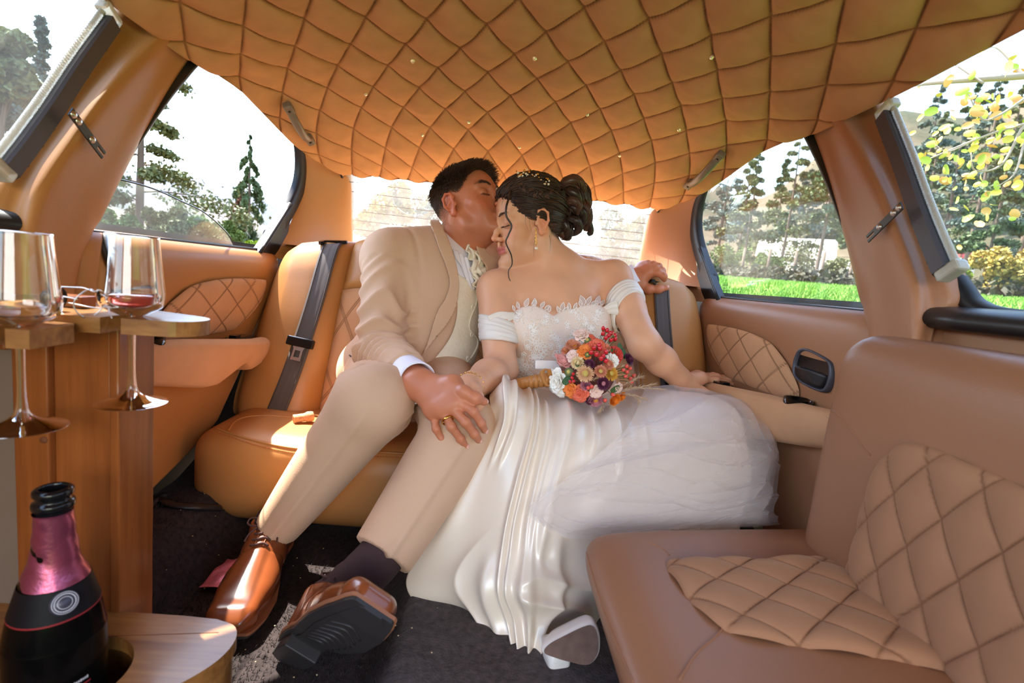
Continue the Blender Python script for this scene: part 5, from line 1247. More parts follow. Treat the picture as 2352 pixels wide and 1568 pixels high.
MS2 = np.eye(4); MS2[:3, 0], MS2[:3, 1], MS2[:3, 2] = xv, yv, zv; MS2[:3, 3] = hb-yv*.04; shoe(MS2, 'heel')
for hm, kk, Ms_ in ((hemR, G['kR'], MS1), (hemL, G['kL'], MS2)):
    an = xf([(0, .055, .085)], Ms_)[0]; lo_ = xf([(0, .068, .055)], Ms_)[0]; d = nrm(hm-kk); pa = cat(np.array([hm-d*.06, hm, (hm+an)/2+d*.01, an, lo_]), 40); t = np.linspace(0, 1, 40)
    V, F = tube(pa, .0415-.004*t+.0012*np.sin(t*55)*(t > .4), 28); mk('sock', (V+.0012*fbm(V, 70., 2, 61)[:, None], F), MAT['sock'], man)
# ------------------------------------------------------------------ the woman
MAT['satin'] = mat('ivory_satin', lin(234, 216, 196), .30, spec=.7, ior=1.6)
def sheer_mat(name, col, op):
    m = bpy.data.materials.new(name); m.use_nodes = True; t = m.node_tree; t.nodes.clear(); N = t.nodes.new; L = t.links.new
    o = N('ShaderNodeOutputMaterial'); tr = N('ShaderNodeBsdfTransparent'); df = N('ShaderNodeBsdfDiffuse'); tl = N('ShaderNodeBsdfTranslucent'); a = N('ShaderNodeMixShader'); b = N('ShaderNodeMixShader'); lw = N('ShaderNodeLayerWeight')
    df.inputs[0].default_value = tl.inputs[0].default_value = (*col, 1); a.inputs[0].default_value = .45; L(df.outputs[0], a.inputs[1]); L(tl.outputs[0], a.inputs[2])
    mr = N('ShaderNodeMapRange'); mr.inputs[1].default_value = .0; mr.inputs[2].default_value = .95; mr.inputs[3].default_value = op; mr.inputs[4].default_value = min(1, op*2.6); L(lw.outputs['Facing'], mr.inputs[0])
    L(mr.outputs[0], b.inputs[0]); L(tr.outputs[0], b.inputs[1]); L(a.outputs[0], b.inputs[2]); L(b.outputs[0], o.inputs[0]); return m
MAT['lace_sheer'] = sheer_mat('sheer_lace_fill', lin(250, 240, 230), .6)
MAT['satin_soft'] = mat('ivory_satin_drape', lin(232, 220, 208), .42, spec=.6)
MAT['lace_b'] = mat('ivory_lace_fabric', lin(240, 222, 208), .7, bump=(420, .5), attr=True)
MAT['lace_c'] = mat('ivory_lace_cord', lin(250, 240, 232), .6)
MAT['hair_b'] = mat('brunette_hair', lin(50, 35, 29), .33, spec=.55)
MAT['hair_b2'] = mat('brunette_hair_light', lin(82, 55, 42), .35, spec=.5)
MAT['pearl'] = mat('pearl', lin(245, 232, 214), .15, coat=.5)
b_up = nrm(B['nb']-B['waist']); b_lat = nrm(B['sL']-B['sR']); b_n = np.cross(b_lat, b_up); b_n = nrm(b_n if b_n[1] < 0 else -b_n); b_lat = nrm(np.cross(b_up, b_n)*np.sign(np.cross(b_up, b_n)@b_lat)); bT = np.stack([b_lat, b_n, b_up], 1)
b_ch = (B['sR']+B['sL'])/2-b_up*.085
bustR, bustL = W(1226, 757, 1.232), W(1342, 748, 1.258)
def torso_b(S, inf=0., k=.04):
    S.cone(B['pel'], B['waist']+b_up*.02, .150+inf, .118+inf, k, n=b_n, sc=.8)
    S.cone(B['waist'], b_ch-b_up*.03, .112+inf, .124+inf, k, n=b_n, sc=.74)
    S.cone(b_ch-b_up*.03, b_ch+b_up*.05, .124+inf, .095+inf, k, n=b_n, sc=.68)
    for s_, q in ((B['sR'], 1), (B['sL'], -1)):
        S.cone(b_ch+b_up*.045, s_-b_up*.012, .060+inf, .044+inf, k); S.cone(B['nb']-b_up*.012, s_+b_up*.008, .036+inf, .034+inf, k)
    for p in (bustR, bustL):
        S.ell(p, np.array([.064, .056, .060])+inf, bT, .028); S.cone(p+b_up*.02, p+b_up*.085-b_n*.035, .045+inf, .03+inf, .04)
S = SDF((-.13, .87, .30), (.735, 1.49, 1.0), .0026)
torso_b(S); head_prims(S, bC, bM, bs, True, False)
nk = bC+bs*(bM@np.array([0, -.028, -.052])); S.cone(nk, B['nb']-b_up*.01, .046, .048, .03); S.cone(bC+bs*(bM@np.array([0, .025, -.080])), B['nb']+b_n*.02-b_up*.01, .026, .032, .04)
notch = W(1250, 640, 1.29)
S.cone(bC+bs*(bM@np.array([-.058, -.02, -.03])), notch, .012, .009, .02)
for s_ in ('sR', 'sL'): S.cone(notch+b_n*-.006, B[s_]+b_up*.022+b_n*.012, .008, .009, .022)
S.chain([B['sR'], B['sR']*.5+B['eR']*.5+np.array([-.002, .004, 0]), B['eR'], B['eR']*.6+B['wR']*.4, B['wR']], [.049, .0440, .0390, .0385, .0255], k=.02)
S.chain([B['sL'], B['sL']*.5+B['eL']*.5, B['eL'], B['eL']*.6+B['wL']*.4, B['wL']], [.049, .0435, .0375, .0360, .0250], k=.02)
S.cone(B['sR']*.75+B['eR']*.25-b_n*.0, b_ch-b_up*.01-b_lat*.10, .03, .03, .03); S.cone(B['sL']*.75+B['eL']*.25, b_ch-b_up*.0+b_lat*.10, .03, .03, .03)
KR = dict(thumb=ha([(1086, 900, .925), (1096, 912, .905), (1100, 926, .895), (1100, 938, .895)]), index=ha([(1084, 920, .905), (1080, 945, .888), (1074, 962, .892), (1068, 974, .898)]),
          middle=ha([(1072, 925, .905), (1064, 950, .888), (1056, 968, .892), (1050, 980, .898)]), ring=ha([(1060, 925, .91), (1050, 948, .892), (1042, 964, .896), (1036, 975, .902)]),
          little=ha([(1048, 922, .918), (1038, 940, .902), (1030, 952, .906), (1024, 962, .912)]))
KL = dict(thumb=ha([(1583, 886, 1.232), (1600, 893, 1.226), (1614, 898, 1.224), (1627, 901, 1.224)]), index=ha([(1612, 868, 1.248), (1645, 873, 1.252), (1668, 880, 1.256), (1687, 884, 1.258)]),
          middle=ha([(1610, 864, 1.268), (1646, 866, 1.272), (1673, 874, 1.276), (1694, 880, 1.278)]), ring=ha([(1604, 862, 1.288), (1638, 863, 1.294), (1662, 868, 1.298), (1680, 874, 1.30)]),
          little=ha([(1597, 862, 1.302), (1625, 863, 1.312), (1645, 866, 1.318), (1660, 871, 1.322)]))
hand_prims(S, B['wR'], B['wR']-B['eR'], KR, .0120, .0076); hand_prims(S, B['wL'], B['wL']-B['eL'], KL, .0125, .0078, dors=(0, -.3, 1))
bvf = relax(S.mesh(), 1, .3); Vb, Fb = bvf
cb, Lb = face_cols(Vb, bC, bM, bs, SKIN_B, lin(190, 92, 92), True)
x, y, z = Lb.T
far_ = np.linalg.norm(Vb-bC, axis=1) < .17
hb = sstep(0, .012, z-np.interp(y, [-.13, -.07, -.03, -.005, .012, .03, .05, .070, .082], [-.070, -.062, -.034, .016, .010, .030, .058, .080, .092]))*far_*(1-sstep(.058, .062, np.abs(x))*sstep(.022, .016, np.abs(y-EARF))*sstep(.036, .028, np.abs(z+.006)))
cb = cb*(1-hb[:, None]*.85)+np.array(lin(50, 36, 30))*hb[:, None]*.85
woman = mk('person', (Vb, Fb), MAT['skin'], None, 'woman in an off-shoulder ivory lace and satin dress leaning on the man with eyes closed', 'person', cols=cb)
nails(KL, nrm((0, -.55, .85)), .0078, woman)
MAT['brow_b'] = MAT['hair_b']
for t in (1, -1): brow(bC, bM, bs, t, [(.012, .0915, .0215), (.024, .0895, .0255), (.036, .0820, .0270), (.047, .0680, .0215)], 110, .007, .00042, MAT['hair_b2'], woman)
for t in (1, -1):
    q = cat(np.array([(.018, .083, -.0048), (.031, .0872, -.0082), (.045, .077, -.0048)]), 34); q[:, 0] *= t; b_ = bC+bs*(q@bM.T); k_ = np.linspace(.2, .7, 34)[:, None]
    d = (bM@np.array([t*.0, .85, -.40]))+k_*(bM@np.array([t*.9, -.2, .1])); mk('eyelashes', tubes(np.stack([b_, b_+d*.006, b_+d*.010+bM[:, 2]*.002], 1), np.array([.0007, .0005, .0001]), 3), MAT['black'], woman)
# hair: smooth sides pulled into a knot
bun = bC+bs*(bM@np.array([-.012, -.150, .022]))
def skull(p, off):
    """push local points to an inflated skull"""
    c = np.array([0, -.016, .030]); r = np.array([.0745, .097, .0885])+off; d = p-c; return c+d/np.sqrt(((d/r)**2).sum(-1, keepdims=True))
hs, n_ = [], 2600
A = rng.uniform(0, 1, n_)
hline = np.array([(0, .088, .082), (.022, .083, .080), (.040, .068, .066), (.052, .055, .046), (.060, .044, .026), (.066, .030, .018), (.070, .018, .022), (.073, .002, .030), (.074, -.018, .028), (.072, -.032, -.004), (.066, -.045, -.036), (.045, -.070, -.056), (.020, -.088, -.062), (0, -.092, -.062)])
hp_ = cat(hline, 400)
ii = (A*399).astype(int); st_ = hp_[ii].copy(); st_[:, 0] *= np.where(rng.random(n_) < .5, 1, -1)
# some start inside (crown layers)
st_ += rng.normal(size=st_.shape)*.003
end = np.array([-.006, -.118, .020])+rng.normal(size=(n_, 3))*.010
t = np.linspace(0, 1, 22)[None, :, None]
mid = (st_+end)/2; P_ = st_[:, None]*(1-t)+end[:, None]*t
lift = (.006+.006*rng.random(n_)+.010*sstep(.03, .08, st_[:, 2]))
P_ = skull(P_, 0.0)
P_ = P_+(P_-np.array([0, -.016, .03]))/np.linalg.norm(P_-np.array([0, -.016, .03]), axis=2, keepdims=True)*(lift[:, None]*np.sin(np.pi*np.clip(t[..., 0]*1.05+.03, 0, 1))**.5)[..., None]
P_[..., 2] += .003*np.sin(t[..., 0]*9+A[:, None]*40)
wv = (bC+bs*(P_@bM.T))
sel = rng.random(n_) < .78
mk('hair', tubes(wv[sel], np.array(.0015*np.ones(22)), 4), MAT['hair_b'], woman, label='dark brown hair pulled back'); hair_o = bpy.data.objects['hair.001'] if 'hair.001' in bpy.data.objects else None
mk('hair_highlights', tubes(wv[~sel], np.array(.0013*np.ones(22)), 4), MAT['hair_b2'], woman, kind='stuff')
Sx = SDF((-.11, -.14, -.09), (.11, .12, .14), .004); Sx.ell((0, -.018, .032), (.0745, .101, .091), None, .01)
Sx.apply(Sx.lo, Sx.lo+.3, lambda x, y, z: np.minimum(np.maximum(y-(.026+.56*z), -1)*.87, 1)+0*x, .01, 'i'); Sx.apply(Sx.lo, Sx.lo+.3, lambda x, y, z: np.maximum((.012+.95*np.minimum(y+.020, 0))-z, -1)*.76+0*x, .01, 'i')
V, F = relax(Sx.mesh(), 2); mk('hair_cap', (bC+bs*(V@bM.T), F), MAT['hair_b'], woman)
def lock(path, r, n, mt, nm='hair_lock', tw=2.):
    path = cat(np.array(path), 34); T, N, Bn = frames(path); t = np.linspace(0, 1, 34); ps = []
    env = r*(np.sin(np.pi*np.clip(t*.92+.04, 0, 1))**.45)
    for i in range(n):
        a0, rr = rng.uniform(0, 6.28), np.sqrt(rng.uniform(.05, 1)); a = a0+tw*t*3; ps.append(path+env[:, None]*rr*(np.cos(a)[:, None]*N+np.sin(a)[:, None]*Bn*.8))
    V, F = tubes(np.array(ps), np.array(.0014*np.ones(34)), 4); V2, F2 = tube(path, env*.82, 8, caps=False)
    return mk(nm, merge([(V, F), (V2, F2)]), mt, woman)
uvb = lambda l, Y: [W(u, v, Y+d) for u, v, d in l]
for k_, (l, r) in enumerate([([(1280, 440, 0), (1298, 420, -.02), (1320, 414, -.02), (1336, 430, 0), (1330, 455, .02)], .017), ([(1285, 455, 0), (1305, 440, -.03), (1325, 450, -.03), (1328, 475, -.01), (1312, 492, .01)], .017),
                 ([(1300, 470, -.02), (1320, 478, -.03), (1340, 490, -.02), (1338, 515, -.01), (1320, 525, 0)], .015), ([(1330, 455, 0), (1346, 475, -.02), (1350, 505, -.01), (1345, 530, 0)], .014),
                 ([(1338, 495, -.01), (1352, 512, -.01), (1357, 532, 0), (1350, 538, 0)], .009), ([(1270, 480, 0), (1290, 505, -.02), (1305, 530, -.02), (1300, 550, -.01)], .016),
                 ([(1260, 470, .01), (1275, 505, .0), (1292, 535, -.01), (1310, 548, 0)], .016), ([(1300, 450, .02), (1330, 430, .02), (1345, 460, .03), (1330, 500, .03), (1300, 520, .02)], .022),
                 ([(1305, 500, -.03), (1325, 508, -.035), (1328, 528, -.02), (1312, 540, -.01)], .012), ([(1290, 470, -.015), (1310, 460, -.04), (1330, 470, -.04), (1326, 492, -.03)], .011)]):
    lock(uvb(l, 1.345), r, 60, MAT['hair_b'] if k_ % 3 else MAT['hair_b2'])
br_ = cat(np.array([(1178, 424), (1200, 438), (1222, 450), (1245, 456), (1268, 450), (1290, 440)], float), 60)
BHd = bvh_of(bvf)
pb = []
for u, v in br_:
    h, n__ = hit(BHd, u, v); pb.append((h if h is not None else W(u, v, 1.29)))
pb = np.array(pb); 
for _ in range(8): pb[1:-1] = (pb[:-2]+2*pb[1:-1]+pb[2:])/4
T, N, Bn = frames(pb, (0, -1, 0)); ph = np.linspace(0, 30, 60)
for k_ in range(3):
    o = pb-bM[:, 0]*.0+np.array([0, -.016, .004])+Bn*(.0065*np.sin(ph+k_*2.094))[:, None]+np.array([0, -1, 0])*(.004*np.sin(2*(ph+k_*2.094)))[:, None]
    lock(o[::2], .0052, 26, MAT['hair_b'] if k_ else MAT['hair_b2'], 'braid_strand', .3)
# loose curl in front of the face and wisps
def wisp(pts, Y, r, nm='loose_curl'):
    p = cat(np.array([W(u, v, Y+d) for u, v, d in pts]), 70); t = np.linspace(0, 1, 70); mk(nm, tube(p, r*(1-.75*t), 6, flat=.6), MAT['hair_b'], woman)
wisp([(1172, 438, .0), (1170, 452, -.012), (1163, 474, -.02), (1163, 496, -.022), (1175, 518, -.02), (1168, 539, -.022), (1162, 557, -.02), (1174, 585, -.015), (1176, 607, -.012), (1168, 622, -.012), (1171, 643, -.012), (1187, 665, -.012), (1190, 685, -.01)], 1.262, .0030)
for q in ([(1222, 480, 0), (1216, 500, -.004), (1218, 520, -.006), (1224, 540, -.004)], [(1208, 490, 0), (1207, 510, 0), (1214, 530, 0)], [(1229, 545, 0), (1226, 570, 0), (1227, 590, .0)], [(1262, 540, 0), (1264, 560, 0), (1262, 582, 0)], [(1160, 452, 0), (1155, 462, 0), (1152, 472, 0)]):
    wisp(q, 1.245, .0008, 'hair_wisp')
# tiara, earring, bracelet
q = [(1186, 416), (1196, 409), (1207, 408), (1217, 414), (1228, 419), (1238, 424), (1248, 430), (1257, 434)]
pt = []
for u, v in cat(np.array(q, float), 36):
    h, n__ = hit(BHd, u, v); pt.append((h if h is not None else W(u, v, 1.30)))
pt = np.array(pt)
for _ in range(6): pt[1:-1] = (pt[:-2]+2*pt[1:-1]+pt[2:])/4
pt = pt+np.array([0, -.018, .008])
ti = mk('hair_vine', tube(pt, .0009, 5), MAT['gold'], woman, label='gold hair vine with small pearls')
for i in range(0, 36, 1):
    o = pt[i]+np.array([rng.normal()*.003, -.004, rng.normal()*.006]); mk('pearl', ball(o, rng.uniform(.0018, .0034), 7), MAT['pearl'] if i % 3 else MAT['gold'], ti)
er = [W(1231, 527, 1.238), W(1232, 570, 1.238)]
e0 = mk('earring', tube(np.array([er[0]+(er[1]-er[0])*s_ for s_ in np.linspace(0, .85, 12)]), .0004, 4), MAT['gold'], woman, label='gold drop earring with a pearl')
for s_, r_ in ((0, .0022), (.18, .0016), (.36, .0026), (.55, .0034), (.72, .0036)):
    a = np.linspace(0, 2*np.pi, 20); c = er[0]+(er[1]-er[0])*s_; mk('earring_link', tube(np.c_[c[0]+r_*.7*np.cos(a), np.full(20, c[1]), c[2]+r_*1.2*np.sin(a)], .0007, 5), MAT['gold'], e0)
mk('pearl', ball(er[1], .0040, 10), MAT['pearl'], e0)
d = nrm(B['wR']-B['eR']); c = B['wR']-d*.016; Mb_ = frame_m(c, d, (0, 0, 1)); ch = mk('bracelet', tube(xf(np.c_[.0295*np.cos(np.linspace(0, 6.283, 50)), .0275*np.sin(np.linspace(0, 6.283, 50)), .004*np.sin(np.linspace(0, 6.283, 50))], Mb_), .0010, 4), MAT['gold'], woman, label='gold link bracelet')
for i in range(34):
    a = i*2*np.pi/34; p = xf([(.0298*np.cos(a), .0278*np.sin(a), .004*np.sin(a))], Mb_)[0]; tn = xf([(-np.sin(a), np.cos(a), 0)], Mb_)[0]-Mb_[:3, 3]; rd = xf([(np.cos(a), np.sin(a), 0)], Mb_)[0]-Mb_[:3, 3]; sd = d if i % 2 else rd
    b_ = np.linspace(0, 2*np.pi, 12, endpoint=False); mk('bracelet_link', tube(p+.0038*np.cos(b_)[:, None]*tn+.0026*np.sin(b_)[:, None]*sd, .0008, 4, closed=True), MAT['gold'], ch)

# bodice
S = SDF((-.02, 1.05, .36), (.44, 1.50, .74), .004); torso_b(S, .0045)
NECK = [(1164, 722), (1182, 714), (1202, 704), (1230, 702), (1254, 712), (1271, 724), (1290, 712), (1318, 708), (1345, 699), (1375, 699), (1402, 712)]
S.apply(S.lo, S.lo+.6, pxmask([(1100, 560), (1480, 560), (1470, 700)]+NECK[::-1]+[(1120, 726)]), .003, 's')
S.apply(S.lo, S.lo+.6, lambda x, y, z: z-.715+0*x+0*y, .003, 'i')
bo = relax(S.mesh(), 1); sheer = sstep(.555, .535, bo[0][:, 2])*.55
bod = mk('bodice', bo, MAT['lace_b'], woman, cols=np.array(lin(236, 214, 198))*(1-sheer[:, None])+np.array(lin(226, 182, 154))*sheer[:, None], label='ivory lace bodice with sheer waist'); BBd = bvh_of(bo)
REG = [(1168, 735), (1200, 712), (1250, 718), (1271, 730), (1292, 718), (1345, 706), (1396, 718), (1396, 790), (1388, 880), (1190, 890), (1174, 850)]
def petal_loop(c, ang, L_, wd, n=9):
    t = np.linspace(0, 2*np.pi, n, endpoint=False); a, b = L_/2*(1-np.cos(t)), wd*np.sin(t)*(1-.3*np.cos(t)); ca, sa = np.cos(ang), np.sin(ang); return [(c[0]+a_*ca-b_*sa, c[1]+a_*sa+b_*ca) for a_, b_ in zip(a, b)]
cords, fills = [], []
def drape_raw(bv, pts, off):
    o = []
    for u, v in pts:
        h, n__ = hit(bv, u, v)
        if h is None: return None
        n__ = n__ if n__@(CAM-h) > 0 else -n__; o.append(h+n__*off)
    return np.array(o)
for k_ in range(150):
    u, v = rng.uniform(1168, 1398), rng.uniform(700, 892)
    if not inpoly(np.array(u), np.array(v), REG): continue
    R0 = rng.uniform(6, 12); a0 = rng.uniform(0, 6.28); np_ = rng.integers(4, 7)
    for i in range(np_):
        p = drape_raw(BBd, petal_loop((u, v), a0+i*6.283/np_, R0, R0*.36), .0012)
        if p is None or np.ptp(p[:, 1]) > .05: continue
        cords.append(tube(p, .0010, 4, closed=True))
mk('lace_applique', merge(cords), MAT['lace_c'], bod, kind='stuff', label='raised floral lace cords')
for k_ in range(70):       # scrolls
    u, v = rng.uniform(1172, 1394), rng.uniform(715, 890)
    if not inpoly(np.array(u), np.array(v), REG): continue
    t = np.linspace(0, 4.5, 16); r0 = rng.uniform(5, 11); a0 = rng.uniform(0, 6.28); p = drape_raw(BBd, [(u+r0*(1-t_/6)*np.cos(a0+t_), v+r0*(1-t_/6)*np.sin(a0+t_)) for t_ in t], .0012)
    if p is not None and np.ptp(p[:, 1]) < .05: fills.append(tube(p, .0011, 4))
mk('lace_scrolls', merge(fills), MAT['lace_c'], bod, kind='stuff')
sq = []
for u, v in [(1233+rng.normal()*12, 750+rng.normal()*18) for _ in range(45)]+[(1345+rng.normal()*14, 740+rng.normal()*14) for _ in range(35)]+[(1230+rng.normal()*10, 708+abs(rng.normal()*5)) for _ in range(10)]+[(1372+rng.normal()*14, 712+abs(rng.normal()*6)) for _ in range(14)]:
    h, n__ = hit(BBd, u, v)
    if h is not None: sq.append(ball(h+(n__ if n__@(CAM-h) > 0 else -n__)*.002, .0012, 5))
mk('sequins', merge(sq), MAT['pearl'], bod, kind='stuff')
nk_ = cat(np.array(NECK, float), 300)
for (u, v), ang, L_ in [((1194, 708), -1.9, 14), ((1207, 704), -1.2, 17), ((1222, 702), -1.0, 12), ((1228, 703), -1.55, 15), ((1241, 706), -1.0, 13), ((1250, 711), -.8, 12), ((1258, 715), -1.2, 11), ((1283, 716), -1.9, 12), ((1289, 713), -1.35, 17), ((1295, 712), -.7, 11), ((1308, 711), -1.7, 14), ((1318, 709), -1.1, 13), ((1334, 703), -1.7, 13), ((1342, 700), -2.0, 20), ((1347, 699), -1.15, 17), ((1356, 699), -.5, 14), ((1368, 699), -1.3, 18), ((1376, 700), -.9, 13), ((1388, 705), -1.0, 13), ((1183, 713), -2.1, 12)]:
    tq = np.concatenate([np.linspace(0, 1, 8), np.linspace(1, 0, 8)[1:-1]]); sg_ = np.r_[np.ones(8), -np.ones(6)]; aq, bq_ = L_*1.25*tq, sg_*L_*.30*np.sin(np.pi*tq**.8); lp = [(u+a_*np.cos(ang)-b_*np.sin(ang), v+3+a_*np.sin(ang)+b_*np.cos(ang)) for a_, b_ in zip(aq, bq_)]; c = drape_raw(BHd, lp, .0045)
    if c is None or np.ptp(c[:, 1]) > .06: continue
    V = np.concatenate([c, [c.mean(0)+np.array([0, -.001, 0])]]); o = mk('lace_leaf', (V, [[i, (i+1) % 14, 14] for i in range(14)]), MAT['lace_sheer'], bod)
    mk('leaf_cord', tube(c, .0010, 4, closed=True), MAT['lace_c'], bod)
# off-shoulder bands
def band(a, b, t0, t1, r, tilt, nm, strap):
    d = nrm(b-a); M_ = frame_m(a+(b-a)*(t0+t1)/2, d, (0, 0, 1)); L_ = dist(a, b)*(t1-t0); th = np.linspace(0, 2*np.pi, 90, endpoint=False); rows = []
    for s_ in np.linspace(-.5, .5, 26):
        rr = r*(1+.05*(1-(2*s_)**2))+.0009*np.sin(s_*23+3.2*np.sin(th*1.0+s_*4))+.0006*np.sin(s_*52+th*2+2*np.sin(th*3))
        rr -= .006*(abs(s_) > .49)
        off = s_*L_*(1+.18*np.cos(th-2.0))+tilt*r*np.cos(th+.4); rows.append(xf(np.c_[rr*np.cos(th), rr*np.sin(th), off], M_))
    o = mk(nm, grid(np.array(rows), cv=True), MAT['satin_soft'], woman, label='draped ivory off-shoulder band')
    q = cat(np.array(strap), 20); T, N, Bn = frames(q, (0, -1, 0)); w_ = np.linspace(.020, .007, 20)[:, None]; sec = [q+Bn*w_*c_+N*.0012*np.sin(c_*9) for c_ in np.linspace(-1, 1, 13)]
    s2 = mk('band_strap', grid(np.array(sec)), MAT['satin_soft'], o); solid(s2, .0015, 0)
band(B['sR'], B['eR'], .40, .68, .0485, .45, 'shoulder_band', [W(1128, 742, 1.18), W(1148, 730, 1.185), W(1168, 727, 1.19), W(1184, 723, 1.20)])
band(B['sL'], B['eL'], .34, .56, .0520, -.50, 'shoulder_band', [W(1420, 706, 1.225), W(1406, 708, 1.23), W(1394, 711, 1.235), W(1380, 714, 1.24)])
# veil
vr = [[(1300, 520, 1.43), (1325, 525, 1.43), (1345, 540, 1.43)], [(1330, 560, 1.455), (1365, 565, 1.455), (1395, 575, 1.455)], [(1370, 640, 1.46), (1410, 640, 1.46), (1450, 650, 1.46)], [(1390, 760, 1.42), (1435, 760, 1.42), (1478, 770, 1.42)], [(1400, 890, 1.36), (1450, 890, 1.36), (1476, 890, 1.36)]]
vg = cat(cat(np.array([[W(*p) for p in r] for r in vr]), 50, 0), 40, 1); t = np.linspace(0, 30, 40); vg[..., 1] += (.006*np.sin(t)+.003*np.sin(t*2.3))[None]*np.linspace(.4, 1.6, 50)[:, None]
MAT['tulle'] = sheer_mat('white_tulle', lin(252, 244, 240), .16)
mk('veil', grid(vg), MAT['tulle'], woman, label='sheer white veil hanging behind her back')

# skirt: a fine sheet over the lap down to the floor
rows = [
 [(1150, 893, 1.25), (1188, 884, 1.25), (1230, 884, 1.24), (1290, 890, 1.23), (1360, 898, 1.23), (1430, 893, 1.24), (1490, 890, 1.26), (1540, 896, 1.27)],
 [(1128, 902, 1.02), (1165, 872, 1.05), (1212, 898, 1.08), (1290, 922, 1.08), (1370, 938, 1.08), (1450, 926, 1.10), (1530, 905, 1.14), (1620, 905, 1.16)],
 [(1124, 928, .95), (1164, 892, .94), (1215, 930, .95), (1290, 958, .95), (1380, 975, .96), (1470, 975, .98), (1560, 960, 1.02), (1690, 940, 1.06)],
 [(1130, 975, .915), (1165, 975, .89), (1212, 1000, .885), (1290, 1020, .885), (1380, 1040, .89), (1480, 1045, .91), (1580, 1040, .95), (1715, 1028, .98)],
 [(1088, 1080, .895), (1130, 1080, .865), (1190, 1095, .845), (1270, 1105, .840), (1370, 1120, .855), (1480, 1130, .875), (1590, 1135, .90), (1725, 1115, .93)],
 [(1022, 1210, .875), (1088, 1210, .845), (1160, 1210, .815), (1240, 1210, .800), (1330, 1215, .825), (1440, 1222, .85), (1570, 1215, .875), (1700, 1195, .905)],
 [(945, 1335, .865), (1050, 1332, .835), (1140, 1335, .790), (1225, 1335, .765), (1300, 1330, .80), (1400, 1320, .84), (1530, 1310, .86), (1700, 1290, .88)],
 [(1025, 1384, .850), (1090, 1420, .815), (1155, 1445, .765), (1222, 1450, .735), (1275, 1425, .765), (1380, 1410, .83), (1500, 1400, .85), (1650, 1390, .87)],
 [(1105, 1468, .800), (1135, 1490, .775), (1178, 1545, .725), (1212, 1578, .700), (1255, 1490, .735), (1370, 1480, .82), (1480, 1480, .84), (1600, 1480, .86)]]
cp = np.array([[W(*p) for p in r] for r in rows]); cp[6:, :, 2] += .010; ns, ntt = 260, 300
sg = cat(cat(cp, ns, 0), ntt, 1)
s_ = np.linspace(0, 1, ns)[:, None]; t_ = np.linspace(0, 1, ntt)[None]
Ng = np.cross(np.gradient(sg, axis=1), np.gradient(sg, axis=0)); Ng /= np.linalg.norm(Ng, axis=2, keepdims=True)+1e-9; Ng *= np.where((Ng*(CAM-sg)).sum(2, keepdims=True) > 0, 1, -1)
for _ in range(12): Ng[1:-1, 1:-1] = (Ng[:-2, 1:-1]+Ng[2:, 1:-1]+Ng[1:-1, :-2]+Ng[1:-1, 2:])/4
Ng /= np.linalg.norm(Ng, axis=2, keepdims=True)
D = np.zeros((ns, ntt))
ridges = [(.52, .56, .014, .013, .04, .42), (.60, .655, .020, .014, .08, .5), (.43, .455, .020, .012, .10, .75), (.70, .74, .016, .011, .05, .45), (.385, .43, .012, .010, .3, .95), (.05, .03, .05, .010, .30, .75), (.13, .11, .016, .013, .02, .50), (.19, .17, .014, .012, .06, .50), (.265, .33, .012, .017, .0, 1.0), (.295, .365, .011, .017, .0, 1.0), (.335, .42, .014, .013, .12, 1.0), (.44, .47, .05, .012, .05, .7), (.62, .60, .05, .012, .1, .6), (.22, .265, .030, .018, .66, 1.0), (.50, .52, .03, .014, .6, 1.0)]
wob = .012*fbm(np.stack([np.broadcast_to(s_, D.shape)*1.2, np.broadcast_to(t_, D.shape)*.6, 0*D], -1), 7., 2, 71)
for a, b, w_, A_, s0, s1 in ridges:
    c = a+(b-a)*s_+wob; D += A_*np.exp(-np.abs((t_-c)/w_)**1.8)*sstep(s0, s0+.12, s_)*sstep(s1+.02, s1-.10, s_) if s1 < 1 else A_*np.exp(-np.abs((t_-c)/w_)**1.8)*sstep(s0, s0+.12, s_)
D += .014*fbm(np.stack([np.broadcast_to(s_, D.shape)*1.0, np.broadcast_to(t_, D.shape)*1.5, 0*D], -1), 6., 2, 72)*sstep(.15, .5, s_)
q = fbm(np.stack([np.broadcast_to(s_, D.shape)*2.6, np.broadcast_to(t_, D.shape)*1.5, 0*D], -1), 6.5, 2, 77); D += .030*(1-np.abs(q))**3*sstep(.58, .80, s_)-.010*sstep(.58, .80, s_)
sk2 = sg+Ng*D[..., None]
for _ in range(2): sk2[1:-1, 1:-1] = sk2[1:-1, 1:-1]*.5+.125*(sk2[:-2, 1:-1]+sk2[2:, 1:-1]+sk2[1:-1, :-2]+sk2[1:-1, 2:])
skv = grid(sk2); skirt = mk('skirt', skv, MAT['satin'], woman, label='flowing ivory satin skirt'); solid(skirt, .002, -1); BSk = bvh_of(skv)
mk('hem', tube(sk2[-1][::3], .0018, 6), MAT['satin'], skirt)
# small satin flap at the waist
o = mk('waist_bow', box((-.030, -.011, -.003), (.030, .011, .003), frame_m(W(1258, 838, 1.135), nrm((0, -1, .25)), (1, 0, .06))), MAT['lace_c'], woman, smooth=False); bevel(o, .004, 3)
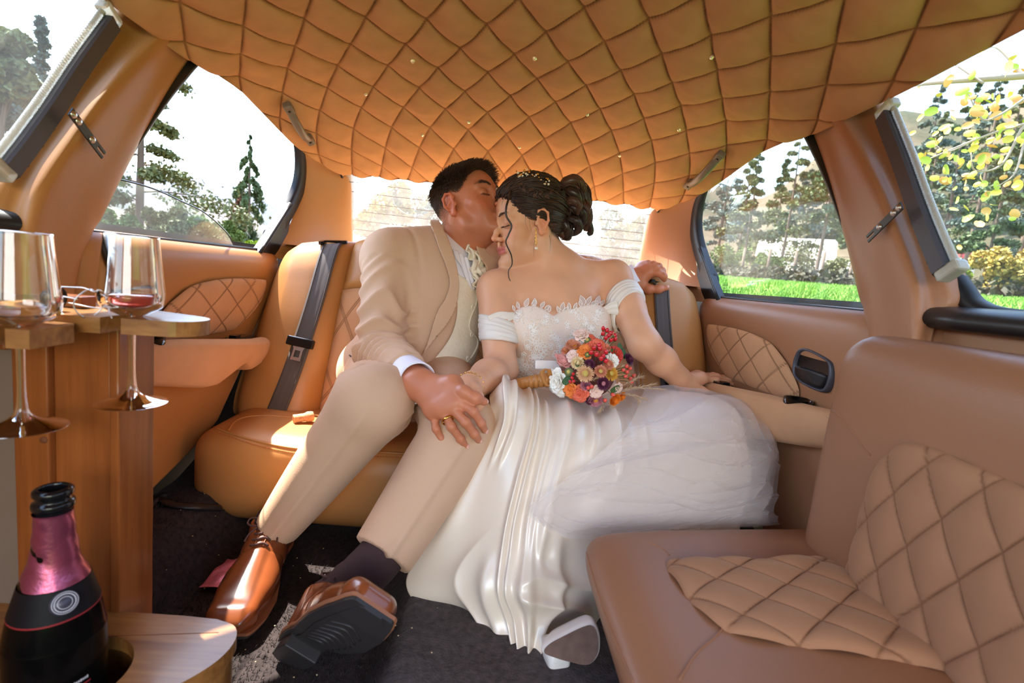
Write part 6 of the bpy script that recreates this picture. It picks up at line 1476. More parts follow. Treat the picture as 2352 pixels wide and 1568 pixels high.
# tulle overlay: crumpled sheer layers
tr_ = [[(1480, 893, 1.12), (1560, 895, 1.14), (1650, 905, 1.13), (1730, 935, 1.10), (1765, 950, 1.06)], [(1440, 985, .92), (1540, 965, .96), (1650, 955, 1.0), (1740, 985, .99), (1783, 1045, .97)],
       [(1360, 1065, .86), (1480, 1050, .88), (1610, 1050, .91), (1720, 1065, .93), (1780, 1090, .94)], [(1285, 1125, .825), (1420, 1130, .845), (1570, 1130, .87), (1690, 1130, .89), (1778, 1138, .91)],
       [(1215, 1178, .795), (1350, 1195, .815), (1510, 1195, .84), (1660, 1185, .86), (1770, 1185, .885)], [(1260, 1225, .790), (1360, 1236, .802), (1500, 1222, .82), (1640, 1214, .85), (1792, 1205, .88)]]
ct = np.array([[W(*p) for p in r] for r in tr_])
for k_ in range(4):
    g = cat(cat(ct, 110, 0), 150, 1); a, b = np.linspace(0, 1, 110)[:, None], np.linspace(0, 1, 150)[None]; q3 = np.stack([a+0*b, b+0*a, 0*a+0*b+k_], -1)
    f1 = fbm(q3*np.array([2.0, .75, 1]), 5.2, 2, 80+k_); f2 = fbm(q3*np.array([1.6, 1.1, 1]), 5., 2, 90+k_)
    dn = .024*(1-np.abs(f1))**3+.020*(1-np.abs(f2))**2+.006*k_
    g = g+np.array([.5, 0, .5])*(.014*fbm(q3*2+k_*3, 6., 2, 111))[..., None]
    g = g+np.array([0, -.55, .65])*dn[..., None]*(.35+.65*sstep(0, .12, a)*sstep(1., .85, a))[..., None]
    i0, i1 = [(0, 110), (8, 110), (25, 108), (40, 110)][k_]; j0, j1 = [(0, 150), (10, 146), (0, 140), (0, 128)][k_]
    mk('tulle_layer', grid(g[i0:i1, j0:j1]), MAT['tulle'], skirt, label='sheer white tulle layer')
for q, w_ in ():
    p = cat(np.array([W(u, v, .822) for u, v in q]), 24); V, F = tube(p, w_*np.sin(np.linspace(.3, 2.9, 24))+.002*np.sin(np.linspace(0, 40, 24)), 16, flat=.5); mk('tulle_ruffle', (V+.006*fbm(V, 60., 2, 99)[:, None], F), MAT['lace_sheer'], skirt)
# pumps under the hem
MAT['pump'] = mat('ivory_pump_satin', lin(238, 230, 222), .35, coat=.2); MAT['pump_sole'] = mat('worn_brown_sole', lin(112, 86, 74), .75, bump=(300, .5), var=(60, .25))
nn_ = nrm((-.10, -.80, .46)); c0 = W(1308, 1484, .672)
def onplane(u, v): d = ray(u, v); return CAM+d*((c0-CAM)@nn_)/(d@nn_)
so_ = cat(np.array([onplane(u, v) for u, v in [(1250, 1498), (1262, 1480), (1300, 1459), (1340, 1440), (1362, 1438), (1374, 1465), (1372, 1502), (1350, 1526), (1310, 1520), (1272, 1509)]]), 60, closed=True); cs = so_.mean(0)
V = np.concatenate([so_, so_-nn_*.004]); mk('pump_sole', (V, [list(range(60)), list(range(60, 120))[::-1]]+[[i, 60+i, 60+(i+1) % 60, (i+1) % 60] for i in range(60)]), MAT['pump_sole'], woman, smooth=False, label='worn brown sole of the ivory pump')
rg_ = [cs+(so_-cs)*k_-nn_*o_+np.array([0, 0, u_]) for k_, o_, u_ in ((1.0, .004, 0), (1.07, .006, .001), (1.10, .016, .004), (1.04, .032, .010), (.86, .048, .016), (.5, .058, .020), (.02, .060, .022))]
mk('pump_upper', grid(np.array(rg_), cv=True), MAT['pump'], woman, label='ivory satin pump')
Mh = frame_m(W(1276, 1552, .70), nrm((-.06, .12, 1)), (1, .25, 0)); a = np.linspace(0, 2*np.pi, 40, endpoint=False); sq = lambda t, p: np.sign(t)*np.abs(t)**p
rows = [xf(np.c_[w_*sq(np.cos(a), .45), w_*1.05*sq(np.sin(a), .45), np.full(40, z_)], Mh) for w_, z_ in ((.0175, 0), (.0178, .004), (.019, .03), (.022, .055), (.001, .055))]
mk('pump_heel', grid(np.array(rows), cv=True), MAT['pump'], woman, label='ivory block heel')
rows = [xf(np.c_[w_*sq(np.cos(a), .45), w_*1.05*sq(np.sin(a), .45), np.full(40, z_)], Mh) for w_, z_ in ((.001, -.006), (.0176, -.006), (.0178, .002))]
mk('heel_tip', grid(np.array(rows), cv=True), MAT['pump_sole'], woman, smooth=False)
# ------------------------------------------------------------------ bouquet on her lap
bq = root('bouquet', tuple(W(1350, 930, 1.05)), 'round bouquet of roses, straw flowers and red berries on the woman\'s lap', 'bouquet')
PC = W(1358, 862, 1.075)
def fmat(nm, c, r=.6): return mat(nm, lin(*c), r, sheen=.2)
FM = dict(white=fmat('white_petal', (246, 238, 226)), pink=fmat('pink_petal', (238, 168, 160)), blush=fmat('blush_petal', (242, 206, 190)), orange=fmat('orange_petal', (240, 134, 60)), coral=fmat('coral_petal', (232, 112, 84)), red=fmat('red_petal', (206, 56, 36)),
          cream=fmat('cream_straw', (236, 208, 160)), straw=fmat('peach_straw', (230, 184, 142)), salmon=fmat('salmon_straw', (218, 142, 110)), mauve=fmat('mauve_straw', (190, 118, 128)), gold=fmat('golden_straw', (214, 158, 60)), deep=fmat('purple_petal', (96, 40, 66)), amber=fmat('amber_straw', (232, 128, 32)), eye=fmat('straw_eye', (196, 176, 92)), eye2=fmat('orange_eye', (214, 150, 50)),
          berry=mat('red_berry', lin(206, 38, 46), .22, coat=.4), berry2=mat('coral_berry', lin(226, 84, 70), .25, coat=.4), green=fmat('leaf_green', (62, 92, 44)), stem=fmat('stem_green', (96, 104, 58)), plume=fmat('dry_grass', (206, 174, 140), .8), ribbon=mat('brown_organza', lin(178, 116, 58), .4, bump=(260, .3)))
def onto(u, v, r):
    """front of the flower ball under a picture point"""
    c0 = W(u, v, 1.06); d = c0-PC; lat_ = np.hypot(d[0], d[2]); return W(u, v, .985+.060*min(1, lat_/.085)**2)
def dirof(p, k=.8): d = p-PC; return nrm(d*np.array([k*1.6, .2, k*1.6])+np.array([0, -.085, .012]))
def petal(L_, wd, cup, M, n=6, m=5, curl=0.):
    u = np.linspace(0, 1, n)[:, None]; v = np.linspace(-1, 1, m)[None]; w_ = wd*np.sin(np.pi*np.clip(u*.80+.12, 0, 1))**.7; x_ = w_*v; y_ = L_*u+0*v; z_ = cup*L_*u**2+.35*wd*v**2*np.sin(np.pi*u*.9)-curl*L_*np.clip(u-.7, 0, 1)**1.0*1.2
    V, F = grid(np.stack([x_, y_+0*x_, z_+0*x_], -1)); return xf(V, M), F
def rotz(a): c, s = np.cos(a), np.sin(a); return np.array([[c, -s, 0, 0], [s, c, 0, 0], [0, 0, 1, 0], [0, 0, 0, 1.]])
def rotx(a): c, s = np.cos(a), np.sin(a); return np.array([[1, 0, 0, 0], [0, c, -s, 0], [0, s, c, 0], [0, 0, 0, 1.]])
def tr(x, y, z): M = np.eye(4); M[:3, 3] = x, y, z; return M
def rose(p, r, mt, d=None, open_=1., lab=None):
    M = frame_m(p, dirof(p) if d is None else d); parts = []
    for i in range(26):
        f = i/25; a = i*2.4; rad = r*(.06+.62*f**1.1); tilt = (1.38-1.05*f**1.6*open_)
        parts.append(petal(r*(.62+.42*f), r*(.30+.36*f), -.10-.35*(1-f), M@rotz(a)@tr(0, rad*.50, -r*.32*f)@rotx(tilt), 7, 6, .55*f))
    t = np.linspace(0, 4*np.pi, 50); rr = r*.30*t/t[-1]; sp = np.c_[rr*np.cos(t), rr*np.sin(t), r*.62-.25*rr]; lo = sp-[0, 0, r*.4]; V, F = grid(np.array([xf(lo, M), xf(sp, M)])); parts.append((V, F))
    o = mk('rose', merge(parts), FM[mt], bq, label=lab); solid(o, .0006, 0)
    return o
def strawflower(p, r, mt, eye='eye', d=None, n=34, lab=None, tipm=None):
    M = frame_m(p, dirof(p) if d is None else d); parts = []
    for ring in range(4):
        for i in range(n-ring*3):
            a = i*2*np.pi/(n-ring*3)+ring*.3+rng.normal()*.03; L_ = r*(.92-.17*ring)*rng.uniform(.9, 1.08); parts.append(petal(L_*.72, r*.085, .2+.14*ring, M@rotz(a)@tr(0, r*.28, .0012*ring)@rotx(.12+.22*ring), 4, 3))
    o = mk('straw_flower', merge(parts), FM[mt], bq, label=lab)
    V, F = ball((0, 0, r*.10), (r*.36, r*.36, r*.16), 9); V = xf(V, M); V = V+.0006*fbm(V, 700., 2, 8)[:, None]; mk('flower_eye', (V, F), FM[eye], o)
    return o
px = lambda r: r*1.22/FPX
for u, v, r, m_, l_ in [(1283, 876, 23, 'white', 'large white rose'), (1317, 817, 12, 'blush', None), (1344, 807, 14, 'orange', 'orange rose'), (1368, 796, 18, 'coral', 'coral rose'), (1335, 768, 14, 'blush', None), (1353, 777, 10, 'coral', None), (1310, 893, 15, 'orange', None), (1331, 903, 15, 'coral', None), (1415, 811, 14, 'red', 'red rose petals'), (1407, 825, 12, 'white', None), (1369, 899, 11, 'blush', None), (1421, 890, 9, 'blush', None)]:
    rose(onto(u, v, r), px(r), m_, lab=l_)
p = onto(1291, 832, 17); rose(p, px(18), 'pink', nrm(np.array([.25, -.45, .8])), .45, 'pink rosebud')
for u, v, r, m_, e_ in [(1313, 792, 14, 'salmon', 'eye2'), (1321, 797, 15, 'salmon', 'eye2'), (1327, 834, 15, 'cream', 'cream'), (1345, 858, 19, 'straw', 'eye'), (1379, 853, 14, 'salmon', 'eye'), (1402, 858, 16, 'gold', 'eye'), (1385, 880, 15, 'deep', 'mauve'), (1368, 917, 17, 'mauve', 'eye2'), (1410, 916, 17, 'amber', 'amber'), (1426, 909, 12, 'amber', 'red'), (1442, 826, 15, 'deep', 'deep'), (1354, 837, 12, 'deep', 'deep'), (1396, 838, 13, 'salmon', 'salmon'), (1300, 806, 11, 'salmon', 'eye2'), (1392, 800, 11, 'salmon', 'salmon'), (1432, 850, 12, 'cream', 'eye'), (1346, 884, 12, 'mauve', 'deep'), (1355, 920, 10, 'deep', 'deep')]:
    strawflower(onto(u, v, r), px(r), m_, e_)
for u, v, r in [(1334, 780, 5.5), (1349, 786, 7), (1310, 855, 8), (1350, 818, 5)]:
    p = onto(u, v, r)+dirof(onto(u, v, r))*.006; M = frame_m(p, dirof(p)); V, F = lathe([(.0001, -px(r)*1.2), (px(r), -px(r)*.4), (px(r)*1.05, px(r)*.35), (px(r)*.6, px(r)*.4), (.0001, px(r)*.15)], 20, M); o = mk('seed_pod', (V, F), FM['stem'], bq); mk('pod_eye', ball(p+dirof(p)*px(r)*.2, px(r)*.55, 7), FM['eye'], o)
def berry(u, v, r=4.6, m_='berry', up=.016):
    p = onto(u, v, r); d = dirof(p); p = p+d*up; ax = nrm(d+rng.normal(size=3)*.35+np.array([0, 0, .3])); M = frame_m(p, ax); q = px(r)*.9
    o = mk('berry', lathe(cat(np.array([(.0001, -q*1.1), (q*.75, -q*.75), (q, 0), (q*.72, q*.85), (q*.25, q*1.25), (.0001, q*1.3)]), 14), 14, M), FM[m_], bq)
    mk('calyx', lathe([(.0001, -q*1.35), (q*.8, -q*1.1), (q*.95, -q*.7)], 7, M), FM['stem'], o)
    mk('berry_stem', tube(np.array([p-ax*q*1.2, p-d*.012, p-d*.03]), .0008, 4), FM['stem'], o)
z7 = lambda x, y: (1150+x/5.88, 720+y/5.88)
for x, y in [(1360, 275), (1405, 300), (1355, 340), (1440, 335), (1495, 360), (1390, 395), (1450, 420), (1500, 405), (1480, 335), (1420, 365)]: berry(*z7(x, y))
for x, y in [(1250, 525), (1312, 490), (1220, 578), (1282, 603), (1390, 572), (1335, 652), (1388, 680), (1320, 530), (1360, 620)]: berry(*z7(x, y), 5)
for x, y in [(1015, 825), (1003, 870), (1022, 907), (980, 912)]: berry(*z7(x, y), 3.6)
for x, y in [(1625, 735), (1585, 778), (1628, 800), (1665, 757), (1610, 850), (1668, 872), (1682, 912), (1712, 840), (1190, 985), (1460, 1055), (1375, 1120), (1230, 970)]: berry(*z7(x, y), 4.2, 'berry2')
for u, v, a in [(1426, 808, .2), (1312, 868, 2.2), (1333, 875, -.6), (1436, 823, .4), (1398, 812, -1.), (1307, 862, 2.8), (1375, 792, 1.2), (1404, 900, -.9), (1340, 825, 2.4), (1300, 880, 3.4)]:
    p = onto(u, v, 6)-dirof(onto(u, v, 6))*.002; M = frame_m(p, dirof(p))@rotz(a); o = mk('leaf', petal(.022, .0075, .2, M, 8, 5), FM['green'], bq); solid(o, .0006, 0)
# filler so that no gaps show
V, F = ball(PC+np.array([0, .035, 0]), (.062, .050, .064), 18); V = V+.006*fbm(V, 60., 3, 5)[:, None]; mk('filler_foliage', (V, F), fmat('dark_filler', (112, 58, 44)), bq)
# dry grass plumes
pl_ = []
for (u0, v0), (u1, v1), (u2, v2) in [((1420, 900), (1450, 890), (1522, 893)), ((1415, 895), (1440, 880), (1470, 865)), ((1415, 905), (1445, 905), (1480, 915)), ((1390, 915), (1385, 930), (1380, 942)), ((1400, 915), (1402, 930), (1412, 938)), ((1400, 780), (1410, 765), (1413, 758)), ((1345, 880), (1358, 872), (1385, 866)), ((1420, 905), (1440, 895), (1500, 882)), ((1430, 905), (1460, 912), (1470, 930))]:
    q = cat(np.array([W(u0, v0, 1.03), W(u1, v1, 1.0), W(u2, v2, 1.0)]), 20); pl_.append(tube(q, .0006, 4))
    for i in range(8, 20):
        for _ in range(4):
            d = nrm(q[i]-q[i-1])*.010+rng.normal(size=3)*.0035; pl_.append(tube(np.array([q[i], q[i]+d*.5, q[i]+d]), np.array([.0004, .0004, .0001]), 3))
mk('grass_plumes', merge(pl_), FM['plume'], bq, kind='stuff', label='feathery dry grass')
# ribbon-wrapped handle
hp = cat(np.array([W(1296, 868, 1.06), W(1262, 871, 1.055), (W(1225, 876, 1.06)), W(1186, 882, 1.075)]), 60); t = np.linspace(0, 1, 60)
hd = mk('wrapped_handle', tube(hp, .0165-.004*t+.0005*np.sin(t*75), 18), FM['ribbon'], bq, label='handle wrapped in brown organza ribbon')
ax = nrm(hp[30]-hp[10])
for i in (12, 18, 24, 30, 36, 42):
    M = frame_m(hp[i], ax+np.array([0, .1, .18])); a = np.linspace(0, 2*np.pi, 30); r_ = .0172-.004*t[i]; o = mk('ribbon_turn', grid(np.array([xf(np.c_[r_*np.cos(a), r_*np.sin(a), np.full(30, z_)], M) for z_ in (-.005, .005)])), FM['ribbon'], hd); solid(o, .0006, 0)
lp = cat(np.array([hp[20]+[0, -.014, .008], hp[24]+[0, -.018, .028], hp[30]+[-.002, -.018, .022], hp[27]+[0, -.017, 0], hp[22]+[0, -.016, -.012]]), 30); o = mk('ribbon_loop', grid(np.array([lp+np.array([.005, 0, 0])*c for c in (-1, 1)])), FM['ribbon'], hd); solid(o, .0005, 0)
# ================================================================== outside
def far(u, v, D): d = ray(u, v); return CAM+d*D/np.hypot(d[0], d[1])
def ground_z(x, y):
    D = np.hypot(x, y-1.0); a = np.arctan2(x, y)            # bearing from the camera, + is right
    rt = sstep(.15, .42, a); lf = sstep(-.15, -.5, a)
    z = -.35+rt*(1.3*sstep(1.5, 8, D)+.055*np.clip(D-8, 0, 30))+lf*(.85*sstep(1.5, 9, D)+.006*np.clip(D-9, 0, 60))+(1-rt)*(1-lf)*.5*sstep(2, 10, D)
    hill = rt*(.42*np.clip(D-38, 0, 60)+.15*np.clip(D-98, 0, 400))+lf*(.17*np.clip(D-150, 0, 200))+(1-rt)*(1-lf)*.12*np.clip(D-60, 0, 120)
    return z+hill*(1+.25*np.sin(a*9+1)+.12*np.sin(a*23))
Ds = np.concatenate([np.linspace(1.3, 14, 50), np.geomspace(14.5, 420, 50)]); aa = np.linspace(-np.pi, np.pi, 240)
gx_, gy_ = Ds[:, None]*np.sin(aa), 1.0+Ds[:, None]*np.cos(aa); gz_ = ground_z(gx_, gy_)
g = np.stack([gx_, gy_, gz_], -1); gn = fbm(g, .35, 3, 201); gcol = np.zeros(g.shape)
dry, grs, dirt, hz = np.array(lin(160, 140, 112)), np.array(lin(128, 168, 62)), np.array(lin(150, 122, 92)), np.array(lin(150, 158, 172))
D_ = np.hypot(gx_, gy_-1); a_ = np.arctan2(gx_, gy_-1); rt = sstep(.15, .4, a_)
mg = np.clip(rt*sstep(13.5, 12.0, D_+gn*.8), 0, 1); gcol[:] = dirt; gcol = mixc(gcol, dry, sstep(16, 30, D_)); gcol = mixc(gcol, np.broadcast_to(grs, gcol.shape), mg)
gcol = mixc(gcol, np.broadcast_to(np.array(lin(84, 96, 66)), gcol.shape), sstep(-.2, .4, gn)*sstep(20, 50, D_)*.7); gcol = mixc(gcol, np.broadcast_to(hz, gcol.shape), sstep(120, 300, D_)*.75)  # far hills tinted blue-grey, distance haze put into the ground colour
MAT['ground'] = mat('ground', lin(150, 130, 90), .95, attr=True, var=(1.2, .25), spec=.1)
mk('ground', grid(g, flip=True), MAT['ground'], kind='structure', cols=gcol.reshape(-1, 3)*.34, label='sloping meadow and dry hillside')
# meadow grass on the right
n = 26000; D_ = rng.uniform(4.5, 13, n); a_ = rng.uniform(.45, 1.35, n); x, y = D_*np.sin(a_), 1+D_*np.cos(a_); b = np.stack([x, y, ground_z(x, y)], -1); h_ = rng.uniform(.05, .16, n)[:, None]; ln_ = rng.normal(size=(n, 3))*.05; ln_[:, 2] = 0
pth = np.stack([b, b+ln_*.4+h_*np.array([0, 0, .6]), b+ln_+h_*np.array([0, 0, 1.])], 1); mk('meadow_grass', tubes(pth, np.array([.012, .010, .002]), 3), mat('grass_blades', lin(128, 170, 56), .6, var=(.8, .2)), None, 'bright green grass growing on the slope right of the car', 'grass', kind='stuff')
def leafmat(nm, c, v=.35, K=.62):
    m = mat(nm, [x*K for x in lin(*c)], .55, var=(2.2, v), spec=.25); p = m.node_tree.nodes['Principled BSDF']; p.inputs['Subsurface Weight'].default_value = 0; p.inputs['Transmission Weight'].default_value = 0; return m
LM = dict(pine=leafmat('pine_needles', (104, 122, 72)), blue=leafmat('grey_green_needles', (122, 138, 122)), bush=leafmat('bush_leaves', (132, 150, 76)), lime=leafmat('lime_leaves', (178, 200, 62)), yellow=leafmat('yellow_leaves', (206, 176, 84)), olive=leafmat('olive_leaves', (136, 138, 84)), brown=leafmat('rusty_needles', (150, 104, 78)), dark=leafmat('hedge_leaves', (92, 88, 66)), bark=mat('bark', lin(112, 92, 76), .9, bump=(30, .6)), sycamore=mat('pale_bark', lin(168, 150, 132), .85))
def cards(P, size, stretch=1.6, droop=None):
    n = len(P); a = rng.normal(size=(n, 3)); 
    if droop is not None: a = a*.5+droop
    a /= np.linalg.norm(a, axis=1, keepdims=True); b = np.cross(a, rng.normal(size=(n, 3))); b /= np.linalg.norm(b, axis=1, keepdims=True); s_ = (np.asarray(size)*rng.uniform(.6, 1.3, n))[:, None]
    V = np.stack([P-a*s_*stretch/2, P+b*s_*.5, P+a*s_*stretch/2, P-b*s_*.5], 1).reshape(-1, 3); F = np.arange(4*n).reshape(n, 4); return V, F
def tree(kind, base, H_, R0, leaf, label, n=9000, crown0=.25, name='tree', lsz=.1, trunk=.02, group=None, seed=0, bark='bark', open_=False):
    g_ = np.random.default_rng(seed); base = np.array(base, float); r = root(name, tuple(base), label, 'tree' if name != 'bush' else 'bush', group); brs = []; P = []; dr = None
    if kind in ('conifer', 'weeping'):
        nb = 22 if open_ else 40; per = n//nb
        for i in range(nb):
            f = crown0+(1-crown0)*(i+.5)/nb; L_ = R0*(1.02-f)**.75*g_.uniform(.35, 1.25)/(1-crown0)**.5; a = i*2.4+g_.normal()*.3; t = np.linspace(0, 1, 8)
            up_ = .25 if kind == 'conifer' else .12; dp = .35 if kind == 'conifer' else 1.15
            q = base+np.stack([L_*t*np.cos(a), L_*t*np.sin(a), H_*f+L_*(up_*t-dp*t**2)], 1); brs.append(tube(q, np.linspace(H_*trunk*.22, H_*trunk*.04, 8), 4))
            k_ = g_.uniform(.15, 1, per)**.7; c = np.stack([np.interp(k_, t, q[:, j]) for j in range(3)], 1); P.append(c+g_.normal(size=(per, 3))*np.array([.09, .09, .07 if kind == 'conifer' else .16])*L_+np.array([0, 0, -.04*L_ if kind == 'conifer' else -.14*L_]))
        dr = np.array([0, 0, -.9]) if kind == 'weeping' else None
    else:
        nc = 26 if kind == 'crown' else 14
        for i in range(nc):
            d = g_.normal(size=3); d /= np.linalg.norm(d); c = base+np.array([0, 0, H_*(crown0+1)/2])+d*np.array([R0, R0, H_*(1-crown0)/2])*g_.uniform(.35, .85); rr = R0*g_.uniform(.25, .45); m = n//nc; e = g_.normal(size=(m, 3)); e /= np.linalg.norm(e, axis=1, keepdims=True); P.append(c+e*rr*g_.uniform(.5, 1, (m, 1))**.5)
            if kind == 'crown': brs.append(tube(cat(np.array([base+[0, 0, H_*crown0*g_.uniform(.6, 1.2)], (c+base+[0, 0, H_*.6])/2, c]), 6), np.linspace(H_*trunk*.4, H_*trunk*.08, 6), 4))
    tr_ = np.array([base+np.array([0, 0, -.3]), base+np.array([.01*H_, 0, H_*.5]), base+np.array([0, .01*H_, H_*(.97 if kind in ('conifer', 'weeping') else .7)])])
    mk('trunk', tube(cat(tr_, 10), np.linspace(H_*trunk, H_*trunk*.2, 10), 8), LM[bark], r)
    if brs: mk('branches', merge(brs), LM[bark], r, kind='stuff')
    P = np.concatenate(P); mk('foliage', cards(P, lsz, 1.9 if kind != 'crown' else 1.4, dr), LM[leaf], r, kind='stuff'); return r
def on_ground(u, v, D):
    p = far(u, v, D); p[2] = ground_z(p[0], p[1]); return p
def topz(u, v, D): return far(u, v, D)[2]
def T_(kind, u, D, vtop, wpx, leaf, label, **kw):
    p = on_ground(u, 560, D); H_ = topz(u, vtop, D)-p[2]; d = ray(u, 500); R0 = wpx/FPX*D/np.hypot(d[0], d[1]); return tree(kind, p, H_, R0, leaf, label, **kw)
T_('conifer', 318, 13, 40, 210, 'olive', 'tall open conifer with spreading boughs filling the left rear window', n=16000, crown0=.12, lsz=.055, seed=1, open_=True)
T_('weeping', 566, 17, 305, 55, 'pine', 'narrow weeping conifer at the rear end of the left window', n=8000, crown0=.08, lsz=.06, seed=2, open_=True)
T_('weeping', 550, 17.6, 420, 34, 'brown', 'small rusty brown weeping conifer beside the narrow weeping one', n=1800, crown0=.1, lsz=.10, seed=3)
for i, (u, D, vt, w_, lf_, lb) in enumerate([(225, 10, 470, 40, 'bush', 'first bush from the front below the tall conifer in the left rear window'), (285, 11, 485, 45, 'bush', 'green bush under the trunk of the tall conifer'), (345, 10, 478, 42, 'olive', 'olive green bush just behind the tall conifer trunk'), (405, 11, 470, 50, 'olive', 'wide olive bush in the middle of the left rear window'), (470, 12, 490, 45, 'bush', 'green bush below the curved edge of the lowered pane'), (520, 11, 500, 32, 'bush', 'small bush left of the weeping conifer'), (582, 7, 525, 34, 'lime', 'bright yellow-green bush at the rear corner of the left window')]):
    T_('bush', u, D, vt, w_, lf_, lb, n=5000, crown0=.0, name='bush', lsz=.05, trunk=.02, seed=10+i)
T_('crown', 62, 17, 150, 75, 'blue', 'round grey-green tree in the left front window', n=5000, crown0=.45, lsz=.14, seed=30)
T_('crown', 5, 14, 20, 70, 'olive', 'tree cut by the left edge of the picture in the front window', n=4500, crown0=.5, lsz=.12, seed=31)
T_('conifer', 105, 22, 45, 45, 'blue', 'slender conifer behind the round tree in the left front window', n=3500, crown0=.2, lsz=.16, seed=32)
T_('bush', 20, 9, 370, 60, 'lime', 'green bush low in the left front window', n=2500, crown0=0, name='bush', lsz=.08, seed=33)
for i, (u, D, vt, w_, lf_, lb, c0) in enumerate([(1712, 17, 330, 70, 'olive', 'slim tree with bare lower trunk in the right rear window, the one nearer the seat', .33), (1885, 16, 250, 85, 'pine', 'slim tree with bare lower trunk in the right rear window, the one nearer the pillar', .36), (1800, 24, 300, 80, 'olive', 'farther tree between the two slim trunks in the right rear window', .25), (1965, 20, 330, 60, 'pine', 'tree against the front pillar edge of the right rear window', .25), (1650, 26, 330, 70, 'blue', 'pale grey-green tree at the rear corner of the right rear window', .2),
      (2275, 17, 330, 95, 'pine', 'dense dark conifer in the right front window near the picture edge', .16), (2160, 22, 270, 80, 'blue', 'grey-green conifer beside the right light bar', .2), (2225, 30, 190, 80, 'pine', 'tall conifer rising behind the two nearer ones in the right front window', .2), (2345, 24, 140, 90, 'blue', 'tall conifer cut by the right picture edge', .15), (2110, 34, 300, 60, 'pine', 'far conifer just over the light bar on the right', .15)]):
    T_('conifer', u, D, vt, w_, lf_, lb, n=9000, crown0=c0, lsz=.07, trunk=.012, seed=40+i, open_=True)
for i, (u, D, vt, w_, lf_, lb) in enumerate([(1690, 20, 560, 45, 'bush', 'bush at the foot of the slim tree nearer the seat, right rear window'), (1770, 22, 575, 40, 'bush', 'round green bush left of the sheds, right rear window'), (1838, 26, 545, 55, 'olive', 'large bush in front of the pink-roofed house'), (1940, 22, 590, 40, 'olive', 'low bush beside the sheds near the pillar'), (2315, 14, 540, 60, 'yellow', 'yellowish bush low in the right front window'), (2215, 16, 600, 30, 'lime', 'small lime bush left of the dark conifer'), (2150, 18, 610, 30, 'yellow', 'low yellow bush below the right light bar')]):
    T_('bush', u, D, vt, w_, lf_, lb, n=3500, crown0=0, name='bush', lsz=.055, seed=60+i)
rg = np.random.default_rng(5)
for i, u in enumerate(list(range(1640, 2000, 60))+list(range(2080, 2400, 46))):
    D = rg.uniform(38, 60); lf_ = ['blue', 'olive', 'pine'][i % 3]; T_('conifer', u+rg.uniform(-15, 15), D, rg.uniform(300, 400) if u < 2050 else rg.uniform(170, 300), rg.uniform(55, 80), lf_, 'distant hillside conifer, %s from the left of those seen through the right %s window' % (('first second third fourth fifth sixth seventh'.split())[i if i < 6 else i-6], 'rear' if i < 6 else 'front'), n=3500, crown0=.12, lsz=.22, trunk=.012, seed=120+i, open_=True, group='distant hillside conifers')
# hedge row and fence across the meadow
hp_ = []
for a in np.linspace(.45, 1.32, 700):
    D = 13.2; p = np.array([D*np.sin(a), 1+D*np.cos(a), 0]); p[2] = ground_z(p[0], p[1]); hp_.append(p+rng.normal(size=(9, 3))*np.array([.25, .25, .12])+np.array([0, 0, .16]))
mk('hedge', cards(np.concatenate(hp_), .10), LM['dark'], None, 'low dark brown hedge along the far edge of the meadow', 'hedge', kind='stuff')
fr_ = root('wire_fence', (13.6*np.sin(.9), 1+13.6*np.cos(.9), 0), 'thin post and wire fence behind the low dark hedge', 'fence'); tops = []
for a in np.linspace(.5, 1.3, 19):
    p = np.array([13.7*np.sin(a), 1+13.7*np.cos(a), 0]); p[2] = ground_z(p[0], p[1]); mk('post', tube(np.array([p+[0, 0, -.1], p+[0, 0, .9]]), .035, 6), LM['bark'], fr_); tops.append(p)
for h_ in (.45, .8): mk('wire', tube(np.array(tops)+np.array([0, 0, h_]), .008, 4), LM['bark'], fr_)
# houses
MAT['roof_w'] = mat('pale_sheet_roof', lin(232, 220, 208), .6); MAT['wall_w'] = mat('white_wash', lin(226, 216, 202), .8); MAT['brick_w'] = mat('adobe_wall', lin(172, 128, 104), .85); MAT['red_w'] = mat('red_paint', lin(178, 66, 56), .7); MAT['pane'] = mat('dark_pane', lin(60, 64, 70), .2)
def house(u0, u1, vt, vb, D, wall, roof, label, gable=.22, nwin=3):
    a, b = far(u0, vb, D), far(u1, vb, D); z1 = far((u0+u1)/2, vt, D)[2]; zb = far((u0+u1)/2, vb, D)[2]; z0 = min(ground_z(a[0], a[1]), ground_z(b[0], b[1]), zb)-.3
    d = b-a; d[2] = 0; L_ = np.linalg.norm(d); x_ = d/L_; nrm_ = np.array([-x_[1], x_[0], 0]); nrm_ = nrm_ if nrm_@(a-CAM) > 0 else -nrm_; dep = min(6., L_*.6); o = np.array([a[0], a[1], z0])
    M = np.eye(4); M[:3, 0], M[:3, 1], M[:3, 3] = x_, nrm_, o; hw = (z1-z0)*(1-gable)
    r = root('house', tuple(o), label, 'house'); flip = np.linalg.det(M[:3, :3]) < 0
    mk('wall', box((0, 0, 0), (L_, dep, hw), M), MAT[wall], r, smooth=False)
    V = np.array([(-.3, -.4, hw), (L_+.3, -.4, hw), (L_+.3, dep+.4, hw), (-.3, dep+.4, hw), (-.3, dep/2, z1-z0), (L_+.3, dep/2, z1-z0), ]); mk('roof', (xf(V, M), [[0, 1, 5, 4], [2, 3, 4, 5], [0, 4, 3], [1, 2, 5], [0, 3, 2, 1]]), MAT[roof], r, smooth=False)
    for i in range(nwin):
        x0 = L_*(i+.35)/nwin; w_ = mk('window', box((x0, -.06, hw*.35), (x0+L_*.12, .02, hw*.8), M), MAT['wall_w'], r, smooth=False); mk('pane', box((x0+.06, -.09, hw*.38), (x0+L_*.12-.06, .0, hw*.77), M), MAT['pane'], w_, smooth=False)
    return r
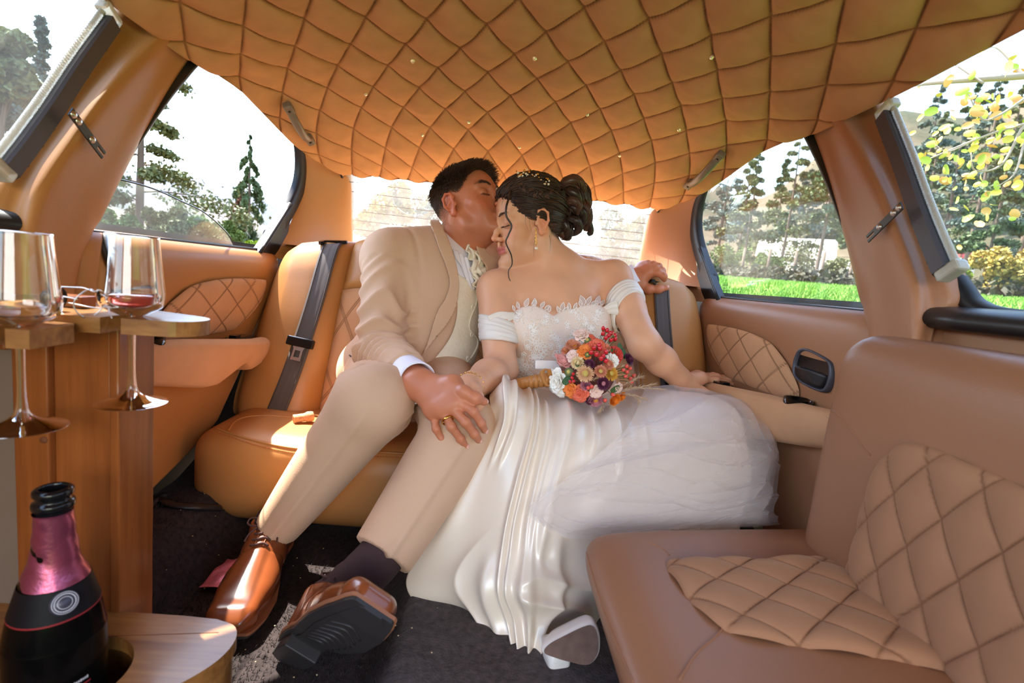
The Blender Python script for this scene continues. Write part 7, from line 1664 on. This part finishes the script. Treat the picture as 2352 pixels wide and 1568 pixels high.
house(1745, 1905, 542, 600, 36, 'brick_w', 'roof_w', 'adobe house with pale pinkish sheet roof in the right rear window', .45)
house(1765, 1860, 597, 632, 29, 'wall_w', 'roof_w', 'low white shed in front of the adobe house', .4, 2)
house(1880, 2000, 598, 634, 30, 'wall_w', 'roof_w', 'long low white shed beside the pillar, right rear window', .4, 3)
house(2188, 2240, 560, 610, 34, 'wall_w', 'red_w', 'white house with red roof edge beside the right light bar', .3, 2)
# leafy branch close to the right front window
tb = root('overhanging_branch', tuple(far(2500, 300, 3.2)), 'pale branch with yellow-green autumn leaves outside the right front window', 'branch')
brl = []
for q, r_ in (([(2560, 150, 3.2), (2352, 172, 3.0), (2200, 185, 2.9), (2060, 200, 2.9)], .020), ([(2560, 250, 3.2), (2352, 285, 3.0), (2240, 320, 2.9), (2110, 372, 2.8)], .009), ([(2352, 285, 3.0), (2300, 380, 2.95), (2240, 392, 2.9), (2230, 350, 2.9)], .006), ([(2400, 190, 3.0), (2300, 260, 2.9), (2255, 270, 2.9), (2225, 215, 2.85)], .006), ([(2352, 330, 3.), (2330, 400, 2.9), (2290, 430, 2.9)], .005), ([(2260, 190, 2.9), (2150, 130, 2.9), (2100, 180, 2.9)], .005), ([(2240, 320, 2.9), (2180, 345, 2.85), (2150, 330, 2.85)], .004), ([(2352, 172, 3.0), (2290, 110, 3.0), (2250, 120, 3.0)], .007)):
    p = cat(np.array([far(*k_) for k_ in q]), 30); brl.append(p); mk('twig', tube(p+.008*fbm(p, 9., 2, 7)[:, None], np.linspace(r_, r_*.35, 30), 6), LM['sycamore'], tb)
LY = [leafmat('autumn_yellow', (236, 214, 96), .15, 1.), leafmat('autumn_green', (186, 204, 78), .15, 1.), leafmat('autumn_orange', (236, 176, 100), .15, 1.)]
lf_mesh = None; allp = np.concatenate([brl[i] for i in (1, 2, 3, 4, 6)])
V0, F0 = petal(.075, .030, .25, np.eye(4), 6, 5); me_ = []
for m_ in LY:
    me = bpy.data.meshes.new('leaf'); me.from_pydata(V0.tolist(), [], F0.tolist()); me.materials.append(m_); me.polygons.foreach_set('use_smooth', np.ones(len(F0), bool)); me_.append(me)
for i in range(190):
    o = bpy.data.objects.new('leaf', me_[i % 3 if i % 5 else 0]); COL.objects.link(o); o.parent = tb; ORG[o.name] = ORG[tb.name]
    p = allp[rng.integers(len(allp))]+rng.normal(size=3)*np.array([.10, .10, .13]); o.location = p-ORG[tb.name]; o.rotation_euler = rng.uniform(-2, 2, 3); s_ = rng.uniform(.28, .62); o.scale = (s_, s_, s_)
# bright bank behind the car
for i, (u, D, vt, w_, lf_, lb) in enumerate([(860, 9, 380, 90, 'yellow', 'sunlit yellowish bush behind the rear window at the left'), (1000, 12, 400, 80, 'olive', 'olive bush behind the rear window, half hidden by the man\'s head'), (1430, 11, 430, 70, 'olive', 'pale bush behind the rear window right of the woman\'s hair')]):
    T_('bush', u, D, vt, w_, lf_, lb, n=5000, crown0=0, name='bush', lsz=.055, seed=80+i)
